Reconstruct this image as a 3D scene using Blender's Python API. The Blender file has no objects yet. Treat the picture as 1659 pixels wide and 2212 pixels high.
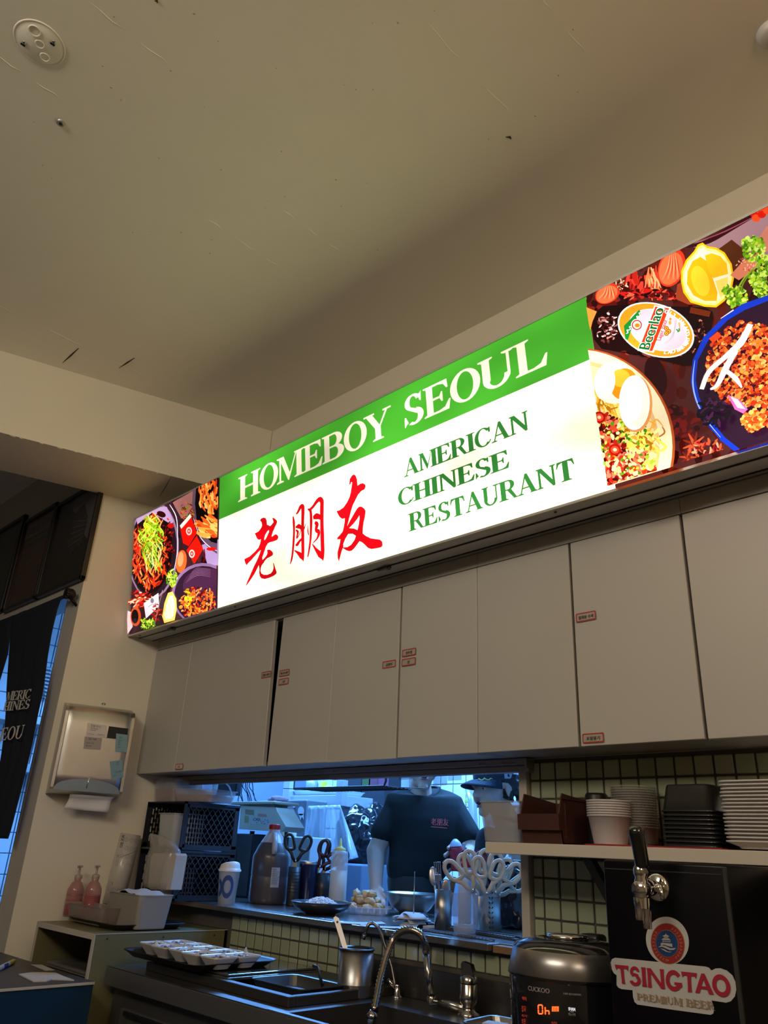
import bpy, bmesh, math, random
from mathutils import Vector, Matrix, Euler, noise
from mathutils.geometry import tessellate_polygon
random.seed(7)
SC = bpy.context.scene
COL = SC.collection
# ------------------------------------------------------------------ camera
FPX = 1662.78                                   # focal length in pixels of the 1659 x 2212 frame
EYE = Vector((0.0, 0.0, 1.45))
RW = Matrix(((0.71228731, 0.70039154, 0.0458091),
             (-0.25378597, 0.31784684, -0.91354587),
             (-0.65440008, 0.63908143, 0.40414782)))   # rows: camera right, down, forward
cam = bpy.data.cameras.new('camera')
cam.sensor_fit = 'VERTICAL'
cam.sensor_height = 36.0
cam.sensor_width = 27.0
cam.lens = 36.0 * FPX / 2212
cam.clip_start = 0.02
camo = bpy.data.objects.new('camera', cam)
COL.objects.link(camo)
rot = Matrix((RW[0], -RW[1], -RW[2])).transposed()
camo.matrix_world = Matrix.Translation(EYE) @ rot.to_4x4()
SC.camera = camo
# ------------------------------------------------------------------ world, lamps, exposure
w = bpy.data.worlds.new('world'); SC.world = w; w.use_nodes = True
w.node_tree.nodes['Background'].inputs[0].default_value = (0.75, 0.68, 0.58, 1)
w.node_tree.nodes['Background'].inputs[1].default_value = 0.02

def area(name, loc, aim, sx, sy, power, col):
    l = bpy.data.lights.new(name, 'AREA'); l.shape = 'RECTANGLE'; l.size = sx; l.size_y = sy
    l.energy = power; l.color = col
    o = bpy.data.objects.new(name, l); COL.objects.link(o); o.location = loc
    o.rotation_euler = (Vector(aim) - Vector(loc)).to_track_quat('-Z', 'Y').to_euler()
    return o
# the dining room's own lamps, behind and above the camera
area('dining_lamp_near', (-0.9, -1.3, 3.3), (-1.3, 1.9, 1.5), 1.6, 0.8, 22, (1.0, 0.87, 0.70))
area('dining_lamp_far', (1.9, -0.6, 3.3), (-1.6, 2.0, 1.6), 1.0, 1.0, 11, (1.0, 0.82, 0.62))
pl_ = bpy.data.lights.new('added_warm_lamp', 'POINT'); pl_.energy = 4; pl_.color = (1.0, 0.52, 0.22); pl_.shadow_soft_size = 0.12  # added unseen lamp, gives the ceiling its orange glow at upper right
po_ = bpy.data.objects.new('added_warm_lamp', pl_); COL.objects.link(po_); po_.location = (0.75, 0.55, 2.75)
# the cold tubes of the kitchen
area('kitchen_tube_right', (-2.2, 3.35, 2.75), (-2.4, 3.4, 1.0), 1.4, 0.4, 45, (0.13, 0.40, 1.0))
area('kitchen_tube_left', (-4.1, 3.2, 2.75), (-4.1, 3.5, 1.0), 1.4, 0.5, 85, (0.12, 0.38, 1.0))
SC.view_settings.view_transform = 'Standard'
SC.view_settings.look = 'None'
SC.view_settings.gamma = 1.0
SC.view_settings.use_curve_mapping = False
SC.view_settings.exposure = 1.12
SC.cycles.max_bounces = 8
SC.cycles.transparent_max_bounces = 12
SC.cycles.use_denoising = True
SC.cycles.sample_clamp_indirect = 4.0

# ------------------------------------------------------------------ measuring: a pixel's ray meets a plane of the room
def ray(u, v):
    x, y = (u - 829.5) / FPX, (v - 1106) / FPX
    return RW[0] * x + RW[1] * y + RW[2]
def PX(u, v, x): d = ray(u, v); return EYE + d * (x / d.x)
def PY(u, v, y): d = ray(u, v); return EYE + d * (y / d.y)
def PZ(u, v, z): d = ray(u, v); return EYE + d * ((z - EYE.z) / d.z)
def depth(p): return (Vector(p) - EYE).dot(RW[2])
def size(px, p): return px * depth(p) / FPX      # metres of px pixels at point p
def top(u, v, p): return PY(u, v, p[1]).z
def sph(h): return tuple(((int(h[i:i+2], 16) / 255) / 12.92 if int(h[i:i+2], 16) / 255 <= .04045 else ((int(h[i:i+2], 16) / 255 + .055) / 1.055) ** 2.4) for i in (0, 2, 4))

# ------------------------------------------------------------------ materials
MATS = {}
def mat(name, col, rough=0.6, metal=0.0, trans=0.0, alpha=1.0, emit=None, estr=0.0, bump=0.0, bscale=40, var=0.06, vscale=6, spec=None, aniso=None, coat=0.0, ior=None, sss=0.0):
    if name in MATS: return MATS[name]
    if isinstance(col, str): col = sph(col)
    m = bpy.data.materials.new(name); m.use_nodes = True
    nt = m.node_tree; b = nt.nodes['Principled BSDF']
    b.inputs['Roughness'].default_value = rough; b.inputs['Metallic'].default_value = metal
    b.inputs['Transmission Weight'].default_value = trans; b.inputs['Alpha'].default_value = alpha
    b.inputs['Coat Weight'].default_value = coat
    if spec is not None: b.inputs['Specular IOR Level'].default_value = spec
    if ior: b.inputs['IOR'].default_value = ior
    if sss: b.inputs['Subsurface Weight'].default_value = sss; b.inputs['Subsurface Scale'].default_value = 0.01
    tc = nt.nodes.new('ShaderNodeTexCoord')
    n = nt.nodes.new('ShaderNodeTexNoise'); n.inputs['Scale'].default_value = vscale; n.inputs['Detail'].default_value = 5
    nt.links.new(tc.outputs['Object'], n.inputs['Vector'])
    mx = nt.nodes.new('ShaderNodeMix'); mx.data_type = 'RGBA'
    mx.inputs[6].default_value = (*[c * (1 - var) for c in col], 1); mx.inputs[7].default_value = (*[min(1, c * (1 + var)) for c in col], 1)
    nt.links.new(n.outputs['Fac'], mx.inputs[0]); nt.links.new(mx.outputs[2], b.inputs['Base Color'])
    if emit: b.inputs['Emission Color'].default_value = (*emit, 1); b.inputs['Emission Strength'].default_value = estr
    if bump or aniso:
        bp = nt.nodes.new('ShaderNodeBump'); bp.inputs['Strength'].default_value = bump or .15; bp.inputs['Distance'].default_value = .002
        n2 = nt.nodes.new('ShaderNodeTexNoise'); n2.inputs['Scale'].default_value = bscale; n2.inputs['Detail'].default_value = 4
        if aniso:
            mp = nt.nodes.new('ShaderNodeMapping'); mp.inputs['Scale'].default_value = aniso
            nt.links.new(tc.outputs['Object'], mp.inputs['Vector']); nt.links.new(mp.outputs[0], n2.inputs['Vector'])
        else: nt.links.new(tc.outputs['Object'], n2.inputs['Vector'])
        nt.links.new(n2.outputs['Fac'], bp.inputs['Height']); nt.links.new(bp.outputs[0], b.inputs['Normal'])
    MATS[name] = m
    return m

def attr_mat(name, rough=0.5, glow=0.0, metal=0.0):
    """printed sheet: colours come from the face colours of the print; glow > 0 = backlit film with uneven tubes behind it"""
    if name in MATS: return MATS[name]
    m = bpy.data.materials.new(name); m.use_nodes = True
    nt = m.node_tree; b = nt.nodes['Principled BSDF']
    a = nt.nodes.new('ShaderNodeVertexColor'); a.layer_name = 'ink'
    b.inputs['Roughness'].default_value = rough; b.inputs['Metallic'].default_value = metal
    if glow:
        b.inputs['Base Color'].default_value = (.004, .004, .004, 1); b.inputs['Specular IOR Level'].default_value = .06
        b.inputs['Roughness'].default_value = .35
        tc = nt.nodes.new('ShaderNodeTexCoord'); n = nt.nodes.new('ShaderNodeTexNoise')
        mp = nt.nodes.new('ShaderNodeMapping'); mp.inputs['Scale'].default_value = (1.2, 1.0, 2.6); mp.inputs['Location'].default_value = (3.1, 0, 1.7)
        n.inputs['Scale'].default_value = 1.6; n.inputs['Detail'].default_value = 1
        nt.links.new(tc.outputs['Object'], mp.inputs[0]); nt.links.new(mp.outputs[0], n.inputs['Vector'])
        r = nt.nodes.new('ShaderNodeMapRange'); r.inputs[1].default_value = .3; r.inputs[2].default_value = .7
        r.inputs[3].default_value = .55 * glow; r.inputs[4].default_value = 1.30 * glow
        nt.links.new(n.outputs['Fac'], r.inputs[0]); nt.links.new(a.outputs['Color'], b.inputs['Emission Color']); nt.links.new(r.outputs[0], b.inputs['Emission Strength'])
    else:
        nt.links.new(a.outputs['Color'], b.inputs['Base Color'])
    MATS[name] = m
    return m

# ------------------------------------------------------------------ objects
MW = {}
def thing(name, label, cat, loc=(0, 0, 0), rotz=0.0, group=None):
    o = bpy.data.objects.new(name, None); COL.objects.link(o)
    o.empty_display_size = .05
    o.location = loc; o.rotation_euler = (0, 0, rotz); o['label'] = label; o['category'] = cat
    if group: o['group'] = group
    MW[o.name] = Matrix.Translation(Vector(loc)) @ Matrix.Rotation(rotz, 4, 'Z')
    return o
def structure(name):
    o = bpy.data.objects.new(name, None); COL.objects.link(o); o['kind'] = 'structure'; o.empty_display_size = .05
    MW[o.name] = Matrix.Identity(4)
    return o
def dup(root, loc, rotz=0.0, label=None, group=None):
    r = root.copy(); COL.objects.link(r); r.location = loc; r.rotation_euler = (0, 0, rotz)
    if label: r['label'] = label
    if group: r['group'] = group
    for ch in list(root.children):
        c = ch.copy(); COL.objects.link(c); c.parent = r
        for g in list(ch.children):
            d = g.copy(); COL.objects.link(d); d.parent = c
    return r

class B:
    """collects shapes, then links them as one mesh object"""
    def __init__(s): s.v = []; s.f = []; s.sm = []; s.col = []
    def add(s, vs, fs, smooth=False, col=None):
        k = len(s.v); s.v += [Vector(p) for p in vs]
        for f in fs: s.f.append([i + k for i in f]); s.sm.append(smooth); s.col.append(col)
        return s
    def bm(s, bm_, M=None, smooth=False):
        bm_.verts.index_update()
        vs = [(M @ v.co if M else v.co.copy()) for v in bm_.verts]
        s.add(vs, [[v.index for v in f.verts] for f in bm_.faces], smooth); bm_.free(); return s
    def box(s, a, b, bev=0.0, M=None, seg=2, smooth=False):
        a = Vector(a); b = Vector(b); lo = Vector(map(min, a, b)); hi = Vector(map(max, a, b))
        bm_ = bmesh.new(); bmesh.ops.create_cube(bm_, size=1)
        for v in bm_.verts: v.co = Vector(((lo[i] + hi[i]) / 2 + v.co[i] * (hi[i] - lo[i])) for i in range(3))
        if bev:
            bev = min(bev, min((hi - lo)) * .45)
            bmesh.ops.bevel(bm_, geom=bm_.edges[:], offset=bev, segments=seg, affect='EDGES', profile=.5)
        return s.bm(bm_, M, smooth or bev > 0 and seg > 2)
    def lathe(s, prof, c=(0, 0, 0), n=24, M=None, smooth=True, sx=1, sy=1, a0=0, a1=2*math.pi, cap=False):
        """prof: list of (radius, z)"""
        c = Vector(c); vs = []; closed = abs(a1 - a0 - 2 * math.pi) < 1e-6; m = n if closed else n + 1
        for r, z in prof:
            for i in range(m):
                a = a0 + (a1 - a0) * i / n
                p = Vector((r * math.cos(a) * sx, r * math.sin(a) * sy, z)) + c
                vs.append(M @ p if M else p)
        fs = []
        for j in range(len(prof) - 1):
            for i in range(n):
                i2 = (i + 1) % m
                fs.append([j*m+i, j*m+i2, (j+1)*m+i2, (j+1)*m+i])
        if cap: fs.append(list(range(m))[::-1]); fs.append([(len(prof)-1)*m+i for i in range(m)])
        return s.add(vs, fs, smooth)
    def tube(s, pts, r, n=10, cap=True, smooth=True, flat=1.0):
        pts = [Vector(p) for p in pts]; N = len(pts)
        rs = r if isinstance(r, (list, tuple)) else [r] * N
        vs = []; up = None
        for i, p in enumerate(pts):
            t = (pts[min(i+1, N-1)] - pts[max(i-1, 0)]).normalized()
            if up is None:
                up = Vector((0, 0, 1)) if abs(t.z) < .9 else Vector((1, 0, 0))
                up = (up - t * up.dot(t)).normalized()
            else: up = (up - t * up.dot(t)).normalized()
            sd = t.cross(up)
            for k in range(n):
                a = 2 * math.pi * k / n
                vs.append(p + up * math.cos(a) * rs[i] + sd * math.sin(a) * rs[i] * flat)
        fs = []
        for i in range(N - 1):
            for k in range(n): fs.append([i*n+k, i*n+(k+1) % n, (i+1)*n+(k+1) % n, (i+1)*n+k])
        if cap: fs.append(list(range(n))[::-1]); fs.append([(N-1)*n+k for k in range(n)])
        return s.add(vs, fs, smooth)
    def prism(s, loop, d, holes=None):
        """flat outline (list of 3-D points) thickened by vector d"""
        loop = [Vector(p) for p in loop]; d = Vector(d)
        loops = [loop] + [[Vector(p) for p in h] for h in (holes or [])]
        tri = tessellate_polygon(loops); flat = [p for l in loops for p in l]; n = len(flat)
        fs = [list(t) for t in tri] + [[i + n for i in t[::-1]] for t in tri]
        k = 0
        for l in loops:
            m = len(l)
            for i in range(m): fs.append([k + i, k + (i+1) % m, k + (i+1) % m + n, k + i + n])
            k += m
        return s.add(flat + [p + d for p in flat], fs)
    def sphere(s, c, r, M=None, n=16, scale=(1, 1, 1)):
        bm_ = bmesh.new(); bmesh.ops.create_uvsphere(bm_, u_segments=n, v_segments=max(6, n // 2), radius=1)
        T = Matrix.Translation(Vector(c)) @ Matrix.Diagonal((r*scale[0], r*scale[1], r*scale[2], 1))
        return s.bm(bm_, (M @ T) if M else T, True)
    def build(s, name, m, parent=None, label=None, world=True, kind=None):
        me = bpy.data.meshes.new(name)
        vs = s.v
        if parent is not None and world:
            p = parent
            inv = (MW[p.name] if p.name in MW else MW.get(p.parent.name if p.parent else '', Matrix.Identity(4))).inverted()
            vs = [inv @ v for v in vs]
        me.from_pydata([tuple(v) for v in vs], [], s.f)
        bm_ = bmesh.new(); bm_.from_mesh(me)
        if any(c is not None for c in s.col):
            lay = bm_.loops.layers.float_color.new('ink')
            for f, c in zip(bm_.faces, s.col):
                for l in f.loops: l[lay] = (*(c or (0, 0, 0)), 1)
        else: bmesh.ops.recalc_face_normals(bm_, faces=bm_.faces)
        bm_.to_mesh(me); bm_.free()
        for f, k in zip(me.polygons, s.sm): f.use_smooth = k
        me.materials.append(m)
        o = bpy.data.objects.new(name, me); COL.objects.link(o)
        if parent is not None: o.parent = parent
        if label: o['label'] = label
        if kind: o['kind'] = kind
        return o
def tag(o, label, cat, group=None):
    o['label'] = label; o['category'] = cat
    if group: o['group'] = group
    return o

_txt = {}
def text_shape(st, spacing=1.0):
    """triangles of a line of text, cap height 1, starting at x = 0; returns (verts2d, faces, width)"""
    if (st, spacing) in _txt: return _txt[(st, spacing)]
    c = bpy.data.curves.new('t', 'FONT'); c.body = st; c.size = 1 / .73; c.resolution_u = 3; c.space_character = spacing
    o = bpy.data.objects.new('t', c); COL.objects.link(o)
    dg = bpy.context.evaluated_depsgraph_get()
    me = bpy.data.meshes.new_from_object(o.evaluated_get(dg))
    vs = [(v.co.x, v.co.y) for v in me.vertices]; fs = [list(p.vertices) for p in me.polygons]
    bpy.data.objects.remove(o); bpy.data.curves.remove(c); bpy.data.meshes.remove(me)
    x0 = min(v[0] for v in vs) if vs else 0; x1 = max(v[0] for v in vs) if vs else 1
    _txt[(st, spacing)] = ([(v[0] - x0, v[1]) for v in vs], fs, x1 - x0)
    return _txt[(st, spacing)]

class Print:
    """flat print on a plane: origin O, axes U (right) and V (up), lifted layer by layer along N by the thickness of the film"""
    def __init__(s, O, U, V, step=0.0004, lift=0.0006):
        s.O = Vector(O); s.U = Vector(U).normalized(); s.V = Vector(V).normalized(); s.N = s.U.cross(s.V).normalized()
        s.b = B(); s.step = step; s.k = lift
    def at(s, u, v):                                   # pixel -> coordinates on this plane
        d = ray(u, v); k = s.N.dot(s.O - EYE) / s.N.dot(d); p = EYE + d * k - s.O
        return (p.dot(s.U), p.dot(s.V))
    def P(s, q, k=None): return s.O + s.U * q[0] + s.V * q[1] + s.N * (s.k if k is None else k)
    def up(s): s.k += s.step; return s
    def poly(s, loop, col, holes=None):
        loops = [[Vector((q[0], q[1], 0)) for q in l] for l in [loop] + (holes or [])]
        tri = tessellate_polygon(loops); flat = [q for l in loops for q in l]
        fs = []
        for t in tri:
            a, b_, c = (flat[i] for i in t)
            fs.append(list(t) if (b_ - a).cross(c - a).z > 0 else list(t)[::-1])
        s.b.add([s.P(q) for q in flat], fs, col=col)
    def rect(s, x0, y0, x1, y1, col): s.poly([(x0, y0), (x1, y0), (x1, y1), (x0, y1)], col)
    def ell(s, c, rx, ry, col, rot=0, n=28, inner=None):
        L = [(c[0] + rx*math.cos(a)*math.cos(rot) - ry*math.sin(a)*math.sin(rot), c[1] + rx*math.cos(a)*math.sin(rot) + ry*math.sin(a)*math.cos(rot)) for a in [2*math.pi*i/n for i in range(n)]]
        H = None
        if inner: H = [[(c[0] + (q[0]-c[0])*inner, c[1] + (q[1]-c[1])*inner) for q in L]]
        s.poly(L, col, H)
    def brush(s, pts, ws, col, taper=True):
        """stroke of changing width through pts"""
        P = [Vector((p[0], p[1])) for p in pts]; W = ws if isinstance(ws, (list, tuple)) else [ws] * len(P)
        Q = []; WW = []
        for i in range(len(P) - 1):
            p0, p1, p2, p3 = P[max(i-1, 0)], P[i], P[i+1], P[min(i+2, len(P)-1)]
            for j in range(4):
                t = j / 4
                Q.append(.5*((2*p1) + (-p0+p2)*t + (2*p0-5*p1+4*p2-p3)*t*t + (-p0+3*p1-3*p2+p3)*t**3)); WW.append(W[i]*(1-t) + W[i+1]*t)
        Q.append(P[-1]); WW.append(W[-1])
        l = []; r = []
        for i, q in enumerate(Q):
            t = (Q[min(i+1, len(Q)-1)] - Q[max(i-1, 0)])
            if t.length == 0: t = Vector((1, 0))
            t.normalize(); n_ = Vector((-t.y, t.x)); l.append(q + n_*WW[i]/2); r.append(q - n_*WW[i]/2)
        vs = []; fs = []
        for a, b_ in zip(l, r): vs += [s.P(a), s.P(b_)]
        for i in range(len(Q) - 1): fs.append([2*i, 2*i+1, 2*i+3, 2*i+2])
        s.b.add(vs, fs, col=col)
    def text(s, st, x, y, h, col, width=None, shear=0, rot=0, spacing=1.0, bold=0):
        vs, fs, wd = text_shape(st, spacing); sx = h if width is None else width / wd
        ca, sa = math.cos(rot), math.sin(rot)
        for dx in ([0] if not bold else [-bold, 0, bold]):
            pts = [((q[0]*sx + shear*q[1]*h + dx*h), q[1]*h) for q in vs]
            s.b.add([s.P((x + a*ca - b_*sa, y + a*sa + b_*ca)) for a, b_ in pts], fs, col=col)
            if bold: s.k += 2e-5
    def build(s, name, m, parent=None, label=None, kind_=None): return s.b.build(name, m, parent, label, kind=kind_)

def remesh(parts, name, m, parent, voxel=.006, smooth=6, label=None, dec=None):
    """parts (a B) grown together into one continuous skin"""
    me = bpy.data.meshes.new('tmp'); me.from_pydata([tuple(v) for v in parts.v], [], parts.f); me.update()
    o = bpy.data.objects.new('tmp', me); COL.objects.link(o)
    md = o.modifiers.new('r', 'REMESH'); md.mode = 'VOXEL'; md.voxel_size = voxel
    ms = o.modifiers.new('s', 'SMOOTH'); ms.iterations = smooth; ms.factor = .5
    dg = bpy.context.evaluated_depsgraph_get(); out = bpy.data.meshes.new_from_object(o.evaluated_get(dg))
    bpy.data.objects.remove(o)
    if parent is not None:
        p = parent; inv = (MW[p.name] if p.name in MW else MW[p.parent.name]).inverted()
        out.transform(inv)
    out.materials.clear(); out.materials.append(m); out.name = name
    for f in out.polygons: f.use_smooth = True
    r = bpy.data.objects.new(name, out); COL.objects.link(r)
    if parent is not None: r.parent = parent
    if label: r['label'] = label
    return r
def capsule(b, p0, p1, r0, r1, n=12, flat=(1, 1)):
    """closed tapered limb segment with round ends"""
    p0 = Vector(p0); p1 = Vector(p1); t = (p1 - p0); L = t.length; t.normalize()
    prof = []
    for i in range(5): a = -math.pi/2 + (math.pi/2) * i / 4; prof.append((max(1e-4, r0*math.cos(a)), r0*math.sin(a)))
    for i in range(5): a = (math.pi/2) * i / 4; prof.append((max(1e-4, r1*math.cos(a)), L + r1*math.sin(a)))
    M = Matrix.Translation(p0) @ t.to_track_quat('Z', 'Y').to_matrix().to_4x4()
    b.lathe(prof, n=n, M=M, cap=True, sx=flat[0], sy=flat[1])
# ================================================================== THE SETTING
WL = lambda y: -3.385 + .2924 * (y - 1.82)             # face of the slanting left wall
BR = lambda y: -3.27 + .2965 * (y - .762)              # right face of the beam
CZ, FZ = 3.409, 0.17
plaster = mat('ceiling_plaster', (.88, .845, .735), .8, bump=.35, bscale=9, var=.03)
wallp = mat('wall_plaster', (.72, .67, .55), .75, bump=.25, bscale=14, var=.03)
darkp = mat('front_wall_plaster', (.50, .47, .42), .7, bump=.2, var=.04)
cab_m = mat('cabinet_laminate', (.475, .46, .42), .42, var=.09, vscale=2.2, bump=.05, bscale=300)
cab_in = mat('cabinet_carcass', (.42, .41, .39), .5)
black = mat('black_plastic', (.012, .012, .014), .38)
steel = mat('brushed_steel', (.46, .455, .44), .28, 1.0, bump=.12, aniso=(2, 2, 160), var=.12)
steel2 = mat('worn_steel', (.42, .42, .43), .34, 1.0, bump=.2, bscale=60, var=.25)
chrome = mat('chrome', (.8, .8, .8), .08, 1.0, var=.02)
alu = mat('grey_aluminium', (.36, .36, .36), .38, .6, var=.03)
grout = mat('dark_grout', (.085, .075, .065), .8, var=.15)
tile_m = [mat('sage_tile' + s_, c_, .16, var=.07, coat=.25) for s_, c_ in (('', (.33, .37, .24)), ('_pale', (.38, .41, .28)), ('_olive', (.32, .34, .22)))]
whitep = mat('white_plastic', (.72, .71, .69), .35, var=.02)
kplast0 = mat('conduit_grey', (.3, .32, .34), .6)
paper = mat('white_paper', (.74, .72, .69), .8, var=.03)

ce = B(); ce.box((-8, -3.2, CZ), (3.2, 6.2, CZ + .12)); ce = ce.build('ceiling', plaster, kind='structure')
# joints of the shuttering boards, left as low ridges in the plaster
for x, y0, y1 in ((-2.95, .55, 1.42), (-1.907, .95, 1.32), (-1.68, 1.1, 1.4), (-.90, .75, 1.4), (-.647, .9, 1.36), (-1.83, .1, .43), (-1.50, .2, .6)):
    b = B(); P = []
    for i in range(12):
        t = i / 11; P.append((x + .004 * math.sin(i * 2.3), y0 + (y1 - y0) * t, CZ + .001))
    b.tube(P, [.0016 + .0007 * math.sin(i * 1.7) for i in range(12)], 6); b.build('plaster_ridge', plaster, ce)
dk = mat('crack_black', (.03, .025, .02), .9)
for (a, c) in (((135, 784), (170, 752)), ((257, 795), (291, 773)), ((363, 1062), (372, 1045)), ((1092, 296), (1104, 300)), ((334, 2), (340, 6))):
    if a[1] > 1000: continue
    p0, p1 = PZ(*a, CZ), PZ(*c, CZ); m = (p0 + p1) / 2 + Vector((.006, 0, 0))
    B().tube([p0, m, p1], [.001, .004, .0015], 6).build('ceiling_crack', dk, ce)
rng = random.Random(3)
spk = B()
for i in range(46):
    u, v = rng.uniform(60, 1250), rng.uniform(10, 620)
    p = PZ(u, v, CZ); r = rng.uniform(.0010, .0024)
    if p.y < 1.5: spk.sphere(p, r, n=6, scale=(1, rng.uniform(.8, 2.2), .6))
spk.build('plaster_specks', mat('plaster_speck', (.40, .36, .28), .9), ce, kind='stuff')

fl = B(); fl.box((-8, -3.2, FZ - .1), (3.2, 6.2, FZ)); fl.build('floor', mat('floor_tile', (.12, .10, .085), .5, var=.1), kind='structure')
# beam
b = B()
pl = [(BR(-3.1), -3.1), (BR(2.0), 2.0), (WL(2.0), 2.0), (WL(-3.1), -3.1)]
b.prism([(x, y, 3.02) for x, y in pl], (0, 0, CZ - 3.02)); beam = b.build('trim_1', wallp, kind='structure'); 
for i in range(26):          # chipped lower edge of the beam
    y = .2 + i * .068 + rng.uniform(-.02, .02); 
    B().sphere((BR(y) - .003, y, 3.02), rng.uniform(.003, .008), n=8, scale=(1, rng.uniform(1, 2.4), .7)).build('plaster_chip', wallp, beam)
for q in (((0, 1), (137, 1)),): pass
p0, p1 = PZ(345, 1072, 3.02), PZ(370, 1030, 3.02)
B().tube([p0, (p0 + p1) / 2 + Vector((.004, 0, 0)), p1], [.001, .002, .001], 5).build('crack', dk, beam)
# left wall, slanting
b = B(); T = .16
b.prism([(WL(1.444), 1.444, FZ), (WL(2.12), 2.12, FZ), (WL(2.12) - T, 2.12, FZ), (WL(1.444) - .1, 1.5605, FZ), (WL(1.444) - .001, 1.5605, FZ), (WL(1.444) - .001, 1.444, FZ)], (0, 0, 3.02 - FZ))
wl = b.build('wall_left', wallp, kind='structure')
# front wall with the kitchen doorway
XJ = PY(149, 1300, 1.444).x
ZT = PY(150, 1292, 1.444).z + .01
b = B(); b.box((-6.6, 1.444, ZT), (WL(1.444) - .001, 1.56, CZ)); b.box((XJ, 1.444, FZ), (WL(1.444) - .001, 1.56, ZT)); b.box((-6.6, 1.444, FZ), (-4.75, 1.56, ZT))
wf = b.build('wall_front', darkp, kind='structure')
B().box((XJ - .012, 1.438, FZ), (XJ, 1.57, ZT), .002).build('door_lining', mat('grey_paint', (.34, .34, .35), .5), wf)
# back wall with the serving hatch
HX0, HX1, HZ0, HZ1 = -3.32, -1.405, 1.214, 1.70
b = B(); b.box((HX1, 2.003, FZ), (3.0, 2.12, CZ)); b.box((WL(2.0) - .02, 2.003, FZ), (HX1, 2.12, HZ0)); b.box((WL(2.0) - .3, 2.003, 1.722), (HX1, 2.12, CZ))
wb = b.build('wall_back', wallp, kind='structure')
b = B(); b.box((-3.33, 1.998, 1.0), (HX1, 2.0025, HZ0)); b.box((-1.372, 1.998, 1.0), (-.062, 2.0025, 1.7215)); b.build('grout_bed', grout, wb)
b = B(); b.box((-4.8, 2.62, 1.83), (-2.75, 2.80, 1.90)); b.box((-4.8, 2.69, 1.90), (-4.7, 2.73, CZ)); b.box((-2.85, 2.69, 1.90), (-2.75, 2.73, CZ)); b.build('trim_2', kplast0, kind='structure')
# wall tiles, 51 mm apart
TP = .0511; rt = random.Random(5); tcache = {}
def tile(cx, cz, wx, wz, y=1.998, th=.0055, pitch=TP, parent=None, mats=None, nm='tile'):
    key = (round(wx, 4), round(wz, 4), rt.randrange(len(mats)), th)
    if key not in tcache:
        bb = B(); bb.box((-wx/2, -th, -wz/2), (wx/2, 0, wz/2), .0022, seg=1); o = bb.build(nm, mats[key[2]], None); tcache[key] = o.data
    else:
        o = bpy.data.objects.new(nm, tcache[key]); COL.objects.link(o)
    o.parent = parent; o.location = (cx, y + rt.uniform(-.0004, .0004), cz)
    o.rotation_euler = (rt.uniform(-.006, .006), 0, rt.uniform(-.008, .008))
tw = TP - .005
for i in range(-28, 20):
    x0 = -1.338 + i * TP
    for j in range(0, 14):
        z0 = 1.1507 - 2 * TP + j * TP
        xa, xb, za, zb = x0 + .0025, x0 + TP - .0025, z0 + .0025, z0 + TP - .0025
        if xa < -1.404 + .03 and xb > -1.404: 
            if z0 > 1.2: xa = -1.370
        if xb < -1.375:
            if z0 > 1.19 or x0 < -3.30 or (x0 < -2.80 and z0 < 1.14): continue
            if xb > -1.98 and z0 < 1.14: continue
            zb = min(zb, 1.212)
        else:
            if xb - xa < .008: continue
            if x0 > -.90 and z0 < 1.42: continue
            if x0 > -.10: continue
            zb = min(zb, 1.7205)
            if z0 < 1.14 and x0 < -1.2: continue
        if zb - za < .01 or zb < 1.055: continue
        tile((xa + xb)/2, (za + zb)/2, xb - xa, zb - za, parent=wb, mats=tile_m)
# aluminium hatch frame
fr_m = mat('hatch_frame_paint', (.52, .47, .40), .45)
b = B(); b.box((HX1 + .004, 1.975, HZ0), (-1.374, 2.12, 1.70), .003); b.build('hatch_frame', fr_m, wb)
# rest of the dining room (never in the picture, it only closes the room)
B().box((3.0, -3.2, FZ), (3.2, 2.1, CZ)).build('wall_right', wallp, kind='structure')
B().box((-8, -3.3, FZ), (3.2, -3.2, CZ)).build('wall_rear', wallp, kind='structure')
# ------------------------------------------------------------------ kitchen shell
ktile = mat('kitchen_tile', (.74, .76, .78), .25, var=.03); kgrout = mat('kitchen_grout', (.16, .20, .26), .8)
kplast = mat('kitchen_wall_paint', (.6, .62, .64), .6)
KY = 4.3
b = B(); b.box((-8, KY, FZ), (3.2, KY + .1, CZ)); kw = b.build('wall_kitchen_back', kgrout, kind='structure')
kmats = [ktile, mat('kitchen_tile_b', (.68, .71, .74), .25, var=.03)]
for i in range(34):
    for j in range(7):
        z0 = 1.30 + j * .15; x0 = -6.4 + i * .1125
        if x0 > -2.7: continue
        tile(x0 + .056, z0 + .075, .107, .1445, y=KY, th=.006, parent=kw, mats=kmats)
# kitchen wall seen through the doorway
KX = -5.15
b = B(); b.box((KX - .1, 1.57, FZ), (KX, KY, CZ)); kl = b.build('wall_kitchen_left', kgrout, kind='structure')
cacheL = {}
for i in range(7):
    for j in range(17):
        y0 = 1.62 + i * .205; z0 = 1.0 + j * .115
        bb = B(); bb.box((KX, y0, z0), (KX + .006, y0 + .199, z0 + .110), .002, seg=1)
        if not cacheL:
            bb = B(); bb.box((0, 0, 0), (.006, .199, .110), .002, seg=1); o = bb.build('tile', ktile, None); cacheL[0] = o.data
        else:
            o = bpy.data.objects.new('tile', cacheL[0]); COL.objects.link(o)
        o.parent = kl; o.location = (KX, y0, z0)
B().box((-.6, 2.12, FZ), (-.5, KY, CZ)).build('wall_kitchen_right', kplast, kind='structure')

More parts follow.
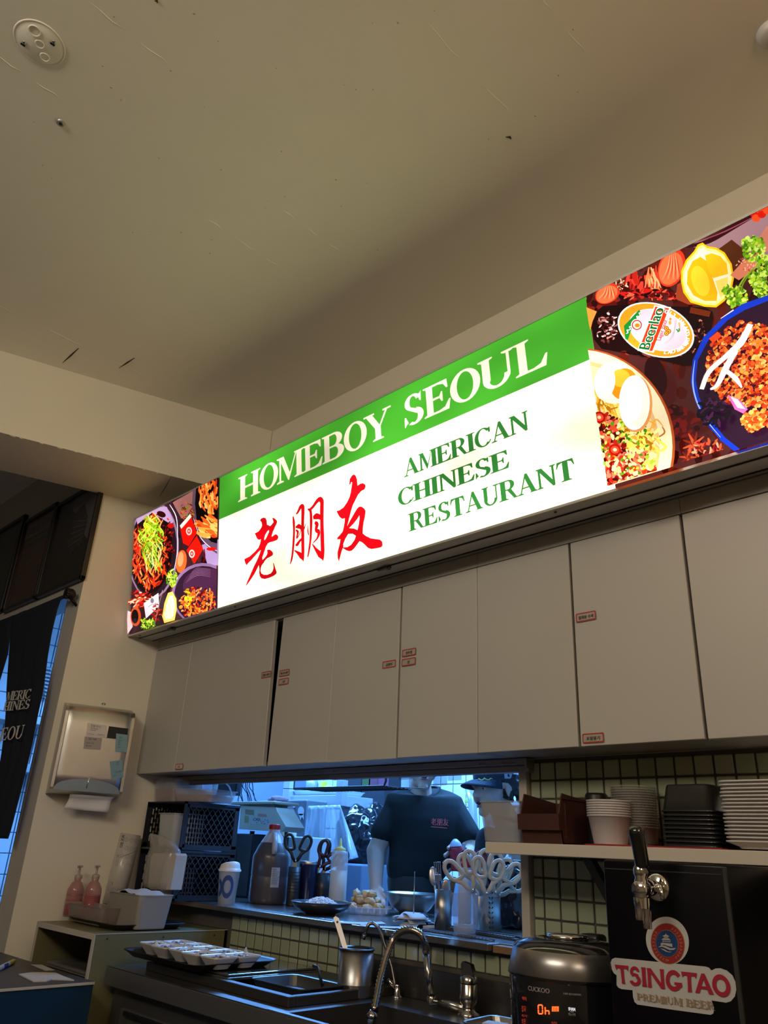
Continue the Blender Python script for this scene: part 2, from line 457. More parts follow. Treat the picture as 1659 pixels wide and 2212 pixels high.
# ================================================================== CEILING FITTINGS
pc = PZ(85, 93, CZ)
t = thing('ceiling_box_cover', 'round plaster-coloured cover plate with knock-out rings at the top left of the ceiling', 'cover plate', (pc.x, pc.y, CZ))
b = B(); R_ = .062
b.lathe([(.0001, -.002), (R_-.002, -.002), (R_, -.0005), (R_ + .003, -.003), (R_ + .0045, 0)], pc, 48); b.build('plate', plaster, t)
for (u, v), r in (((75, 65), .0155), ((86, 94), .012), ((97, 122), .0125)):
    q = PZ(u, v, CZ); B().lathe([(r - .0025, -.0022), (r - .001, -.0045), (r, -.0045), (r + .001, -.0022)], q, 24).build('knockout_ring', plaster, t)
for (u, v) in ((50, 95), (114, 94)):
    q = PZ(u, v, CZ); b = B(); b.box(q + Vector((-.0025, -.006, -.0045)), q + Vector((.0025, .006, -.001))); b.build('slot', black, t)
    B().sphere(q + Vector((.009, 0, -.003)), .005, n=12, scale=(1, 1, .5)).build('screw', steel2, t)
q = PZ(131, 265, CZ)
t = thing('ceiling_anchor', 'small round metal anchor hole in the ceiling below the round cover plate', 'anchor', q)
B().lathe([(.004, -.001), (.004, -.005), (.009, -.006), (.012, -.003), (.013, 0)], q, 20).build('collar', alu, t)
B().lathe([(.0001, -.0055), (.0045, -.0055)], q, 14).build('hole', dk, t)
q = PZ(1660, 76, CZ) + Vector((.012, 0, 0))
t = thing('ceiling_spotlight', 'white round ceiling fitting cut off by the right edge of the picture', 'lamp', q)
B().lathe([(.001, -.02), (.03, -.022), (.036, -.016), (.040, -.004), (.041, 0)], q, 40).build('ring', whitep, t)

# ================================================================== LIGHT BOX SIGN
SY0, SZ0, SY1, SZ1 = 1.682, 2.340, 1.6024, 2.915
SX0, SX1 = -3.420, -0.12
signm = mat('sign_aluminium', (.50, .49, .46), .42, .3, var=.03)
t = thing('lightbox_sign', 'long backlit sign over the cabinets: green band, red characters, food pictures at both ends', 'sign', (SX0, 1.9, SZ0))
Vv = Vector((0, SY1 - SY0, SZ1 - SZ0)); SL = Vv.length; Vn = Vv.normalized(); Nn = Vector((1, 0, 0)).cross(Vn)
back = Vector((0, 0.012, 0))
b = B()
b.prism([(SX0, SY0 + .004, SZ0 - .004), (SX0, SY1 + .004, SZ1 + .003), (SX0, 1.93, SZ1 + .003), (SX0, 1.93, SZ0 + .0), (SX0, 1.823, SZ0 - .001)], (SX1 - SX0, 0, 0))
b.build('housing', signm, t)
fo = Vector((0, SY0, SZ0)) ; ex = Vector((1, 0, 0))
def slab(b, x0, t0, x1, t1, d0, d1):
    P = [Vector((x, 0, 0)) + fo + Vn * tt for x, tt in ((x0, t0), (x1, t0), (x1, t1), (x0, t1))]
    b.prism([p + Nn * d0 for p in P], Nn * (d1 - d0))
b = B()
slab(b, SX0, SL - .001, SX1, SL + .007, -.004, .006); slab(b, SX0, -.006, SX1, .001, -.004, .006)
slab(b, SX0 - .001, -.006, SX0 + .006, SL + .007, -.004, .006)
b.build('frame_trim', mat('sign_trim', (.62, .60, .55), .35, .4), t)
b = B(); b.box((SX0 + .01, 1.73, SZ0 - .0065), (SX1, 1.733, SZ0 - .0035)); b.box((SX0 + .01, 1.792, SZ0 - .0075), (SX1, 1.797, SZ0 - .0015)); b.build('underside_seam', black, t)
b = B(); b.box((SX0 + .01, 1.735, SZ0 - .0060), (SX1, 1.79, SZ0 - .003), .001); b.build('underside_panel', signm, t)
for u, v in ((370, 1359), (830, 1228)):
    q = PZ(u, v, SZ0 - .008); b = B(); b.box(q + Vector((-.03, -.006, -.004)), q + Vector((.03, .006, .002)), .002); b.box(q + Vector((.005, -.012, -.006)), q + Vector((.02, .012, .002)), .002)
    b.build('latch', mat('latch_dark', (.12, .12, .12), .4, .6), t)
for u, v in ((302, 1373), (508, 1311), (1200, 1107)):
    q = PZ(u, v, SZ0 - .006); B().sphere(q, .0045, n=10, scale=(1, 1, .5)).build('screw', mat('latch_dark', (.12, .12, .12)), t)
fo_p = fo + Nn * .001
glow = attr_mat('backlit_film', glow=1.0)
pr = Print(fo_p, ex, Vn, step=.00025, lift=.0)
CREAM = (1.15, 1.04, .60); GREEN = (.036, .225, .014); RED = (.46, .0012, .005); LET = (.60, .54, .38)
pr.rect(-2.677, 0, -.865, SL, CREAM); pr.up()
pr.rect(-2.677, .3875, -.865, SL, GREEN); pr.build('sign_panel', glow, t)
T_, t_ = .21, .075
def ring_q(cx, cy, ro, rx_, ri, ry_, a0=0, a1=360, n=28):
    A = [math.radians(a0 + (a1 - a0) * i / n) for i in range(n + 1)]
    out = [(cx + ro*math.cos(a), cy + rx_*math.sin(a)) for a in A]; inn = [(cx + ri*math.cos(a), cy + ry_*math.sin(a)) for a in A]
    return out, inn
def glyph(ch):
    """serif capitals, cap height 1: list of (outline, holes), width"""
    S = []; R = lambda x0, y0, x1, y1: S.append(([(x0, y0), (x1, y0), (x1, y1), (x0, y1)], None))
    Q = lambda *p: S.append((list(p), None))
    h = .055
    def serif(x, y, w, up):                      # bracketed slab
        s = 1 if up else -1
        Q((x - w, y), (x + w, y), (x + w, y + s*h*.7), (x + w*.55, y + s*h*1.4), (x - w*.55, y + s*h*1.4), (x - w, y + s*h*.7))
    def stem(x, w=T_, y0=0, y1=1, sw=None):
        sw = sw or w * .95
        R(x - w/2, y0, x + w/2, y1); 
        if y0 == 0: serif(x, 0, sw, True)
        if y1 == 1: serif(x, 1, sw, False)
    def bowl(cx, cy, ro, rho, ri, rhi, a0, a1):
        o, i = ring_q(cx, cy, ro, rho, ri, rhi, a0, a1); S.append((o + i[::-1], None))
    if ch == 'H': stem(.2); stem(.76); R(.2, .46, .76, .54); W = .96
    elif ch == 'I': stem(.2); W = .4
    elif ch == 'O':
        o, _ = ring_q(.47, .5, .46, .52, 0, 0); _, i = ring_q(.47, .5, 0, 0, .25, .45); S.append((o[:-1], [i[:-1]])); W = .94
    elif ch == 'C':
        bowl(.50, .5, .48, .52, .26, .45, 38, 318); Q((.80, .68), (.90, .68), (.90, 1.02), (.85, .95), (.72, .93), (.78, .83)); Q((.70, .06), (.83, .12), (.93, .27), (.87, .28), (.76, .14)); W = .93
    elif ch == 'M':
        stem(.15, t_, sw=.15); stem(.95, T_); Q((.06, 1), (.30, 1), (.56, .28), (.53, 0), (.49, 0), (.16, .86)); Q((.49, 0), (.53, 0), (.86, 1), (.82, 1), (.52, .16)); Q((.82, 1), (1.1, 1), (1.1, .94), (.86, .90)); R(.06, .94, .3, 1); W = 1.12
    elif ch == 'N':
        stem(.16, t_, sw=.15); stem(.84, t_, y0=.01, sw=.15); Q((.04, 1), (.30, 1), (.88, .16), (.88, -.02), (.78, -.02), (.16, .86)); W = 1.0
    elif ch in 'EF':
        stem(.2); R(.2, .93, .78, 1); Q((.78, 1), (.80, .72), (.75, .72), (.66, .88), (.5, .93), (.5, 1)); R(.2, .47, .6, .54); Q((.62, .66), (.62, .34), (.58, .34), (.52, .47), (.52, .54), (.58, .66)); R(.2, 0, .8, .07); Q((.80, 0), (.86, .32), (.81, .32), (.68, .12), (.5, .07), (.5, 0)); W = .86
    elif ch == 'L':
        stem(.2); R(.2, 0, .74, .07); Q((.76, 0), (.82, .36), (.77, .36), (.64, .13), (.46, .07), (.46, 0)); W = .82
    elif ch == 'T':
        stem(.44, y1=.99); R(.06, .93, .82, 1); Q((.06, 1), (.0, .68), (.05, .68), (.14, .87), (.3, .93), (.3, 1)); Q((.82, 1), (.88, .68), (.83, .68), (.74, .87), (.58, .93), (.58, 1)); W = .88
    elif ch == 'U':
        R(.10, .3, .31, 1); R(.76, .3, .835, 1); serif(.2, 1, .2, False); serif(.8, 1, .16, False); bowl(.467, .33, .367, .35, .158+.05, .27, 180, 360); Q((.10, .3), (.31, .3), (.27, .2), (.12, .2)); Q((.76, .3), (.835, .3), (.82, .2), (.70, .2)); W = .97
    elif ch == 'Y':
        stem(.5, y1=.45); Q((.04, 1), (.28, 1), (.60, .45), (.40, .42)); Q((.82, 1), (.90, 1), (.60, .45), (.54, .45)); R(-.02, .94, .38, 1); R(.7, .94, 1.0, 1); W = .98
    elif ch == 'A':
        Q((.42, 1.02), (.54, 1.02), (.93, .0), (.69, .0), (.42, .74)); Q((.42, 1.02), (.46, .90), (.17, 0), (.10, 0)); R(.24, .28, .75, .35); serif(.14, 0, .15, True); serif(.81, 0, .19, True); W = .98
    elif ch == 'S':
        bowl(.40, .745, .32, .275, .13, .205, 20, 232); bowl(.42, .26, .36, .28, .14, .20, -128, 72)
        Q((.16, .62), (.30, .60), (.62, .44), (.60, .30), (.50, .34), (.22, .52)); Q((.66, .70), (.71, .70), (.72, 1.02), (.67, .96), (.58, .94)); Q((.05, .32), (.10, .32), (.20, .10), (.12, .06), (.06, -.02), (.04, 0)); W = .8
    elif ch in 'BRP':
        stem(.2); o, i = ring_q(.48, .735, .34, .265, .12, .20, -90, 90); S.append((o + i[::-1], None)); R(.2, .93, .5, 1); R(.2, .47, .5, .535); W = .86
        if ch == 'B': o, i = ring_q(.50, .268, .38, .268, .14, .20, -90, 90); S.append((o + i[::-1], None)); R(.2, 0, .52, .067)
        if ch == 'R': Q((.40, .50), (.62, .52), (.88, .06), (1.0, .04), (1.0, 0), (.74, 0)); W = .96
    elif ch == 'G':
        bowl(.50, .5, .48, .52, .26, .45, 40, 345); Q((.80, .68), (.88, .68), (.88, 1.0), (.82, .93), (.74, .90)); R(.66, 0.04, .88, .42); serif(.77, .47, .2, False); W = .98
    else: W = .42
    return S, W
def word(pr, st, x0, x1, y0, h, col, gap=.06, arc=None):
    Ws = [glyph(c)[1] for c in st]; tot = sum(Ws) + gap * (len(st) - 1); sx = (x1 - x0) / tot; x = x0
    for c, W in zip(st, Ws):
        for o, hs in glyph(c)[0]:
            pr.poly([(x + q[0]*sx, y0 + q[1]*h) for q in o], col, [[(x + q[0]*sx, y0 + q[1]*h) for q in H] for H in hs] if hs else None)
            pr.k += 1e-6
        x += (W + gap) * sx
ly = .0008
def letters(st, x0, x1, y0, h, col, gap=.06):
    Ws = [glyph(c)[1] for c in st]; sx = (x1 - x0) / (sum(Ws) + gap * (len(st) - 1)); x = x0
    for c, W in zip(st, Ws):
        if c != ' ':
            p = Print(fo_p, ex, Vn, lift=ly); word(p, c, x, x + W*sx, y0, h, col); p.build('letter', glow, t)
        x += (W + gap) * sx
for ch, x0, x1 in (('H', -2.538, -2.385), ('O', -2.391, -2.266), ('M', -2.276, -2.113), ('E', -2.112, -2.000), ('B', -2.002, -1.884), ('O', -1.883, -1.760), ('Y', -1.772, -1.642),
                   ('S', -1.584, -1.490), ('E', -1.490, -1.376), ('O', -1.377, -1.252), ('U', -1.259, -1.121), ('L', -1.124, -1.009)):
    letters(ch, x0, x1, .428, .108, LET, 0)
DG = (.020, .135, .022)
T_, t_ = .27, .115
letters('AMERICAN', -1.597, -1.098, .254, .060, DG, .0)
letters('CHINESE', -1.632, -1.180, .160, .058, DG, .0)
letters('RESTAURANT', -1.588, -.972, .0640, .060, DG, .0)
# the three red brush characters
Z1 = lambda p: (510 + p[0] * .21097, 1010 + p[1] * .21097)
def zp(pr, L, f=Z1): return [pr.at(*f(q)) for q in L]
pr = Print(fo_p, ex, Vn, lift=ly)
lao = [(245,540),(262,520),(285,512),(305,520),(315,545),(318,585),(335,592),(350,600),(365,585),(385,560),(378,535),(370,520),(385,515),(405,528),(420,545),(422,560),(415,580),(400,610),(378,660),(365,705),(375,705),(395,688),(410,682),(425,692),(435,710),(430,730),(420,742),(390,755),(350,765),(330,775),(310,805),(300,835),(285,880),(270,920),(272,945),(290,930),(310,905),(320,885),(322,862),(318,845),(330,840),(350,842),(372,860),(382,880),(375,900),(350,915),(320,930),(300,950),(285,975),(265,1000),(255,1030),(252,1060),(262,1085),(285,1098),(320,1098),(355,1085),(375,1060),(385,1030),(383,1000),(378,970),(390,985),(400,1020),(410,1050),(418,1072),(412,1090),(385,1110),(340,1130),(295,1142),(262,1135),(245,1115),(238,1080),(240,1040),(235,1000),(215,1040),(190,1090),(150,1150),(115,1200),(98,1218),(115,1170),(150,1090),(185,1010),(215,950),(240,890),(255,845),(235,860),(200,900),(160,945),(120,985),(112,1003),(98,985),(88,955),(85,938),(100,930),(140,910),(190,865),(230,820),(248,775),(255,735),(240,740),(225,738),(210,715),(200,690),(192,672),(205,668),(230,655),(250,630),(262,610),(268,590),(262,560),(250,545)]
pr.poly(zp(pr, lao), RED, [zp(pr, [(338,640),(320,655),(300,690),(290,725),(292,745),(305,730),(320,700),(338,660)])])
pr.build('red_character', glow, t)
pr = Print(fo_p, ex, Vn, lift=ly)
PXW = .21097 * 2.55 / FPX
for st in ([(585,500,12),(592,560,28),(595,650,24),(590,760,26),(582,860,24),(570,940,22),(555,990,8)],
           [(615,478,10),(635,455,24),(660,405,34),(682,402,40),(686,450,38),(683,560,34),(684,700,36),(686,850,36),(688,920,26),(690,965,3)],
           [(692,950,8),(668,905,44),(630,870,22),(598,848,6)], [(610,612,10),(640,602,38),(662,612,30),(690,640,18),(718,565,3)],
           [(612,640,8),(634,662,26),(622,722,14),(642,700,10),(668,640,8)], [(610,795,10),(630,785,32),(655,750,22),(685,725,22)],
           [(735,425,8),(760,440,26),(768,480,28),(770,560,30),(768,650,26),(763,740,24),(750,840,22),(736,916,14)],
           [(755,435,24),(790,400,26),(830,345,34),(860,325,38),(880,350,42),(880,420,42),(880,560,38),(884,700,42),(888,850,42),(890,920,30),(892,956,3)],
           [(890,935,14),(860,890,48),(820,840,26),(780,780,6)], [(790,515,24),(820,500,48),(850,505,40),(870,525,20)],
           [(808,560,20),(830,585,40),(820,640,28),(845,655,34),(846,690,30),(825,735,16),(785,775,6)], [(738,590,4),(738,650,14),(745,692,10)]):
    pr.brush([pr.at(*Z1(q)) for q in st], [q[2] * PXW * 1.55 for q in st], RED); pr.k += 1e-5
pr.build('red_character', glow, t)
pr = Print(fo_p, ex, Vn, lift=ly)
you = [(1160,175),(1165,120),(1185,85),(1205,70),(1225,82),(1240,120),(1245,185),(1275,165),(1300,160),(1325,175),(1328,200),(1315,225),(1285,240),(1250,280),(1225,330),(1200,380),(1180,440),(1165,500),(1150,560),(1140,600),(1170,540),(1210,470),(1240,420),(1262,400),(1285,400),(1315,420),(1328,445),(1322,500),(1308,560),(1300,620),(1298,675),(1330,700),(1380,725),(1430,732),(1475,738),(1498,760),(1502,795),(1490,815),(1440,828),(1385,835),(1350,822),(1320,790),(1290,765),(1265,755),(1240,790),(1210,830),(1185,852),(1160,857),(1130,848),(1095,825),(1085,850),(1070,905),(1055,965),(1042,925),(1040,870),(1055,810),(1065,770),(1070,735),(1050,735),(1035,738),(1040,715),(1065,690),(1085,665),(1095,650),(1105,600),(1112,560),(1115,520),(1085,525),(1060,505),(1040,470),(1030,445),(1060,438),(1100,410),(1135,360),(1160,310),(1175,255),(1185,190),(1190,150),(1180,150),(1172,175)]
pr.poly(zp(pr, you), RED, [zp(pr, [(1265,490),(1240,530),(1200,580),(1160,620),(1210,625),(1245,640),(1258,580),(1266,520)]), zp(pr, [(1150,680),(1195,678),(1228,700),(1215,740),(1180,790),(1140,815),(1100,818),(1100,780),(1120,730)])])
pr.build('red_character', glow, t)

# ---- food pictures, printed flat on the film
class Photo(Print):
    def f(s, fn, sc): s.fn = fn; s.sc = sc; return s
    def L(s, pts, col, holes=None): s.poly([s.at(*s.fn(q)) for q in pts], s.c(col), holes); s.k += 3e-5
    def c(s, h): 
        q = sph(h) if isinstance(h, str) else h
        return tuple(min(1.0, .92 * x ** 1.3) for x in q)
    def E(s, cx, cy, rx, ry, col, rot=0, n=26, wob=0, seed=1):
        r_ = random.Random(seed); pts = []
        for i in range(n):
            a = 2*math.pi*i/n; k = 1 + wob*r_.uniform(-1, 1)
            pts.append((cx + k*(rx*math.cos(a)*math.cos(rot) - ry*math.sin(a)*math.sin(rot)), cy + k*(rx*math.cos(a)*math.sin(rot) + ry*math.sin(a)*math.cos(rot))))
        s.L(pts, col)
    def S(s, pts, wd, col):
        w_ = wd if isinstance(wd, (list, tuple)) else [wd] * len(pts)
        s.brush([s.at(*s.fn(q)) for q in pts], [x * s.sc for x in w_], s.c(col)); s.k += 1.2e-5
    def scatter(s, cx, cy, rx, ry, n, ln, wd, pal, ang=(0, 360), curl=.5, seed=1, rot=0):
        r_ = random.Random(seed)
        for _ in range(n):
            a = r_.uniform(0, 2*math.pi); k = math.sqrt(r_.random()); ex_, ey_ = k*rx*math.cos(a), k*ry*math.sin(a)
            x = cx + ex_*math.cos(rot) - ey_*math.sin(rot); y = cy + ex_*math.sin(rot) + ey_*math.cos(rot)
            A = math.radians(r_.uniform(*ang)); l = ln * r_.uniform(.5, 1.2); dx, dy = math.cos(A)*l/2, math.sin(A)*l/2
            cx_, cy_ = -dy*curl*r_.uniform(-1, 1), dx*curl*r_.uniform(-1, 1); ww = wd * r_.uniform(.6, 1.3)
            s.S([(x-dx, y-dy), (x+cx_, y+cy_), (x+dx, y+dy)], [ww*.4, ww, ww*.4], r_.choice(pal))
    def clip(s, x0, x1, y0, y1):
        """trim the print to its rectangle on the film"""
        bm_ = bmesh.new(); vs = [bm_.verts.new(((v - s.O).dot(s.U), (v - s.O).dot(s.V), (v - s.O).dot(s.N))) for v in s.b.v]
        lay = bm_.faces.layers.int.new('c')
        for i, f in enumerate(s.b.f):
            try: F = bm_.faces.new([vs[j] for j in f]); F[lay] = i
            except ValueError: pass
        for co, no in (((x0, 0, 0), (-1, 0, 0)), ((x1, 0, 0), (1, 0, 0)), ((0, y0, 0), (0, -1, 0)), ((0, y1, 0), (0, 1, 0))):
            bmesh.ops.bisect_plane(bm_, geom=bm_.verts[:] + bm_.edges[:] + bm_.faces[:], plane_co=co, plane_no=no, clear_outer=True)
        bm_.verts.index_update(); nb = B()
        for f in bm_.faces:
            nb.add([s.O + s.U*v.co.x + s.V*v.co.y + s.N*v.co.z for v in f.verts], [list(range(len(f.verts)))], col=s.b.col[f[lay]])
        bm_.free(); s.b = nb
MEAT = ['c8401c', 'e2662a', 'a02818', 'f08a3c', '8c1c14', 'd85a30', '5c1410', 'f6a060']
FRY = ['f58a3a', 'ffa552', 'e86c2c', 'ffbf70', 'c84c20']
GRN = ['9cc828', 'c8e040', '7aa81e', 'e0ee70', '5c8c18']
# left picture
pr = Photo(fo_p, ex, Vn, lift=.0).f(lambda q: (q[0] * .31646, 1000 + q[1] * .31646), .31646 * 3.45 / FPX)
pr.rect(SX0, 0, -2.677, SL, (.022, .006, .010)); pr.up(); pr.scatter(1200, 640, 330, 560, 90, 90, 40, ['4a2024', '5c2c2c', '2c1018', '6c3a34'], (60, 120), .3, 18)
pr.L([(1180, 270), (1340, 180), (1330, 330), (1240, 380)], '9a6c66'); pr.L([(1380, 560), (1500, 520), (1490, 700), (1420, 700)], 'a890b4')
pr.E(1050, 600, 172, 330, '8a7488', .06); pr.E(1048, 600, 160, 318, '33202c', .06); pr.E(1035, 600, 142, 292, '1c0c10', .06)
pr.S([(1160, 285), (1205, 370), (1215, 500), (1212, 620), (1190, 730)], [3, 8, 6, 7, 2], 'f0e8f4')
pr.L([(930, 360), (1020, 300), (1140, 300), (1190, 400), (1170, 420), (1040, 340), (940, 420)], 'a48ca8')
pr.scatter(1035, 610, 118, 250, 190, 75, 20, MEAT, (40, 140), .4, 2, .06)
pr.scatter(1150, 560, 45, 180, 60, 22, 14, ['5c0c10', '8c1a16', 'c83c24', '2c0808'], seed=4)
pr.scatter(945, 600, 30, 200, 40, 60, 20, ['d83420', 'ff6a40', '8c1410'], (60, 120), .4, 5)
pr.scatter(1040, 500, 75, 120, 90, 75, 13, GRN, (30, 150), .8, 6); pr.scatter(1045, 620, 50, 120, 50, 130, 9, GRN + ['f0f4a8'], (60, 120), .5, 7)
pr.E(1110, 352, 32, 20, '3c0808', .4); pr.E(1175, 430, 22, 18, 'b01c18')
pr.L([(1330, 130), (1520, 40), (1520, 640), (1440, 590), (1380, 520), (1335, 420), (1320, 280)], '6c5466'); pr.L([(1350, 140), (1520, 50), (1520, 560), (1450, 540), (1395, 480), (1352, 400), (1340, 280)], '160a0c')
pr.S([(1330, 380), (1372, 500), (1440, 575), (1500, 605)], [2, 5, 5, 2], 'e8dcec')
pr.scatter(1440, 220, 65, 110, 80, 60, 22, FRY, (60, 120), .4, 8); pr.scatter(1440, 430, 70, 60, 42, 100, 26, FRY, (0, 50), .4, 9)
pr.scatter(1290, 330, 50, 60, 46, 30, 10, ['5c3a1c', '8a1410', '7c8c28', 'c86c3c'], seed=10)
pr.L([(1240, 430), (1310, 350), (1355, 480), (1300, 570), (1262, 550)], 'e01c10'); pr.L([(1355, 500), (1398, 590), (1340, 690), (1285, 600)], 'ee2414')
pr.L([(1240, 430), (1310, 350), (1318, 372), (1250, 452)], 'f8d8c8')
for q in ((1302, 468), (1322, 622)):
    pr.E(*q, 20, 28, 'f4c0b8'); pr.E(*q, 12, 18, 'd83c30'); pr.E(*q, 5, 8, 'f4c0b8')
pr.E(1250, 675, 36, 78, 'f06a34', .12); pr.E(1245, 660, 20, 50, 'f8946c', .12)
pr.S([(1405, 590), (1412, 640), (1400, 680)], 12, '7a1010'); pr.E(1455, 590, 34, 12, 'c81c18')
pr.E(1400, 900, 215, 215, '8c7090', -.15); pr.E(1402, 905, 200, 200, '3c2438', -.15); pr.E(1410, 830, 150, 110, '54304c', -.15)
for k in range(6): pr.S([(1280 + k*8, 820 - k*14), (1360, 770 - k*10), (1450, 780 - k*10)], [1, 3, 1], '9a7090')
pr.scatter(1370, 960, 125, 115, 240, 28, 16, MEAT + ['c87828', 'f0a040', 'e08830'], (0, 180), .5, 11); pr.scatter(1300, 920, 22, 55, 22, 26, 12, ['e8c820', 'f4e040', 'a88c10'], seed=12)
pr.scatter(1190, 790, 36, 60, 60, 24, 12, GRN, seed=13)
pr.L([(1140, 960), (1165, 890), (1195, 880), (1222, 930), (1225, 1000), (1210, 1075), (1140, 1095), (1125, 1050)], 'f4c86c'); pr.L([(1155, 960), (1175, 910), (1195, 905), (1212, 945), (1212, 1000), (1198, 1060), (1148, 1075), (1138, 1040)], 'fff2c0')
pr.S([(1185, 910), (1178, 1070)], 3, 'e8c890'); pr.S([(1205, 1000), (1145, 1010)], 2, 'e8c890')
pr.scatter(970, 930, 70, 60, 60, 50, 16, ['c82420', 'f07048', 'e8c0a0', '7a1010'], (-40, 10), .4, 14)
pr.L([(1000, 960), (1100, 890), (1105, 980), (1015, 1065)], 'e8dce0'); pr.E(1058, 942, 12, 18, '8c8490'); pr.S([(1030, 985), (1062, 965)], 4, '9c94a0')
pr.L([(885, 1010), (915, 1020), (925, 1120), (890, 1170)], 'ecc8c8'); pr.E(945, 1050, 36, 66, 'd86838'); pr.E(940, 1050, 24, 48, '220c14'); pr.E(940, 1080, 14, 18, '3c3040')
pr.scatter(1030, 1100, 52, 40, 60, 26, 13, GRN, seed=15); pr.scatter(1090, 1020, 30, 60, 40, 26, 10, ['b42018', '4c1010', 'e86444'], seed=16)
pr.S([(1130, 870), (1100, 1000), (1070, 1130)], 5, 'b09890')
pr.clip(SX0 + .004, -2.677, 0, SL); pr.build('food_picture', glow, t)
# right picture
pr = Photo(fo_p, ex, Vn, lift=.0).f(lambda q: (1200 + q[0] * .30743, 420 + q[1] * .30743), .30743 * 2.35 / FPX)
pr.rect(-.865, 0, SX1, SL, (.055, .010, .009)); pr.up(); pr.scatter(900, 1100, 900, 1000, 160, 160, 60, ['5c1c14', '4a1612', '6c2418', '3c1010'], (60, 110), .3, 19)
pr.L([(930, 365), (1100, 300), (1530, 110), (1900, 0), (1900, 500), (1530, 480), (1330, 500), (1250, 520), (1120, 400)], 'b08c90')
pr.L([(1130, 400), (1240, 320), (1340, 400), (1290, 560), (1200, 520)], '6c3c20')
pr.S([(910, 372), (1080, 330), (1300, 200), (1530, 60), (1800, -80)], [10, 34, 40, 44, 50], '4c1824'); pr.S([(960, 350), (1200, 260), (1530, 90)], [3, 8, 6], 'a86070')
for k in range(10): pr.E(1400 + 40*(k % 5) + 12*(k//5), 140 - 26*(k % 5) + 30*(k//5), 30, 26, ('d82c14', 'f06030')[k % 2])
pr.scatter(400, 830, 170, 130, 70, 70, 40, ['3c1014', '6a1c18', '2a0c10', '8c2c20'], seed=20)
for (x, y, a, b_, ro) in ((370, 700, 92, 66, -.5), (820, 520, 92, 138, .35)):
    pr.E(x, y, a, b_, 'd8482c', ro); pr.E(x - 5, y + 5, a*.86, b_*.86, 'f07c50', ro)
    for k in range(8): pr.S([(x - a*.7 + k*a*.2, y + b_*.6), (x - a*.3 + k*a*.12, y), (x + k*6 - 10, y - b_*.7)], [1, 5, 1], ('f8b890', 'c83820')[k % 2])
pr.scatter(570, 630, 90, 80, 34, 100, 44, ['8c1818', 'b83024', '4c0c10', 'd84c3c'], (80, 120), .2, 21); pr.scatter(690, 640, 50, 90, 30, 110, 14, ['f0b080', 'e88858', 'c84c38'], (70, 110), .4, 22)
pr.scatter(700, 710, 240, 34, 60, 60, 16, ['c82820', '6c1418', '2c0a10', 'f06c50'], (-40, 40), .4, 23); pr.scatter(470, 640, 40, 40, 30, 26, 10, ['f0c0a0', '8c4030', '2c1010'], seed=24)
pr.L([(862, 640), (930, 600), (960, 700), (1010, 780), (940, 780), (850, 740)], 'a85030')
bt = [(262, 900), (290, 830), (340, 790), (480, 780), (1060, 800), (1110, 830), (1118, 880), (1095, 980), (1010, 1160), (980, 1205), (920, 1212), (700, 1160), (330, 1090), (275, 1020)]
pr.L(bt, '2a0c10'); pr.scatter(370, 940, 80, 110, 70, 34, 14, ['7c4038', 'c89088', '100406', '5c1c18', 'e8c4c0'], seed=25); pr.scatter(1010, 1020, 60, 130, 60, 26, 10, ['6c302c', '100406', '3c1014', 'c07c6c'], seed=26); pr.scatter(700, 1120, 220, 26, 40, 50, 12, ['5c2420', '180608', '8c483c'], (0, 30), .3, 27)
pr.L([(960, 800), (1100, 830), (1090, 870), (950, 840)], '7c3818')
pr.L([(225, 800), (300, 830), (270, 900), (255, 960), (240, 900)], 'e8a050')
def ol(k, dx=0): return [(715 + dx + k*(268*math.cos(a) - 0*math.sin(a)) + 22*math.sin(a)*k, 960 + k*(192*math.sin(a)) + k*36*math.cos(a)) for a in [2*math.pi*i/40 for i in range(40)]]
pr.L(ol(1.0), 'f4f0ea'); pr.L(ol(.955), 'f0a030'); pr.L(ol(.76, 14), 'f6f0f2'); pr.L(ol(.74, 14), 'd8c4cc')
pr.L([(585, 1105), (700, 1118), (822, 800), (705, 786)], 'f6e4d8'); pr.L([(594, 1098), (690, 1108), (808, 808), (712, 796)], 'd8481c')
pr.L([(490, 930), (520, 900), (600, 815), (610, 850), (560, 900), (520, 1030), (500, 1025)], '2a9040')
for k in range(6): pr.S([(505 + k*17, 985 - k*24), (520 + k*17, 978 - k*24), (512 + k*17, 960 - k*24), (528 + k*17, 962 - k*24)], [4, 6, 5, 4], 'f8f8f0')
def sgt(st, p, hpx, ang, col, bold=0.0, wpx=None):
    x, y = pr.at(*pr.fn(p)); h = hpx * pr.sc; 
    pr.text(st, x, y, h, pr.c(col), width=(wpx*pr.sc if wpx else None), rot=math.radians(ang), bold=bold); pr.k += 4e-5
def sline(st, p0, p1, hpx, col, bold=0.0):
    a, c = pr.at(*pr.fn(p0)), pr.at(*pr.fn(p1)); d_ = math.hypot(c[0] - a[0], c[1] - a[1]); pr.text(st, a[0], a[1], hpx*pr.sc, pr.c(col), width=d_, rot=math.atan2(c[1] - a[1], c[0] - a[0]), bold=bold); pr.k += 4e-5
sline('Beerlao', (670, 1102), (778, 806), 84, 'f8f8f0', .09); sline('Beerlao', (668, 1098), (774, 812), 76, '187030', .03)
pr.E(582, 925, 42, 42, 'f4e8ec'); pr.E(582, 925, 36, 36, 'c82c38'); pr.E(582, 925, 28, 28, 'f4d8c0'); pr.E(585, 928, 18, 14, 'e88820')
sline('Lager Beer', (748, 1035), (798, 890), 30, 'c01c38', .02)
for q in ((790, 950), (806, 970), (790, 985)): pr.E(*q, 17, 17, 'a86418'); pr.E(*q, 11, 11, 'e8b040'); pr.E(*q, 5, 5, 'a86418')
pr.E(815, 910, 10, 14, 'f0a040'); pr.E(818, 885, 8, 10, 'e89030')
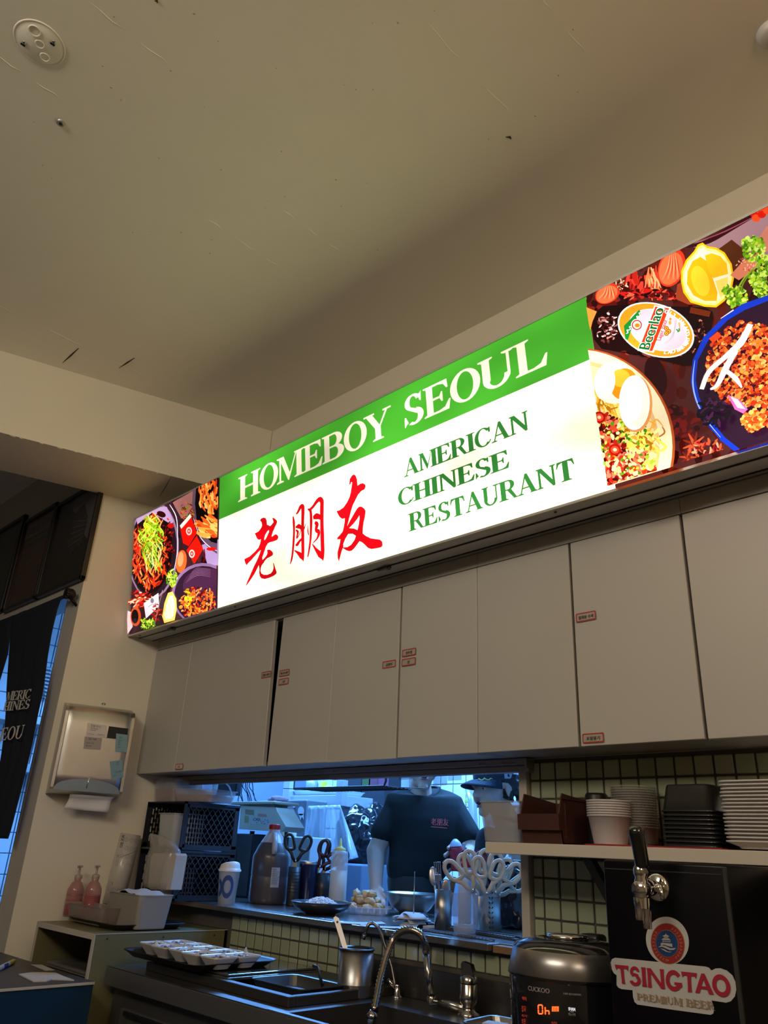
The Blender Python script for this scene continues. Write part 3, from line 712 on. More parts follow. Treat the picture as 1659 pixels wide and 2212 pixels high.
for k in range(5): pr.S([(770 + k*16, 1060 - k*3), (840 + k*5, 1000 - k*26), (845 + k*4, 900 - k*5)], [1, 3, 1], 'b8a4a8')
for k in range(7): pr.S([(872 + k*2, 900 + k*11), (886, 905 + k*11)], 7, 'c89c28')
pr.S([(868, 975), (880, 965), (878, 950)], 8, '30904c'); pr.S([(860, 955), (872, 968)], 7, '30904c')
s_ = 'LAO BREWERY COMPANY LTD.'
for i, ch in enumerate(s_):
    a = math.radians(82 - i * 6.6); a_ = a
    cx, cy = 722 + .865*(268*math.cos(a)) + 19*math.sin(a), 960 + .865*192*math.sin(a) + 31*math.cos(a)
    x, y = pr.at(*pr.fn((cx, cy))); a2 = a + .02; nx, ny = 722 + .865*268*math.cos(a2) + 19*math.sin(a2), 960 + .865*192*math.sin(a2) + 31*math.cos(a2); x2, y2 = pr.at(*pr.fn((nx, ny)))
    if ch != ' ': pr.text(ch, x, y, 24*pr.sc, (1.3, 1.25, 1.1), rot=math.atan2(y - y2, x - x2), bold=.06)
# lemon
lem = [(1045, 350), (1075, 375), (1140, 385), (1200, 420), (1250, 500), (1265, 600), (1245, 700), (1200, 760), (1140, 805), (1060, 800), (960, 770), (910, 700), (893, 620), (895, 550), (930, 470), (985, 410), (1010, 365)]
c0 = (1080, 590); sc_ = lambda L, k: [(c0[0] + (x-c0[0])*k, c0[1] + (y-c0[1])*k) for x, y in L]
pr.L(lem, 'f8c818'); pr.L(sc_(lem, .93), 'fff09c'); pr.L(sc_(lem, .84), 'fff0d0')
pr.L([(975, 480), (1030, 450), (1075, 480), (1110, 580), (1150, 700), (1145, 760), (1060, 760), (980, 720), (935, 640), (940, 550)], 'ffc020'); pr.E(1030, 620, 60, 110, 'ffd440', -.3)
pr.L([(1062, 440), (1110, 425), (1170, 445), (1215, 500), (1225, 570), (1120, 600), (1085, 540)], 'ffc828'); pr.L([(1135, 620), (1225, 590), (1220, 690), (1170, 740)], 'ffe07c')
pr.L([(1240, 580), (1330, 480), (1450, 380), (1500, 460), (1380, 560), (1300, 615)], 'e09070'); pr.scatter(1370, 500, 90, 50, 40, 16, 8, ['c8604c', 'f8c0a0'], seed=30); pr.L([(1420, 350), (1493, 240), (1700, 200), (1700, 380), (1470, 420)], 'd89078')
for (x, y, r_, n_) in ((1285, 735, 70, 90), (1440, 610, 60, 60), (1400, 400, 85, 110), (1500, 520, 70, 90), (1480, 680, 70, 60), (1225, 690, 34, 30), (1600, 480, 90, 60)): pr.scatter(x, y, r_, r_, n_, 34, 20, GRN + ['d8ec80', '9cc040'], seed=int(x))
pr.S([(1430, 530), (1350, 600), (1290, 700)], 10, 'a8c040'); pr.S([(1410, 540), (1340, 640), (1320, 700)], 8, '88a828')
# blue-rimmed plate
pr.L([(1190, 890), (1330, 790), (1530, 720), (1900, 620), (1900, 2000), (1330, 1860), (1180, 1740), (1060, 1600), (1000, 1460), (970, 1330), (985, 1180), (1060, 1020)], '1c48c0')
pr.L([(1230, 900), (1350, 830), (1530, 760), (1900, 680), (1900, 1960), (1350, 1830), (1210, 1720), (1090, 1570), (1030, 1440), (1005, 1320), (1020, 1180), (1100, 1030)], '3c1c38')
pr.S([(1000, 1180), (985, 1330), (1010, 1460), (1075, 1590), (1180, 1720)], [2, 9, 8, 6, 2], 'a8c0f4'); pr.S([(1180, 890), (1270, 830)], [3, 8], 'e0e8ff')
pr.scatter(1380, 1220, 290, 300, 900, 30, 24, MEAT + FRY, seed=31); pr.scatter(1560, 1350, 260, 330, 500, 30, 24, MEAT + FRY, seed=32)
pr.scatter(1430, 1620, 80, 70, 120, 28, 22, FRY, seed=33); pr.scatter(1150, 1560, 110, 90, 50, 60, 20, ['2c1430', '582c50', '1c0c20'], seed=34)
pr.S([(1410, 950), (1340, 1080), (1230, 1180), (1120, 1280), (1070, 1400)], [30, 44, 30, 30, 26], 'f4ece8'); pr.S([(1310, 1130), (1240, 1250), (1180, 1370), (1130, 1400)], [30, 36, 26, 10], 'fdf6f0'); pr.S([(1240, 1270), (1310, 1330), (1350, 1390)], [20, 26, 8], 'f0e4e4')
pr.L([(1250, 1440), (1330, 1470), (1392, 1540), (1360, 1570), (1300, 1540)], 'd878b8'); pr.L([(1270, 1450), (1320, 1470), (1375, 1540), (1320, 1530)], 'f4d0e4'); pr.L([(1120, 1050), (1180, 1000), (1210, 1030), (1150, 1080)], 'e85c2c')
# noodle bowl
pr.E(750, 1310, 74, 140, '3c1018', -.25); pr.scatter(900, 1650, 140, 140, 60, 60, 40, ['5c1418', '3c0c14', '7c2020'], seed=35)
pr.E(200, 1800, 686, 690, 'b8602c', n=60); pr.E(196, 1800, 672, 680, 'f4dcb8', n=60); pr.E(190, 1805, 590, 610, 'e0bc88', n=60); pr.E(180, 1810, 570, 590, 'f0d4a4', n=60)
pr.scatter(420, 1620, 150, 330, 180, 130, 16, ['f8d060', 'f0b838', 'ffe890', 'c88820'], (20, 110), .9, 36); pr.scatter(640, 1740, 130, 150, 90, 110, 18, ['f4d468', 'e8b040', 'ffe8a0', 'b87c20'], seed=37, curl=1.6)
pr.scatter(430, 1840, 110, 270, 260, 46, 30, ['c83020', '8c1814', 'e86040', '5c100c', 'f09070'], seed=38); pr.scatter(620, 1960, 140, 130, 160, 46, 30, ['c04428', 'e88058', '8c2414', 'f4c0a0'], seed=39)
pr.scatter(560, 1800, 190, 220, 90, 30, 18, GRN + ['4c8c20'], seed=40); pr.scatter(500, 1850, 200, 230, 46, 40, 24, ['f8e4b0', 'f0d090'], seed=41)
for x, y in ((370, 1600), (480, 1825)): pr.E(x, y, 44, 40, 'c01814', .3); pr.E(x, y, 30, 26, 'f06040', .3); pr.E(x, y, 14, 12, 'f8d8b0', .3)
pr.E(472, 1360, 140, 148, 'fff6dc', .2); pr.E(540, 1370, 92, 110, 'f8a420', .3); pr.E(520, 1330, 66, 62, 'ffc84c', .3); pr.E(410, 1360, 70, 120, 'fff8e8', .15)
pr.E(625, 1510, 116, 196, 'e0a060'); pr.E(615, 1500, 108, 190, 'fffaf0'); pr.E(640, 1520, 76, 150, 'f4e8d8'); pr.E(600, 1480, 76, 150, 'fffdf8')
pr.scatter(740, 1900, 36, 60, 16, 70, 30, ['fce0a0', 'a8c030', 'f0c070'], seed=42)
for k in range(9): 
    a = k * .7; pr.S([(1035, 1790), (1035 + 85*math.cos(a), 1790 + 85*math.sin(a))], [22, 6], ('c8603c', '8c3420')[k % 2])
for k in range(8):
    a = k * .8; pr.S([(990, 1880), (990 + 60*math.cos(a), 1880 + 50*math.sin(a))], [18, 5], ('b8502c', '7c2c1c')[k % 2])
pr.scatter(1130, 1830, 130, 60, 50, 50, 14, ['c86040', '7c2818', 'e8a080', 'a0182c'], seed=43)
pr.clip(-.865, SX1, 0, SL); pr.build('food_picture', glow, t)
# ================================================================== WALL CABINETS
CY = 1.82
seams_top = [-3.385, -3.067, -2.762, -2.4266, -2.086, -1.757, -1.4308, -1.0955, -.7627, -.425, -.09, .25]
seams_bot = [-3.385, -3.064, -2.744, -2.4180, -2.083, -1.752, -1.4300, -1.0968, -.7644, -.425, -.09, .25]
CB, CT = 1.7235, 2.288
clab = ['pale wall cabinet in the corner, the one against the left wall', 'pale wall cabinet with the ajar door and the widest black gap', 'pale wall cabinet in the middle, above the black-shirted cook, stickers on both doors',
        'pale wall cabinet with two stickers on its right-hand door, over the black rice cooker', 'pale wall cabinet at the right edge of the picture, over the beer tap']
for k in range(5):
    i = 2 * k; x0, x1 = seams_top[i], seams_top[i+2]
    t = thing('wall_cabinet', clab[k], 'cabinet', ((x0 + x1)/2, 1.9, CB), group='row of wall cabinets')
    b = B(); g = .0015
    b.box((x0 + g, 1.842, CB + .001), (x1 - g, 2.0, CB + .018)); b.box((x0 + g, 1.842, CT), (x1 - g, 1.998, 2.322)); b.box((x0 + g, 1.842, CB), (x0 + .018, 2.0, 2.33)); b.box((x1 - .018, 1.842, CB), (x1 - g, 2.0, 2.33))
    b.build('carcass', cab_in, t)
    b = B(); b.box((x0 + .0185, 1.90, CB + .0185), (x1 - .0185, 1.998, CT - .001)); b.build('interior_shade', black, t)  # solid black block stands in for the shade behind the door gaps
    b = B(); b.box((x0 + .0008, 1.824, CT + .004), (x1 - .0008, 1.842, 2.337)); b.build('fascia', cab_m, t)
    for j in (0, 1):
        ta, tb, ba, bb_ = seams_top[i+j], seams_top[i+j+1], seams_bot[i+j], seams_bot[i+j+1]
        gl = {3: .0205, 7: .004, 5: .003, 8: .004}.get(i+j, .0008); gr = {2: .030, 4: .0008, 7: .004, 6: .004, 4: .0035}.get(i+j, .0008)
        glb = {3: .004}.get(i+j, gl); grb = {2: .020}.get(i+j, gr)
        yo = {2: -.004, 3: -.001, 4: -.002}.get(i+j, 0)
        drop = {4: -.002, 8: -.001}.get(i+j, 0)
        P = [(ba + glb, CY + yo, CB + drop), (bb_ - grb, CY + yo, CB + drop), (tb - gr, CY + yo, CT + drop), (ta + gl, CY + yo, CT + drop)]
        b = B(); b.prism(P, (0, .018, 0)); d = b.build('door', cab_m, t)
        bv = bmesh.new(); bv.from_mesh(d.data); bmesh.ops.bevel(bv, geom=bv.edges[:], offset=.0014, segments=1, affect='EDGES'); bv.to_mesh(d.data); bv.free()
# handwritten stickers on the doors
ink = attr_mat('printed_sheet', .55)
redl = sph('b0201c'); wht = sph('c8c0b4'); blk = (.01, .01, .012)
def sticker(px4, txt, lab, hh=.5, white=False):
    """px4: lower left, lower right, upper right, upper left pixels on the door plane"""
    y = CY - .0045 if px4[0][0] < 600 else CY - .0025
    C_ = [PY(*q, y) for q in px4]; x0 = (C_[0].x + C_[3].x)/2; x1 = (C_[1].x + C_[2].x)/2; z0 = (C_[0].z + C_[1].z)/2; z1 = (C_[2].z + C_[3].z)/2
    t = Print((x0, y, z0), (1, 0, 0), (0, 0, 1), lift=.0003); W, H = x1 - x0, z1 - z0; e = H*.055
    r_ = H*.12
    def rr(a, b_, c, d, r): return [(x + r*math.cos(q), y_ + r*math.sin(q)) for x, y_, s_ in ((c-r, b_+r, -90), (c-r, d-r, 0), (a+r, d-r, 90), (a+r, b_+r, 180)) for q in [math.radians(s_ + 30*k) for k in range(4)]]
    t.poly(rr(0, 0, W, H, r_), wht if white else sph('a89f92')); t.up(); t.poly(rr(e*.4, e*.4, W-e*.4, H-e*.4, r_), redl, [rr(e*2.5, e*2.5, W-e*2.5, H-e*2.5, r_*.7)]); t.up()
    tw_ = text_shape(txt)[2]; h = H*hh*.62; wd = min(W*.72, tw_*h*1.05)
    t.text(txt, (W - wd)/2, H*.30, h, blk, width=wd, bold=.05, shear=.06)
    tag(t.build('sticker', ink), lab, 'sticker', 'handwritten stickers on the cabinet doors')
Zc = lambda a, b_: (550 + a*.223, 1390 + b_*.223)
sticker([Zc(65, 342), Zc(157, 325), Zc(160, 262), Zc(68, 280)], '컵밥 반찬', 'red-framed sticker left of the black door gap')
sticker([Zc(238, 325), Zc(337, 307), Zc(340, 243), Zc(242, 262)], '파스타 라면', 'red-framed sticker right of the black door gap, upper of two')
sticker([Zc(230, 410), Zc(328, 392), Zc(333, 328), Zc(236, 346)], '그릇', 'red-framed sticker right of the black door gap, lower of two')
sticker([Zc(1237, 248), Zc(1368, 228), Zc(1370, 155), Zc(1240, 176)], '곰팡이', 'red-framed sticker alone on the door right of the middle, left of two stacked ones')
sticker([Zc(1428, 135), Zc(1562, 108), Zc(1564, 36), Zc(1430, 66)], '컵뚜껑', 'red-framed sticker with three characters, upper of the pair over the cook')
sticker([Zc(1424, 226), Zc(1558, 203), Zc(1562, 128), Zc(1426, 156)], '컵', 'red-framed sticker with one character, lower of the pair over the cook')
sticker([(1244.5, 1345.5), (1288, 1337.5), (1287, 1318), (1243.5, 1326)], '일회용 수저', 'red-framed sticker halfway up the wide right door')
sticker([(1259, 1607), (1305.5, 1602.5), (1304, 1581), (1257.5, 1585.5)], '포장용기', 'red-framed sticker at the foot of the wide right door')
sticker([(378, 1662.5), (394, 1661.5), (396, 1649.5), (379.5, 1650.5)], '초밥', 'small red-framed white sticker at the foot of a corner cabinet door', white=True)

# ---- roller of the hatch shutter under the cabinets
t = thing('hatch_roller_cassette', 'long grey roller cassette under the cabinets over the right half of the hatch', 'shutter', (-1.8, 1.98, 1.70))
cas = mat('cassette_grey', (.30, .30, .33), .4, .3)
xa, xb = PY(704, 1668, 1.965).x, PY(1140, 1650, 1.965).x
b = B(); b.box((xa, 1.955, 1.7035), (xb, 1.995, 1.7215), .002); b.build('cassette', cas, t)
b = B(); b.box((xa + .018, 1.965, 1.684), (xb + .002, 1.995, 1.7030), .003); b.build('bottom_rail', cas, t)
b = B(); b.box((xb - .003, 1.953, 1.694), (xb + .003, 1.997, 1.7200), .001); b.build('end_cap', alu, t)
for tx_, dx_ in (('블라인드', (xb - xa) - .17), ('Made in Korea', (xb - xa) - .085), ('블라인드', .05)):
    pr = Print((xa, 1.955, 1.7035), (1, 0, 0), (0, 0, 1)); pr.text(tx_, dx_, .005, .0055, (.02, .02, .022)); pr.build('print', ink, t, kind_='stuff')
b = B(); b.box((-3.30, 1.96, 1.704), (xa - .001, 1.995, 1.7215), .002); b.box((-3.30, 1.97, 1.686), (xa + .016, 1.992, 1.7035), .002)
tag(b.build('hatch_head_rail', mat('rail_grey', (.22, .22, .21), .45)), 'grey head rail over the left half of the kitchen hatch', 'rail')

# ================================================================== PAPER TOWEL DISPENSER on the slanting wall
ty = Vector((.2924, 1, 0)).normalized(); tn = Vector((ty.y, -ty.x, 0))       # along the wall, out of the wall
def WP(u, v, off=0):                                                      # pixel on the wall plane pushed out by off
    o = Vector((WL(1.82), 1.82, 0)) + tn * off; d = ray(u, v); return EYE + d * (tn.dot(o - EYE) / tn.dot(d))
wu = lambda p: (p - Vector((WL(1.82), 1.82, 0))).dot(ty)
DP = .115
pa = wu(WP(143, 1519, 0)); pb = wu(WP(290, 1547, DP*.5)); zt = WP(143, 1519, 0).z; zb = WP(97, 1719, 0).z
ua = wu(WP(156, 1526, DP)); ub = wu(WP(291, 1545, DP)); z1 = WP(156, 1526, DP).z; z0 = WP(126, 1707, DP).z
uc = wu(WP(97, 1719, 0))
t = thing('paper_towel_dispenser', 'brushed steel paper towel dispenser on the left wall with cards stuck to it', 'dispenser', WP(190, 1719, .001))
O_ = Vector((WL(1.82), 1.82, 0)); F = lambda u, z, off: O_ + ty*u + tn*off + Vector((0, 0, z))
uL, uR = min(uc, ua) - .0, ub + .004
def curve(u, z):        # pressed curve of the cover
    return 0
b = B()
n_ = 20; vs = []; prof = [(zt + .002, .004), (z1 + .004, DP*.86), (z1 - .018, DP - .004)] + [(z1 - .018 - (z1 - z0 - .03)*k/6, DP) for k in range(1, 7)] + [(z0 + .004, DP - .012), (z0 - .006, DP - .04), (z0 - .012, .012)]
for (z, d) in prof:
    for i in range(n_ + 1):
        s_ = i / n_; e = min(s_, 1 - s_); inset = 0
        vs.append(F(uL + .012 + (uR - uL - .024)*s_, z, max(.002, d - (.006 if e < .03 else 0))))
fs = []
for j in range(len(prof) - 1):
    for i in range(n_): fs.append([j*(n_+1)+i, j*(n_+1)+i+1, (j+1)*(n_+1)+i+1, (j+1)*(n_+1)+i])
b.add(vs, fs, True)
for side in (uL, uR):
    P = [F(side, z, d) for z, d in prof] + [F(side, z0 - .012, 0), F(side, zt + .002, 0)]
    b.prism(P, ty * (.012 if side == uL else -.012))
b.build('cover', steel, t)
um = (uL + uR)/2
# arched recess, coloured blue for reflected kitchen light, and key slot on the cover
b = B(); zc = z0 + .002; L1 = []
for k in range(19):
    a = math.pi * k / 18; L1.append(F(um + (uR - uL)*.46*math.cos(a), zc + .050*math.sin(a)**.8, DP + .0012))
b.prism(L1, tn * .0012); b.build('arch_reflection', mat('arch_reflection_blue', (.30, .42, .62), .22, .9), t)
b = B(); b.tube([F(um - .004, z0 + .016, DP + .002), F(um + .002, z0 + .062, DP + .003)], .0022, 8); b.sphere(F(um + .002, z0 + .064, DP + .003), .004, n=10); b.build('stay_wire', chrome, t)
b = B(); b.lathe([(.009, 0), (.009, .006), (.0001, .008)], (0, 0, 0), 14, M=Matrix.Translation(F(um + .01, zt + .004, DP*.55))); b.build('lock', steel2, t)
# towel sheet hanging from the slot
b = B(); q0 = wu(WP(146, 1722, .07)); q1 = wu(WP(240, 1727, .07)); zh = z0 - .012
P0 = [F(q0 + .005, zh + .003, .085), F(q1 + .01, zh + .003, .085), F(q1, zh - .012, .075), F(q1 - .003, zh - .060, .07), F(q0 - .006, zh - .056, .062), F(q0 + .008, zh - .016, .06)]
bb = []
for j in range(6):
    for i in range(9):
        s_ = i/8; r_ = j/5; top_ = P0[0].lerp(P0[1], s_); mid = P0[5].lerp(P0[2], s_); low = P0[4].lerp(P0[3], s_)
        p = top_.lerp(mid, r_*3) if r_ < .34 else mid.lerp(low, (r_ - .34)/.66)
        bb.append(p + tn*(.004*math.sin(s_*5 + r_*3)))
fs = [[j*9+i, j*9+i+1, (j+1)*9+i+1, (j+1)*9+i] for j in range(5) for i in range(8)]
b.add(bb, fs, True); o = b.build('paper_towel', paper); md = o.modifiers.new('s', 'SOLIDIFY'); md.thickness = .002
tag(o, 'white paper towel sheet hanging out of the dispenser slot', 'paper towel')
# cards and notes on the cover
def card(px4, col, lab, nm, lines, cat='card', lift=.0015):
    C_ = [WP(*q, DP + lift) for q in px4]; O = C_[0]; U = (C_[1] - C_[0]); V = (C_[3] - C_[0])
    t_ = Print(O, U, V - U.normalized()*V.dot(U.normalized()), lift=.0004)
    q = [((p - O).dot(t_.U), (p - O).dot(t_.V)) for p in C_]; t_.poly(q, col); t_.up(); W, H = U.length, V.length
    for (tx, x, y, h, c) in lines:
        wd = text_shape(tx)[2] * h * H; t_.text(tx, x*W, y*H, h*H, c, width=wd)
    t_.build(nm, ink, None)
    o = bpy.context.scene.objects[-1] if False else [o_ for o_ in COL.objects if o_.name.startswith(nm)][-1]
    return tag(o, lab, cat)
Zd = lambda a, b_: (180 + a*.0663, 1560 + b_*.0663)
D_ = (.03, .03, .03)
card([Zd(105, 425), Zd(750, 515), Zd(772, 110), Zd(138, 15)], sph('d8ccc4'), 'white business card with black lines on the dispenser front', 'business_card', [('안동국시', .1, .72, .16, D_), ('한식 전문점', .12, .55, .09, D_), ('서울 종로구', .12, .42, .07, D_), ('010 1234', .08, .1, .08, D_), ('[ INFO ]', .52, .12, .12, D_)])
card([Zd(0, 860), Zd(560, 910), Zd(620, 520), Zd(50, 460)], sph('a59c94'), 'faded grey note below the white business card', 'paper_note', [('메모 전화', .2, .75, .12, D_), ('02-555-1234', .1, .45, .09, D_), ('예약 확인', .1, .2, .09, D_)], 'note', .001)
card([Zd(765, 515), Zd(1420, 590), Zd(1462, 210), Zd(832, 130)], (.006, .006, .006), 'black card beside the white business card', 'black_card', [('STUDIO', .1, .72, .12, (.03, .03, .03))])
card([Zd(1045, 955), Zd(1415, 985), Zd(1440, 415), Zd(1070, 365)], sph('7fa3ad'), 'pale blue note overlapping the black card', 'sticky_note', [('김치', .12, .75, .07, D_), ('당근 2', .1, .6, .06, D_), ('양파', .1, .48, .06, D_), ('두부 3', .1, .36, .06, D_), ('합계', .12, .22, .06, D_)], 'note', .003)
card([Zd(925, 1870), Zd(1310, 1800), Zd(1240, 1225), Zd(865, 1285)], sph('7a9fa8'), 'pale blue tilted note near the bottom of the dispenser', 'sticky_note', [('주문', .5, .85, .06, D_), ('간장', .5, .75, .05, D_), ('소금 설탕', .3, .33, .07, D_), ('대파', .15, .15, .06, D_)], 'note', .002)

# ================================================================== FRONT WALL: picture frames, curtain, rod
FY = 1.444
fdark = mat('dark_frame', (.014, .011, .010), .35); glassy = mat('picture_glass', (.03, .028, .026), .12, coat=.6)
def frame(px4, lab, col, deco, wd=.02):
    q = [PY(*p, FY - .02) for p in px4]
    t = thing('picture_frame', lab, 'picture', (q[0] + q[1])/2, group='framed pictures over the doorway')
    x0 = (q[0].x + q[3].x)/2; x1 = (q[1].x + q[2].x)/2; z0 = (q[0].z + q[1].z)/2; z1 = (q[2].z + q[3].z)/2
    b = B(); 
    for a, c in (((x0, z0), (x0 + wd, z1)), ((x1 - wd, z0), (x1, z1)), ((x0, z0), (x1, z0 + wd)), ((x0, z1 - wd), (x1, z1))):
        b.box((a[0], FY - .026, a[1]), (c[0], FY - .001, c[1]), .003)
    b.build('frame', fdark, t); B().box((x0 + .01, FY - .012, z0 + .01), (x1 - .01, FY - .004, z1 - .01)).build('backing', glassy, t)
    p = Print((x0 + wd, FY - .0135, z0 + wd), (1, 0, 0), (0, 0, 1), lift=.0002); W, H = x1 - x0 - 2*wd, z1 - z0 - 2*wd
    deco(p, W, H); p.build('picture_print', attr_mat('framed_print', .25), t)
G = lambda v: (v, v*.93, v*.88)
def deco_house(p, W, H):
    p.rect(0, 0, W, H, G(.022)); p.up(); p.poly([(W*.38, H), (W, H), (W, H*.35), (W*.8, H*.5), (W*.62, H*.72), (W*.4, H*.85)], G(.085)); p.up()
    p.poly([(W*.45, H*.45), (W*.5, H*.8), (W*.68, H*.86), (W*.84, H*.66), (W*.84, H*.4), (W*.6, H*.3)], G(.03)); p.up()
    for i in range(5): p.brush([(W*.5, H*(.42+.07*i)), (W*.82, H*(.45+.045*i))], W*.012, G(.07))
def deco_menu(p, W, H):
    p.rect(0, 0, W, H, (.055, .030, .022)); p.up(); p.rect(W*.06, H*.78, W*.94, H*.96, G(.09)); p.up(); p.text('老朋友', W*.14, H*.82, H*.075, (.16, .03, .02)); p.rect(W*.06, H*.70, W*.94, H*.735, (.03, .07, .05)); p.brush([(W*.1, H*.12), (W*.8, H*.22)], H*.012, (.12, .03, .03))
    for i in range(5): p.rect(W*.1, H*(.3+.07*i), W*.85, H*(.315+.07*i), (.07, .045, .03))
def deco_plain(p, W, H):
    p.rect(0, 0, W, H, (.020, .022, .016)); p.up(); p.rect(W*.12, H*.12, W*.88, H*.88, (.026, .03, .022))
frame([(80, 1290), (174, 1253), (217, 1066), (129, 1060)], 'large dark framed print right above the curtain rod end, nearest the left wall', None, deco_house)
frame([(10, 1318), (75, 1297), (122, 1098), (55, 1115)], 'dark framed poster with a pale heading, middle of the three over the doorway', None, deco_menu)
frame([(-60, 1345), (2, 1322), (55, 1112), (-10, 1150)], 'dark framed picture cut by the left edge of the image', None, deco_plain)
# rod and split curtain
cloth = mat('navy_cloth', (.006, .009, .022), .85, bump=.3, bscale=400, var=.15)
CYy = 1.40
r0 = PY(150, 1284, CYy); zr = r0.z
t = thing('curtain_rod', 'black iron curtain rod with a knobbly round end over the kitchen doorway', 'rod', (r0.x, CYy, zr))
b = B(); b.tube([(-5.4, CYy, zr), (r0.x, CYy, zr)], .009, 10); b.build('rod', mat('iron', (.012, .010, .009), .45, .5), t)
b = B(); b.sphere((r0.x + .008, CYy, zr), .026, n=16); 
for k in range(10): b.sphere((r0.x + .008 + .017*math.cos(k*2.4), CYy - .016, zr + .019*math.sin(k*2.4)), .0095, n=8)
b.build('finial', MATS['iron'], t)
b = B(); b.tube([(r0.x + .0, CYy, zr - .01), (r0.x + .004, FY - .001, zr - .045)], .007, 8); b.build('bracket', MATS['iron'], t)
def curtain(edgeR, edgeL, lab):
    """edges: pixels down the side; cloth hangs on the plane y = CYy with soft folds"""
    n, m = 24, 16
    def samp(E, s_):
        k = s_*(len(E) - 1); i = min(int(k), len(E) - 2); a, c = E[i], E[i+1]; f_ = k - i
        return PY(a[0] + (c[0]-a[0])*f_, a[1] + (c[1]-a[1])*f_, CYy - .012)
    vs = []
    for j in range(n + 1):
        R_, L_ = samp(edgeR, j/n), samp(edgeL, j/n)
        for i in range(m + 1):
            p = L_.lerp(R_, i/m); p.y += .010*math.sin(i*1.3 + j*.12)*(.3 + j/n) - .004; vs.append(p)
    fs = [[j*(m+1)+i, j*(m+1)+i+1, (j+1)*(m+1)+i+1, (j+1)*(m+1)+i] for j in range(n) for i in range(m)]
    b = B(); b.add(vs, fs, True); o = b.build('door_curtain', cloth); md = o.modifiers.new('s', 'SOLIDIFY'); md.thickness = .0022; md.offset = 1
    return tag(o, lab, 'curtain')
cr = curtain([(140, 1288), (128, 1300), (113, 1360), (103, 1420), (95, 1490), (84, 1545), (72, 1610), (58, 1670), (45, 1730), (30, 1790), (23, 1812)], [(28, 1330), (24, 1360), (20, 1410), (14, 1480), (10, 1560), (2, 1620), (-8, 1680), (-20, 1730), (-40, 1780), (-48, 1800), (-50, 1810)], 'navy doorway curtain panel with white serif capitals, beside the grey door jamb')
curtain([(27, 1330), (22, 1370), (18, 1410), (10, 1440), (2, 1470), (-8, 1520), (-30, 1600), (-60, 1700), (-90, 1800)], [(-120, 1395), (-125, 1420), (-130, 1460), (-140, 1500), (-150, 1540), (-160, 1600), (-180, 1680), (-200, 1750), (-220, 1830)], 'navy doorway curtain panel cut by the left edge of the picture')
p = Print((-4.2, CYy - .030, 1.5), (1, 0, 0), (0, 0, 1), lift=0)
def ctext(st, pa_, pb_, hpx, start, lean=0):
    a, c = p.at(*pa_), p.at(*pb_); h = hpx * 3.35 / FPX
    Ws = [glyph(ch)[1] for ch in st]; tot = sum(Ws); sx = (c[0] - a[0]) / tot; x = a[0]
    for ch, W_ in zip(st, Ws):
        y = a[1] + (c[1] - a[1]) * (x - a[0]) / (c[0] - a[0])
        for o, hs in glyph(ch)[0]:
            p.poly([(x + q[0]*sx, y + q[1]*h) for q in o], (.72, .70, .66), [[(x + q[0]*sx, y + q[1]*h) for q in H] for H in hs] if hs else None); p.k += 1e-6
        x += W_ * sx
# placed after the photograph: the left letters are lost in the fold
ctext('MERIC', (12, 1515), (64, 1509), 21, 0); ctext('HINES', (6, 1537), (62, 1531), 21, 0); ctext('EOU', (-2, 1601), (48, 1595), 29, 0)
tag(p.build('curtain_lettering', ink), 'white serif lettering printed on the navy doorway curtain', 'lettering')
cr_l = [o for o in COL.objects if o.name == 'curtain_lettering'][0]; cr_l.parent = cr; cr_l.name = 'lettering'; cr_l['kind'] = 'stuff'
for k_ in ('label', 'category'): del cr_l[k_]
# ================================================================== LEDGE OF THE HATCH
LZ = 1.232
ledge_m = mat('ledge_steel', (.30, .29, .28), .24, .85, bump=.12, bscale=30, var=.2)
b = B(); b.box((-3.33, 2.0, LZ - .018), (-1.41, 2.64, LZ), .002); b.box((WL(1.95) + .005, 1.948, LZ - .018), (-1.497, 2.002, LZ), .002)
o = tag(b.build('ledge', ledge_m), 'stainless steel ledge of the hatch carrying jug, cup, tins and food', 'counter')
wood = mat('raw_wood', (.22, .13, .06), .7, bump=.4, bscale=120, var=.25)
b = B(); b.box((-1.495, 1.968, LZ - .022), (HX1, 2.001, LZ - .004), .001)
tag(b.build('wooden_batten', wood), 'bare wooden batten end at the right end of the steel ledge', 'batten')
b = B(); b.box((-3.33, 2.125, FZ), (-1.41, 2.30, LZ - .019)); b.build('wall_hatch_inner', kplast, kind='structure')
def rr2(w_, d_, r, z, n=5):
    r = min(r, w_/2 - 1e-4, d_/2 - 1e-4)
    return [(x + r*math.cos(q), y + r*math.sin(q), z) for x, y, s_ in ((w_/2-r, -d_/2+r, -90), (w_/2-r, d_/2-r, 0), (-w_/2+r, d_/2-r, 90), (-w_/2+r, -d_/2+r, 180)) for q in [math.radians(s_ + 90*k/n) for k in range(n+1)]]
def loft(b, rings, M=None, cap0=True, cap1=False, smooth=True):
    m = len(rings[0]); vs = [M @ Vector(p) if M else Vector(p) for r in rings for p in r]
    fs = [[j*m+i, j*m+(i+1) % m, (j+1)*m+(i+1) % m, (j+1)*m+i] for j in range(len(rings)-1) for i in range(m)]
    if cap0: fs.append(list(range(m))[::-1])
    if cap1: fs.append([(len(rings)-1)*m+i for i in range(m)])
    b.add(vs, fs, smooth)
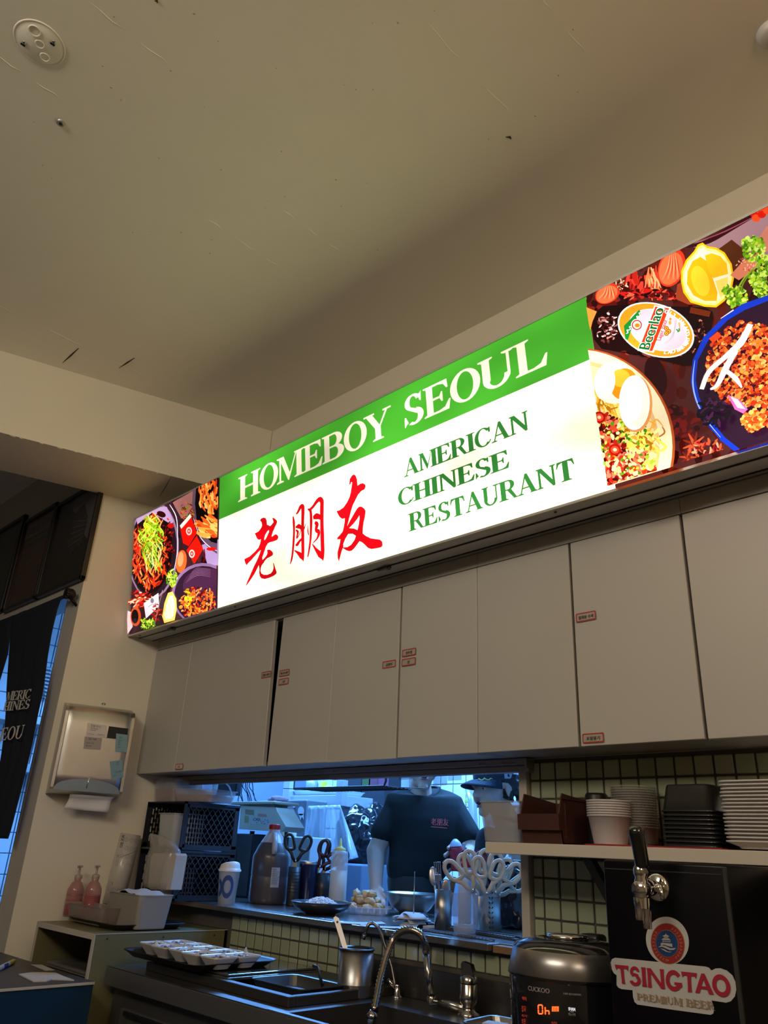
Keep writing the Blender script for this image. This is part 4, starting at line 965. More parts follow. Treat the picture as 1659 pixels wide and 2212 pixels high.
def tub(b, w0, d0, w1, d1, h, r=.015, th=.0015, M=None, lip=.006):
    """open thin-walled box: bottom w0 x d0, top w1 x d1"""
    rs = [rr2(w0, d0, r, 0), rr2(w0+.004, d0+.004, r, .004), rr2(w1, d1, r, h - .004), rr2(w1 + 2*lip, d1 + 2*lip, r + lip, h - .003), rr2(w1 + 2*lip, d1 + 2*lip, r + lip, h), rr2(w1 - 2*th, d1 - 2*th, r, h - .001), rr2(w0 - 2*th, d0 - 2*th, r, th)]
    loft(b, rs, M, True, True, False)
def TR(x, y, z, rz=0, rx=0, ry=0): return Matrix.Translation((x, y, z)) @ Matrix.Rotation(rz, 4, 'Z') @ Matrix.Rotation(rx, 4, 'X') @ Matrix.Rotation(ry, 4, 'Y')

clear = mat('clear_plastic', (.62, .64, .67), .16, alpha=.30, var=.01, coat=.5)
frost = mat('frosted_plastic', (.62, .64, .66), .35, alpha=.62, var=.03)
chili = mat('chili_flakes', (.30, .085, .040), .8, bump=1.0, bscale=160, var=.6, vscale=70)

# ---- gallon jug
p = PZ(578, 1952, LZ); r = size(42, p); H_ = .300
t = thing('sauce_jug', 'big translucent gallon jug of dark sauce with a red cap', 'jug', p)
jug_m = mat('jug_plastic', (.055, .048, .052), .33, coat=.1, var=.1); jug_top = mat('jug_plastic_empty', (.33, .30, .30), .32, var=.08)
prof = [(.001, 0), (r*.9, 0), (r*.98, .008), (r, .02), (r, .10), (r*.985, .104), (r, .11), (r, .175), (r*.97, .186), (r*.9, .196)]
B().lathe(prof, p, 36).build('body', jug_m, t)
B().lathe([(r*.9, .196), (r*.80, .215), (r*.66, .235)], p, 36).build('shoulder', jug_m, t)
B().lathe([(r*.66, .235), (r*.45, .262), (r*.28, .280), (.024, .286), (.021, .290)], p, 36).build('neck', jug_top, t)
b = B(); ha = -math.pi*.18; hx = lambda rr, z: p + Vector((rr*math.cos(ha), rr*math.sin(ha), z))
b.tube([hx(r*.36, .268), hx(r*.62, .262), hx(r*.83, .235), hx(r*.93, .205), hx(r*.93, .190)], [.011, .011, .0115, .012, .010], 10)
b.build('handle', jug_top, t)
b = B(); b.lathe([(.0235, .288), (.0235, .306), (.021, .309), (.0001, .309)], p, 24)
for k in range(24): a = k*math.pi/12; b.box((-.0008, .0228, .289), (.0008, .0245, .306), M=Matrix.Translation(p) @ Matrix.Rotation(a, 4, 'Z'))
b.build('cap', mat('red_cap', (.42, .012, .012), .4), t)
lm = attr_mat('printed_sheet')
def wrap(p, r, z0, z1, a0, a1, col, name, lines, par, n=12, mat_=None, inklines=None):
    """label bent round a cylinder; a in radians seen from the camera side"""
    b = B(); vs = []
    for k in range(n + 1):
        a = a0 + (a1 - a0)*k/n
        for z in (z0, z1): vs.append(Vector(p) + Vector((r*math.cos(a), r*math.sin(a), z)))
    b.add(vs, [[2*k, 2*k+2, 2*k+3, 2*k+1] for k in range(n)], True, col)
    for tx, s0, zz, h, c in lines:
        tv, tf, wd = text_shape(tx); out = []
        for q in tv:
            a = a0 + (s0*(a1 - a0)) + q[0]*h/r; out.append(Vector(p) + Vector(((r+.0006)*math.cos(a), (r+.0006)*math.sin(a), zz + q[1]*h)))
        b.add(out, tf, False, c)
    return b.build(name, mat_ or lm, par)
K0 = (.03, .03, .035)
wrap(p, r + .0008, .065, .140, -.62, -.18, (.36, .36, .38), 'paper_label', [('||||||||', .12, .130, .006, K0)] + [(tx, .10, .122 - .0065*k, .0036, K0) for k, tx in enumerate(['제품명 간장소스', '식품유형 소스', '내용량 3.8L', '원재료 대두 정제수', '소금 설탕 주정', '보관방법 냉장', '제조원 서울', '유통기한 표시'])], t)

# ---- paper cup
p = PZ(488, 1953, LZ); r = size(23, p)
t = thing('paper_cup', 'white paper cup with a big blue loop print and white sip lid', 'cup', p)
hc = top(488, 1879, p) - LZ
B().lathe([(.001, .004), (r*.72, .004), (r*.74, 0), (r*.78, 0), (r*.99, hc - .004), (r*1.03, hc - .003), (r*1.03, hc), (r*.96, hc)], p, 32).build('body', mat('cup_white', (.55, .53, .51), .5), t)
b = B(); b.lathe([(r*1.07, hc - .004), (r*1.08, hc + .002), (r*1.0, hc + .005), (r*.96, hc + .010)], p, 32)
M_ = Matrix.Translation(p)
ring = []
for k in range(32):
    a = 2*math.pi*k/32; ring.append(k)
vs = []
for (rr, zz, tl) in ((.96, .010, 0), (.93, .020, .3), (.88, .030, .9), (.80, .033, 1)):
    for k in range(32):
        a = 2*math.pi*k/32; c_ = math.cos(a - math.radians(-10)); vs.append(p + Vector((r*rr*math.cos(a), r*rr*math.sin(a), hc + (.010 + (zz - .010)*(.62 + .38*c_) if tl else zz))))
b.add(vs, [[j*32+k, j*32+(k+1) % 32, (j+1)*32+(k+1) % 32, (j+1)*32+k] for j in range(3) for k in range(32)] + [[96+k for k in range(32)]], True)
b.build('lid', whitep, t)
def on_cup(a, z): rr = r*.78 + (r*.21)*(z/hc) + .0009; return p + Vector((rr*math.cos(a), rr*math.sin(a), z))
blue = mat('cup_blue_print', (.025, .06, .22), .5)
b = B(); ac = -.93
def cuploop(ca, cz, ra, rz, wd, a0, a1, n=26):
    vs = []
    for k in range(n + 1):
        a = a0 + (a1 - a0)*k/n
        for s_ in (1 - wd, 1 + wd): vs.append(on_cup(ca + ra*s_*math.cos(a), cz + rz*s_*math.sin(a)))
    b.add(vs, [[2*k, 2*k+2, 2*k+3, 2*k+1] for k in range(n)], True)
cuploop(ac + .25, hc*.52, .50, hc*.27, .27, 0, 2*math.pi); cuploop(ac - .95, hc*.48, .55, hc*.22, .30, -1.25, 1.25)
b.build('blue_loop', blue, t)

# ---- crates on the ledge, standing on their sides
cr_m = mat('black_crate_plastic', (.016, .017, .021), .5)
CX0, CX1, CY0, CY1 = -3.31, -3.005, 1.862, 2.14
def crate(z0, z1, lab):
    t = thing('plastic_crate', lab, 'crate', ((CX0+CX1)/2, (CY0+CY1)/2, z0), group='two stacked slotted crates')
    th = .005
    def panel(x, nm, name):
        b = B(); out = .004 if x == CX1 else -.004
        b.box((x - th, CY0, z0 + .001), (x, CY1, z0 + .022)); b.box((x - th, CY0, z1 - .022), (x, CY1, z1 - .001)); b.box((x - th, CY0, z0 + .001), (x, CY0 + .022, z1 - .001)); b.box((x - th, CY1 - .022, z0 + .001), (x, CY1, z1 - .001))
        # slots: bars and short bridges
        n = 17; w_ = (CY1 - CY0 - .044)/n
        for i in range(n + 1): b.box((x - th*.8, CY0 + .020 + i*w_, z0 + .02), (x - th*.2, CY0 + .020 + i*w_ + w_*.42, z1 - .02))
        rows = 4; hz = (z1 - z0 - .044)/rows
        for i in range(n):
            for j in range(rows + 1):
                zz = z0 + .022 + (j + (.5 if i % 2 else 0))*hz
                if z0 + .02 < zz < z1 - .02: b.box((x - th*.8, CY0 + .020 + i*w_, zz - .006), (x - th*.2, CY0 + .020 + (i+1.4)*w_, zz + .006))
        b.box((x - .001, CY0 - .002, z0 + .001), (x + out, CY1, z0 + .010)); b.box((x - .001, CY0 - .002, z1 - .010), (x + out, CY1, z1 - .001)); b.box((x - .001, CY0 - .002, z0 + .001), (x + out, CY0 + .010, z1 - .001))
        b.build(name, cr_m, t)
    panel(CX1, 'slotted_side', 'slotted_side'); panel(CX0 + th, 'slotted_side', 'slotted_side')
    b = B(); b.box((CX0 + .006, CY0, z0 + .001), (CX1 - .006, CY1, z0 + .005)); b.build('long_side', cr_m, t)
    b = B(); b.box((CX0 + .006, CY0, z1 - .005), (CX1 - .006, CY1, z1 - .001)); b.build('long_side', cr_m, t)
    b = B(); b.box((CX0 + .006, CY1 - .004, z0 + .001), (CX1 - .006, CY1, z1 - .001)); b.build('base_panel', cr_m, t)
crate(LZ + .001, 1.421, 'black slotted plastic crate on its side, lower of two beside the paper cup')
crate(1.4215, 1.609, 'black slotted plastic crate on its side, upper of two under the corner cabinets')
# clear tubs in and on the crates
def cleartub(x, y, z, w0, d0, w1, d1, h, lab, fill=None, m=None, rz=0, lid=False):
    t = thing('food_tub', lab, 'tub', (x, y, z)); M = TR(x, y, z + .0005, rz)
    b = B(); tub(b, w0, d0, w1, d1, h, .02, .002, M); b.build('tub', m or clear, t)
    if fill:
        f, fm = fill; k = f/h; b = B(); ww, dd = w0 + (w1-w0)*k - .008, d0 + (d1-d0)*k - .008
        loft(b, [rr2(w0 - .008, d0 - .008, .015, .004), rr2(ww, dd, .015, f - .004), rr2(ww*.9, dd*.9, .015, f)], M, True, True); b.build('contents', fm, t)
    return t
q = PY(330, 1733, 1.93)
cleartub(-3.255, 2.01, 1.6095, .17, .22, .185, .235, .098, 'clear tub half full of red chili flakes at the back, against the left wall', (.060, chili))
q = PY(440, 1735, 1.93)
cleartub(-3.055, 1.985, 1.6095, .20, .15, .225, .17, .052, 'clear tub of chili flakes standing across the top crate, in front', (.030, chili), rz=.25)
cleartub(-3.16, 1.955, 1.4275, .12, .14, .145, .16, .135, 'whitish tub standing inside the upper crate', None, frost)
cleartub(-3.20, 2.0, 1.2385, .10, .11, .11, .12, .11, 'yellowish tub inside the lower crate', (.09, mat('yellowish', (.35, .33, .24), .6)), frost)
# bag of napkins standing half out of the lower crate
t = thing('napkin_bag', 'clear plastic bag with a stack of white napkins, leaning out of the crates', 'bag', PY(350, 1925, 1.80))
ya = 1.80
pts = lambda L, y: [PY(u, v, y) for u, v in L]
b = B(); L = pts([(319, 1916), (326, 1922), (368, 1922), (381, 1848), (378, 1843), (331, 1843), (326, 1852)], ya)
b.prism(L, (0, .05, 0)); nb = b.build('napkin_stack', mat('napkin', (.50, .45, .38), .85, bump=.5, bscale=70), t)
b = B(); 
rows = [((317, 1915), (370, 1923), .060), ((318, 1905), (374, 1905), .066), ((322, 1870), (380, 1875), .066), ((328, 1845), (382, 1846), .062), ((330, 1830), (384, 1836), .040), ((327, 1815), (376, 1822), .022), ((325, 1803), (360, 1812), .012), ((326, 1800), (350, 1805), .006)]
rg = []
for (a, c, d) in rows:
    A, C_ = PY(*a, ya + .02), PY(*c, ya + .02); m_ = (A + C_)/2; w_ = (C_ - A)/2; ring = []
    for k in range(20):
        q_ = 2*math.pi*k/20; s_ = .5; ring.append(m_ + w_*math.copysign(abs(math.cos(q_))**.6, math.cos(q_)) + Vector((0, d*.6*math.copysign(abs(math.sin(q_))**.6, math.sin(q_)) + .003*math.sin(k*2.1), 0)))
    rg.append(ring)
loft(b, rg, None, True, True); b.build('bag_film', mat('thin_film', (.55, .53, .50), .16, alpha=.42, bump=1.0, bscale=22, coat=.3), t)

# ---- tumbler, black holder with scissors
p = PZ(664, 1962, LZ); p = Vector((-2.66, 2.34, LZ)); p.x = PY(664, 1930, 2.34).x
r = size(22, p); zt_ = top(664, 1860, p) - LZ
t = thing('steel_tumbler', 'navy insulated tumbler with bright steel rim in front of the scissors', 'tumbler', p)
B().lathe([(.001, 0), (r*.80, 0), (r*.84, .004), (r, zt_*.93)], p, 32).build('body', mat('navy_enamel', (.008, .016, .07), .25, .3, coat=.4), t)
B().lathe([(r, zt_*.93), (r*1.005, zt_ - .002), (r*.98, zt_), (r*.93, zt_), (r*.9, zt_*.5), (.001, zt_*.5)], p, 32).build('rim', steel, t)
ph = Vector((PY(633, 1920, 2.26).x, 2.26, LZ)); rh = size(13, ph); zh_ = top(635, 1872, ph) - LZ
t = thing('utensil_holder', 'black utensil holder between the jug and the navy tumbler', 'holder', ph)
b = B(); b.lathe([(.001, 0), (rh*.95, 0), (rh, .004), (rh*1.05, zh_), (rh*.98, zh_), (rh*.9, .01), (.001, .01)], ph, 24)
for k in range(7): b.lathe([(rh*1.0, .05 + k*.012), (rh*1.06, .054 + k*.012), (rh*1.0, .058 + k*.012)], ph, 24)
b.build('body', black, t)
def scissors(name, lab, cen, rot, hm, sc=1.0, open_=.12, tiltx=0, hl=None, group=None, yaw=0, cat='scissors', blades=True, lean=.0):
    """pivot at the origin, handles up; plane XZ, then turned"""
    t = thing(name, lab, cat, cen, group=group)
    M0 = Matrix.Translation(cen) @ Matrix.Rotation(yaw, 4, 'Z') @ Matrix.Rotation(tiltx, 4, 'X') @ Matrix.Rotation(rot, 4, 'Y')
    for s_ in (-1, 1):
        M = M0 @ Matrix.Rotation(s_*open_, 4, 'Y'); th = .010*sc
        # loop handle
        out = [(0, .0), (s_*.010, .018), (s_*.014, .034), (s_*.030, .050), (s_*.040, .072), (s_*.038, .094), (s_*.024, .104), (s_*.010, .096), (s_*.004, .074), (s_*.003, .050)]
        P = [M @ Vector((x*sc, s_*.002, z*sc)) for x, z in out]
        b = B(); loop = P[3:] + [P[3]]
        Q = []
        n = len(out) - 3
        lp = [Vector((out[3+k][0]*sc, s_*.002, out[3+k][1]*sc)) for k in range(7)]
        for k in range(28):
            q = k/28*7; i = int(q); f_ = q - i; p0, p1, p2, p3 = (lp[(i+d) % 7] for d in (-1, 0, 1, 2))
            Q.append(M @ (.5*((2*p1) + (-p0+p2)*f_ + (2*p0-5*p1+4*p2-p3)*f_*f_ + (-p0+3*p1-3*p2+p3)*f_**3)))
        b.tube(Q + [Q[0], Q[1]], .0060*sc, 8, cap=False)
        b.tube([P[0], P[1], P[2], P[3]], [.006*sc, .007*sc, .007*sc, .005*sc], 8)
        b.build('handle', hm, t)
        if blades:
            b = B(); b.prism([M @ Vector((x*sc, s_*.0012, z*sc)) for x, z in ((-s_*.008, .012), (s_*.008, .010), (s_*.004, -.05), (-s_*.002, -.085))], (M.to_3x3() @ Vector((0, .0015*s_, 0))))
            b.build('blade', steel2, t)
    b = B(); b.sphere(M0 @ Vector((0, -.004*sc, .004*sc)), .0055*sc, n=10, scale=(1, .6, 1)); b.build('pivot_screw', chrome, t)
    return t
blackh = mat('black_handle', (.010, .010, .012), .32)
yw = math.radians(-48)        # the kitchen tools face the guest
scissors('kitchen_scissors', 'black-handled kitchen scissors standing in the black holder beside the jug', PY(638, 1862, 2.26), .05, blackh, 1.05, .16, yaw=-.78+.0 if False else .75, lean=0)
c_ = PY(690, 1868, 2.36)
scissors('kitchen_scissors', 'black and dark red scissors leaning out behind the navy tumbler, left pair', c_ + Vector((.0, .0, -.01)), .55, mat('dark_red_handle', (.06, .006, .008), .35), 1.0, .12, yaw=.75)
scissors('kitchen_scissors', 'black scissors leaning out behind the navy tumbler, right pair next to the squeeze bottle', c_ + Vector((.0, .03, -.02)), .45, blackh, 1.1, .2, yaw=.75)
ph2 = Vector((c_.x, 2.39, LZ)); t = thing('utensil_holder', 'dark tin behind the navy tumbler holding two pairs of scissors', 'holder', ph2)
B().lathe([(.001, 0), (.034, 0), (.035, top(690, 1885, ph2) - LZ), (.032, top(690, 1885, ph2) - LZ), (.031, .01), (.001, .01)], ph2, 24).build('body', black, t)

# ---- squeeze bottle
p = Vector((PY(729, 1930, 2.30).x, 2.30, LZ)); r = size(19, p); hz = top(729, 1838, p) - LZ; hf = top(727, 1880, p) - LZ
t = thing('squeeze_bottle', 'clear squeeze bottle half full of cream sauce with a pointed yellow nozzle', 'bottle', p)
B().lathe([(.001, 0), (r*.96, 0), (r, .005), (r, hz*.94), (r*.92, hz), (r*.6, hz + .001)], p, 28).build('body', mat('bottle_film', (.62, .66, .72), .25, alpha=.5), t)
B().lathe([(.001, .002), (r*.93, .002), (r*.95, hf), (.001, hf)], p, 28).build('sauce', mat('cream_sauce', (.62, .58, .46), .5), t)
b = B(); b.lathe([(r*.66, hz), (r*.66, hz + .010), (r*.4, hz + .013), (r*.2, hz + .020), (r*.10, top(733, 1811, p) - LZ), (.0005, top(733, 1811, p) - LZ + .001)], p, 20)
b.build('nozzle_cap', mat('yellow_nozzle', (.55, .48, .12), .4), t)

# ---- rice plate
p = PZ(694, 1972, LZ); p.y = 2.115; p.x = PY(694, 1950, p.y).x; r = size(66, p)
t = thing('rice_plate', 'wide shallow black bowl with white rice in front of the squeeze bottle', 'bowl', p)
B().lathe([(.001, .0), (r*.48, 0), (r*.50, .004), (r*.56, .006), (r*.86, .020), (r, .040), (r*.985, .042), (r*.84, .025), (r*.5, .012), (.001, .011)], p, 40).build('plate', mat('black_ceramic', (.02, .021, .024), .3, coat=.3), t)
b = B(); rr_ = random.Random(2); ic = []
for i in range(420):
    a = rr_.uniform(0, 6.28); k = math.sqrt(rr_.random()); x, y = r*.62*k*math.cos(a), r*.62*k*math.sin(a)
    hgt = .024 + .030*(1 - k*k) + rr_.uniform(-.002, .003)
    b.sphere(p + Vector((x, y, hgt)), .0034, n=6, scale=(1.6, .8, .8), M=None)
b.lathe([(r*.66, .018), (r*.5, .030), (r*.3, .045), (.001, .053)], p, 20)
b.build('rice', mat('cooked_rice', (.72, .73, .74), .5), t, kind='stuff')

# ---- fried chicken in a clear tray
p = PZ(792, 1978, LZ); p.y += .06; p.x = PY(786, 1972, p.y).x
t = thing('chicken_tray', 'clear plastic tray heaped with battered fried chicken', 'tray', p)
ryaw = .75; M = TR(p.x, p.y, p.z + .0005, ryaw)
w_ = size(112, p); b = B(); tub(b, w_*.85, .12, w_, .15, .026, .02, .0015, M, .008)
for k in range(9): b.box((-w_*.5 + k*w_*.115, -.082, .006), (-w_*.5 + k*w_*.115 + .008, -.070, .024), .003, M=M)
b.build('tray', mat('tray_clear', (.70, .76, .85), .15, alpha=.5, bump=.6, bscale=60), t)
frym = mat('fried_batter', (.50, .30, .13), .55, bump=1.0, bscale=110, var=.35, vscale=45)
rr_ = random.Random(9); fcol = [frym, mat('fried_batter_pale', (.62, .43, .22), .55, bump=1.0, bscale=110, var=.3, vscale=45)]
pieces = []
for i in range(26):
    lay = 0 if i < 15 else (1 if i < 23 else 2); x = rr_.uniform(-.42, .42)*w_*(1 - lay*.28); y = rr_.uniform(-.05, .05)*(1 - lay*.3); z = .024 + lay*.022
    bm_ = bmesh.new(); bmesh.ops.create_icosphere(bm_, subdivisions=3, radius=1); sd = rr_.uniform(0, 99); s3 = (rr_.uniform(.017, .024), rr_.uniform(.013, .018), rr_.uniform(.012, .016))
    for v in bm_.verts:
        n1 = noise.noise(v.co*1.4 + Vector((sd, 0, 0))); n2 = noise.noise(v.co*4.5 + Vector((0, sd, 0)))
        v.co = v.co*(1 + .38*n1 + .20*n2); v.co = Vector((v.co.x*s3[0], v.co.y*s3[1], v.co.z*s3[2]))
    b = B(); b.bm(bm_, M @ TR(x, y, z, rr_.uniform(0, 6.28), rr_.uniform(-.4, .4)), True)
    b.build('chicken_piece', fcol[i % 2], t)
# ---- mixing bowl
p = Vector((0, 2.49, LZ)); p.x = PY(888, 1965, 2.49).x; r = size(60, p)
t = thing('mixing_bowl', 'wide stainless steel mixing bowl in front of the cook', 'bowl', p)
zb_ = top(888, 1930, p) - LZ
B().lathe([(.001, .002), (r*.45, .0), (r*.72, zb_*.35), (r*.93, zb_*.8), (r, zb_*.97), (r*1.05, zb_), (r*1.05, zb_+.003), (r*.98, zb_ + .002), (r*.90, zb_*.78), (r*.68, zb_*.34), (r*.42, .008), (.001, .006)], p, 48).build('bowl', steel, t)
# ---- receipts on a spike
p = PZ(889, 1988, LZ); p.y = 2.10; p.x = PY(893, 1988, 2.10).x
t = thing('receipt_spike', 'thin metal spike standing in a curled heap of receipts', 'receipt spike', p)
B().tube([p, p + Vector((0, 0, top(889, 1882, p) - LZ))], [.0022, .0010], 8).build('spike', steel2, t)
B().lathe([(.001, .004), (.03, .004), (.032, 0)], p, 20).build('base', black, t)
rcm = mat('receipt_paper', (.50, .50, .52), .75, var=.06)
rr_ = random.Random(12)
def sheet(cx, cy, z, w_, l, rz, curl, nm, par, m, lift=.0, nx=8, seed=0):
    M = TR(cx, cy, z, rz); vs = []
    for j in range(nx + 1):
        s_ = j/nx - .5
        for i in range(4): vs.append(M @ Vector(((i/3 - .5)*w_, s_*l, .0006 + curl*abs(s_*2)**2*(1 if s_ > 0 else .5) + lift*math.cos(s_*3.14))))
    b = B(); b.add(vs, [[j*4+i, j*4+i+1, (j+1)*4+i+1, (j+1)*4+i] for j in range(nx) for i in range(3)], True)
    o = b.build(nm, m, par); md = o.modifiers.new('s', 'SOLIDIFY'); md.thickness = .0004; md.offset = 1; return o
for k in range(7):
    sheet(p.x + rr_.uniform(-.02, .02), p.y + rr_.uniform(-.01, .02), LZ + .006 + k*.0035, .058, rr_.uniform(.11, .15), .75 + rr_.uniform(-.5, .5) + 1.57*(k % 2), rr_.uniform(-.004, .008), 'receipt', t, rcm, lift=rr_.uniform(.006, .022))
for i, (u, v, w_, l, rz, lab) in enumerate(((775, 1995, .08, .17, -.6, 'loose printed receipt lying flat on the ledge, left one'), (828, 2004, .07, .15, -.85, 'loose receipt curling over the ledge edge, right one'))):
    q = PZ(u, v, LZ); o = sheet(q.x, q.y, LZ + .0004 + .0006*i, w_, l, rz, .004, 'loose_receipt', None, rcm); tag(o, lab, 'receipt')
# ---- cutlery tin with fork, spoons, knife
p = PZ(956, 1996, LZ); p.y = 2.16; p.x = PY(957, 1990, p.y).x; r = size(18.5, p); hz = top(957, 1922, p) - LZ
t = thing('cutlery_tin', 'tall brushed steel tin of forks and knives left of the ribbed glass', 'tin', p)
B().lathe([(.001, 0), (r, 0), (r, hz), (r*.95, hz), (r*.94, .004), (.001, .004)], p, 32).build('tin', steel, t)
def fork(base, tip, lab, kind='fork'):
    t = thing(kind, lab, kind if kind != 'table_knife' else 'knife', base); d = (Vector(tip) - Vector(base)); L = d.length; dn = d.normalized(); xx = Vector((.713, .701, 0)); xx = (xx - dn*xx.dot(dn)).normalized(); yy = dn.cross(xx); M = Matrix.Translation(base) @ Matrix(((xx.x, yy.x, dn.x), (xx.y, yy.y, dn.y), (xx.z, yy.z, dn.z))).to_4x4()
    b = B(); b.box((-.004, -.001, 0), (.004, .001, L - .055), .0008, M=M); b.build('stem', steel2, t); b = B()
    if kind == 'fork':
        b.box((-.011, -.0012, L - .058), (.011, .0012, L - .038), .001, M=M)
        for x in (-.0095, -.0032, .0032, .0095): b.box((x - .0016, -.001, L - .04), (x + .0016, .001, L), .0006, M=M)
        b.build('head', steel, t)
    elif kind == 'spoon': b.sphere((0, 0, L - .03), .030, M=M, n=14, scale=(.55, .12, 1)); b.build('head', steel2, t)
    else: b.box((-.009, -.001, L - .09), (.009, .001, L), .0009, M=M); b.build('head', mat('knife_dark', (.06, .06, .065), .3, .6), t)
fork(p + Vector((0, -.008, .01)), PY(944, 1862, 2.12), 'dinner fork standing prongs up in the steel tin')
fork(p + Vector((-.012, .0, .01)), PY(934, 1872, 2.16), 'dark spoon leaning left in the steel tin beside the fork', 'spoon')
fork(p + Vector((.006, .0, .01)), PY(964, 1898, 2.16), 'short steel spoon right of the fork in the tin', 'spoon')
fork(p + Vector((.012, .0, .01)), PY(980, 1894, 2.20), 'dark-bladed knife leaning right in the tin', 'table_knife')
# ---- ribbed glass with water
p = PZ(1004, 2022, LZ); p.y = 2.02; p.x = PY(1004, 2010, p.y).x; r = size(29, p); hz = top(1004, 1930, p) - LZ
t = thing('ribbed_glass', 'ribbed clear tumbler with a little water at the ledge front', 'glass', p)
gl = mat('rib_glass', (.90, .92, .96), .06, trans=1.0, ior=1.45, var=.0); n = 96; vs = []
gl2 = mat('rib_acrylic', (.42, .46, .52), .10, alpha=.20, coat=.6, var=.03)
rows = [(.80, .0), (.82, .006), (.88, hz*.30), (.90, hz*.32), (.985, hz*.93), (1.0, hz*.95), (1.02, hz), (.98, hz), (.95, hz*.95), (.80, .012)]
for j, (k_, z) in enumerate(rows):
    for i in range(n):
        a = 2*math.pi*i/n; rib = (1 + .022*math.cos(a*24)) if 2 <= j <= 4 else 1; vs.append(p + Vector((r*k_*rib*math.cos(a), r*k_*rib*math.sin(a), z)))
b = B(); b.add(vs, [[j*n+i, j*n+(i+1) % n, (j+1)*n+(i+1) % n, (j+1)*n+i] for j in range(len(rows)-1) for i in range(n)] + [list(range(n))[::-1]], True); b.build('glass', gl2, t)
B().lathe([(.001, .013), (r*.80, .013), (r*.87, hz*.30), (.001, hz*.30)], p, 32).build('water', mat('water', (.42, .48, .55), .08, alpha=.4), t)
# ---- scissors tin with punched leaf pattern
p = Vector((0, 2.28, LZ)); p.x = PY(1057, 1985, p.y).x; r = size(25, p); hz = top(1055, 1937, p) - LZ
t = thing('scissors_tin', 'steel tin with a punched leaf pattern holding cream-handled scissors', 'tin', p)
B().lathe([(.001, 0), (r, 0), (r, hz), (r*.95, hz), (r*.94, .004), (.001, .004)], p, 40).build('tin', steel, t)
a_l = math.atan2(-p.y, -p.x) + .15
for side in (-1, 1):
    for k in range(9):
        a = a_l + side*.12; z = .012 + k*.0145; c_ = p + Vector(((r + .0005)*math.cos(a), (r + .0005)*math.sin(a), z)); tg = Vector((-math.sin(a), math.cos(a), 0)); b = B()
        L = []
        for q_ in range(8): an = 2*math.pi*q_/8; x, y = .0045*math.cos(an), .0018*math.sin(an); L.append(c_ + tg*(side*(x*.7 - y*.7)) + Vector((0, 0, x*.7 + y*.7)))
        b.prism(L, Vector((math.cos(a), math.sin(a), 0))*.0004); b.build('leaf_hole', dk, t)
creamh = mat('cream_handle', (.56, .43, .30), .42, coat=.2)
for i, (u, v, rot, sc_, yy, lab) in enumerate(((1022, 1925, -.48, 1.15, 2.24, 'cream-handled scissors leaning far left over the ribbed glass'), (1040, 1925, -.22, 1.2, 2.30, 'cream-handled scissors, tallest pair, second from the left'),
      (1050, 1932, .10, 1.05, 2.22, 'cream-handled scissors in the middle of the leaf-pattern tin'), (1068, 1930, .42, 1.15, 2.28, 'cream-handled scissors second from the right, over a rust-red pair'), (1076, 1935, .68, 1.1, 2.32, 'cream-handled scissors leaning furthest right out of the tin'))):
    scissors('kitchen_scissors', lab, PY(u, v, yy), rot, creamh, sc_, .10, yaw=.75, group='cream-handled scissors')
scissors('kitchen_scissors', 'rust-red handled scissors between the cream pairs', PY(1058, 1925, 2.34), .2, mat('rust_handle', (.16, .035, .03), .4), 1.15, .2, yaw=.75)
# ---- drip rails (grey ribbed profiles) along the ledge
rail_m = mat('ribbed_rail', (.085, .085, .085), .4, .5)
def rib_rail(a, c, w_, h, lab):
    A, C_ = PZ(*a, LZ), PZ(*c, LZ); d = (C_ - A); L = d.length; M = Matrix.Translation(A) @ Matrix.Rotation(math.atan2(d.y, d.x), 4, 'Z'); b = B()
    b.box((0, 0, .0003), (L, w_, h*.5), .001, M=M); b.box((0, w_*.75, .0003), (L, w_, h), .001, M=M)
    for k in range(int(L/.014)): b.box((k*.014, .001, h*.48), (k*.014 + .006, w_*.74, h*.78), .001, M=M)
    tag(b.build('ribbed_rail', rail_m), lab, 'rail')
rib_rail((900, 1998), (1112, 2033), .028, .012, 'dark ribbed metal rail behind the ribbed glass on the ledge')
rib_rail((905, 2010), (1060, 2034), .018, .006, 'low ribbed strip along the front edge of the ledge')
q = PZ(914, 2008, LZ); b = B(); b.tube([q + Vector((0, 0, .006)), q + Vector((.03, .02, .010))], [.006, .005], 10); tag(b.build('plastic_stopper', frost), 'small milky plastic plug lying at the rail end', 'plug')
# ---- black bagged machine at the right end of the hatch
bagm = mat('bin_liner', (.008, .009, .012), .16, bump=1.0, bscale=16, coat=.4)
pA, pB = PY(1066, 1860, 2.50), PY(1140, 1860, 2.50)
t = thing('covered_machine', 'black machine with a steel top wrapped in a glossy black bin liner', 'machine', (pA.x + .08, 2.56, LZ))
b = B(); b.box((pA.x + .01, 2.50, LZ), (pB.x + .03, 2.63, pA.z), .02, seg=3); b.build('body', black, t)
b = B(); b.box((pA.x + .012, 2.495, pA.z), (pB.x + .03, 2.63, pA.z + .008), .003); b.build('steel_top', steel, t)
pk = PY(1098, 1850, 2.55); b = B(); b.lathe([(.012, 0), (.013, .010), (.008, .014), (.009, .024), (.004, .03), (.0005, .031)], (pk.x, 2.55, pA.z + .008), 16); b.build('knob', chrome, t)
pr = Print((pA.x + .03, 2.4985, pA.z - .05), (1, 0, 0), (0, 0, 1)); 
for k in range(3): pr.rect(.012 + k*.022, .012, .026 + k*.022, .018, (.10, .11, .12)); pr.rect(.012 + k*.022, -.010, .024 + k*.022, -.007, (.08, .08, .09))
pr.build('button_row', ink, t, kind_='stuff')
b = B(); bm_ = bmesh.new(); bmesh.ops.create_icosphere(bm_, subdivisions=4, radius=1)
cb = PY(1107, 1950, 2.44); cb.z = LZ + .088
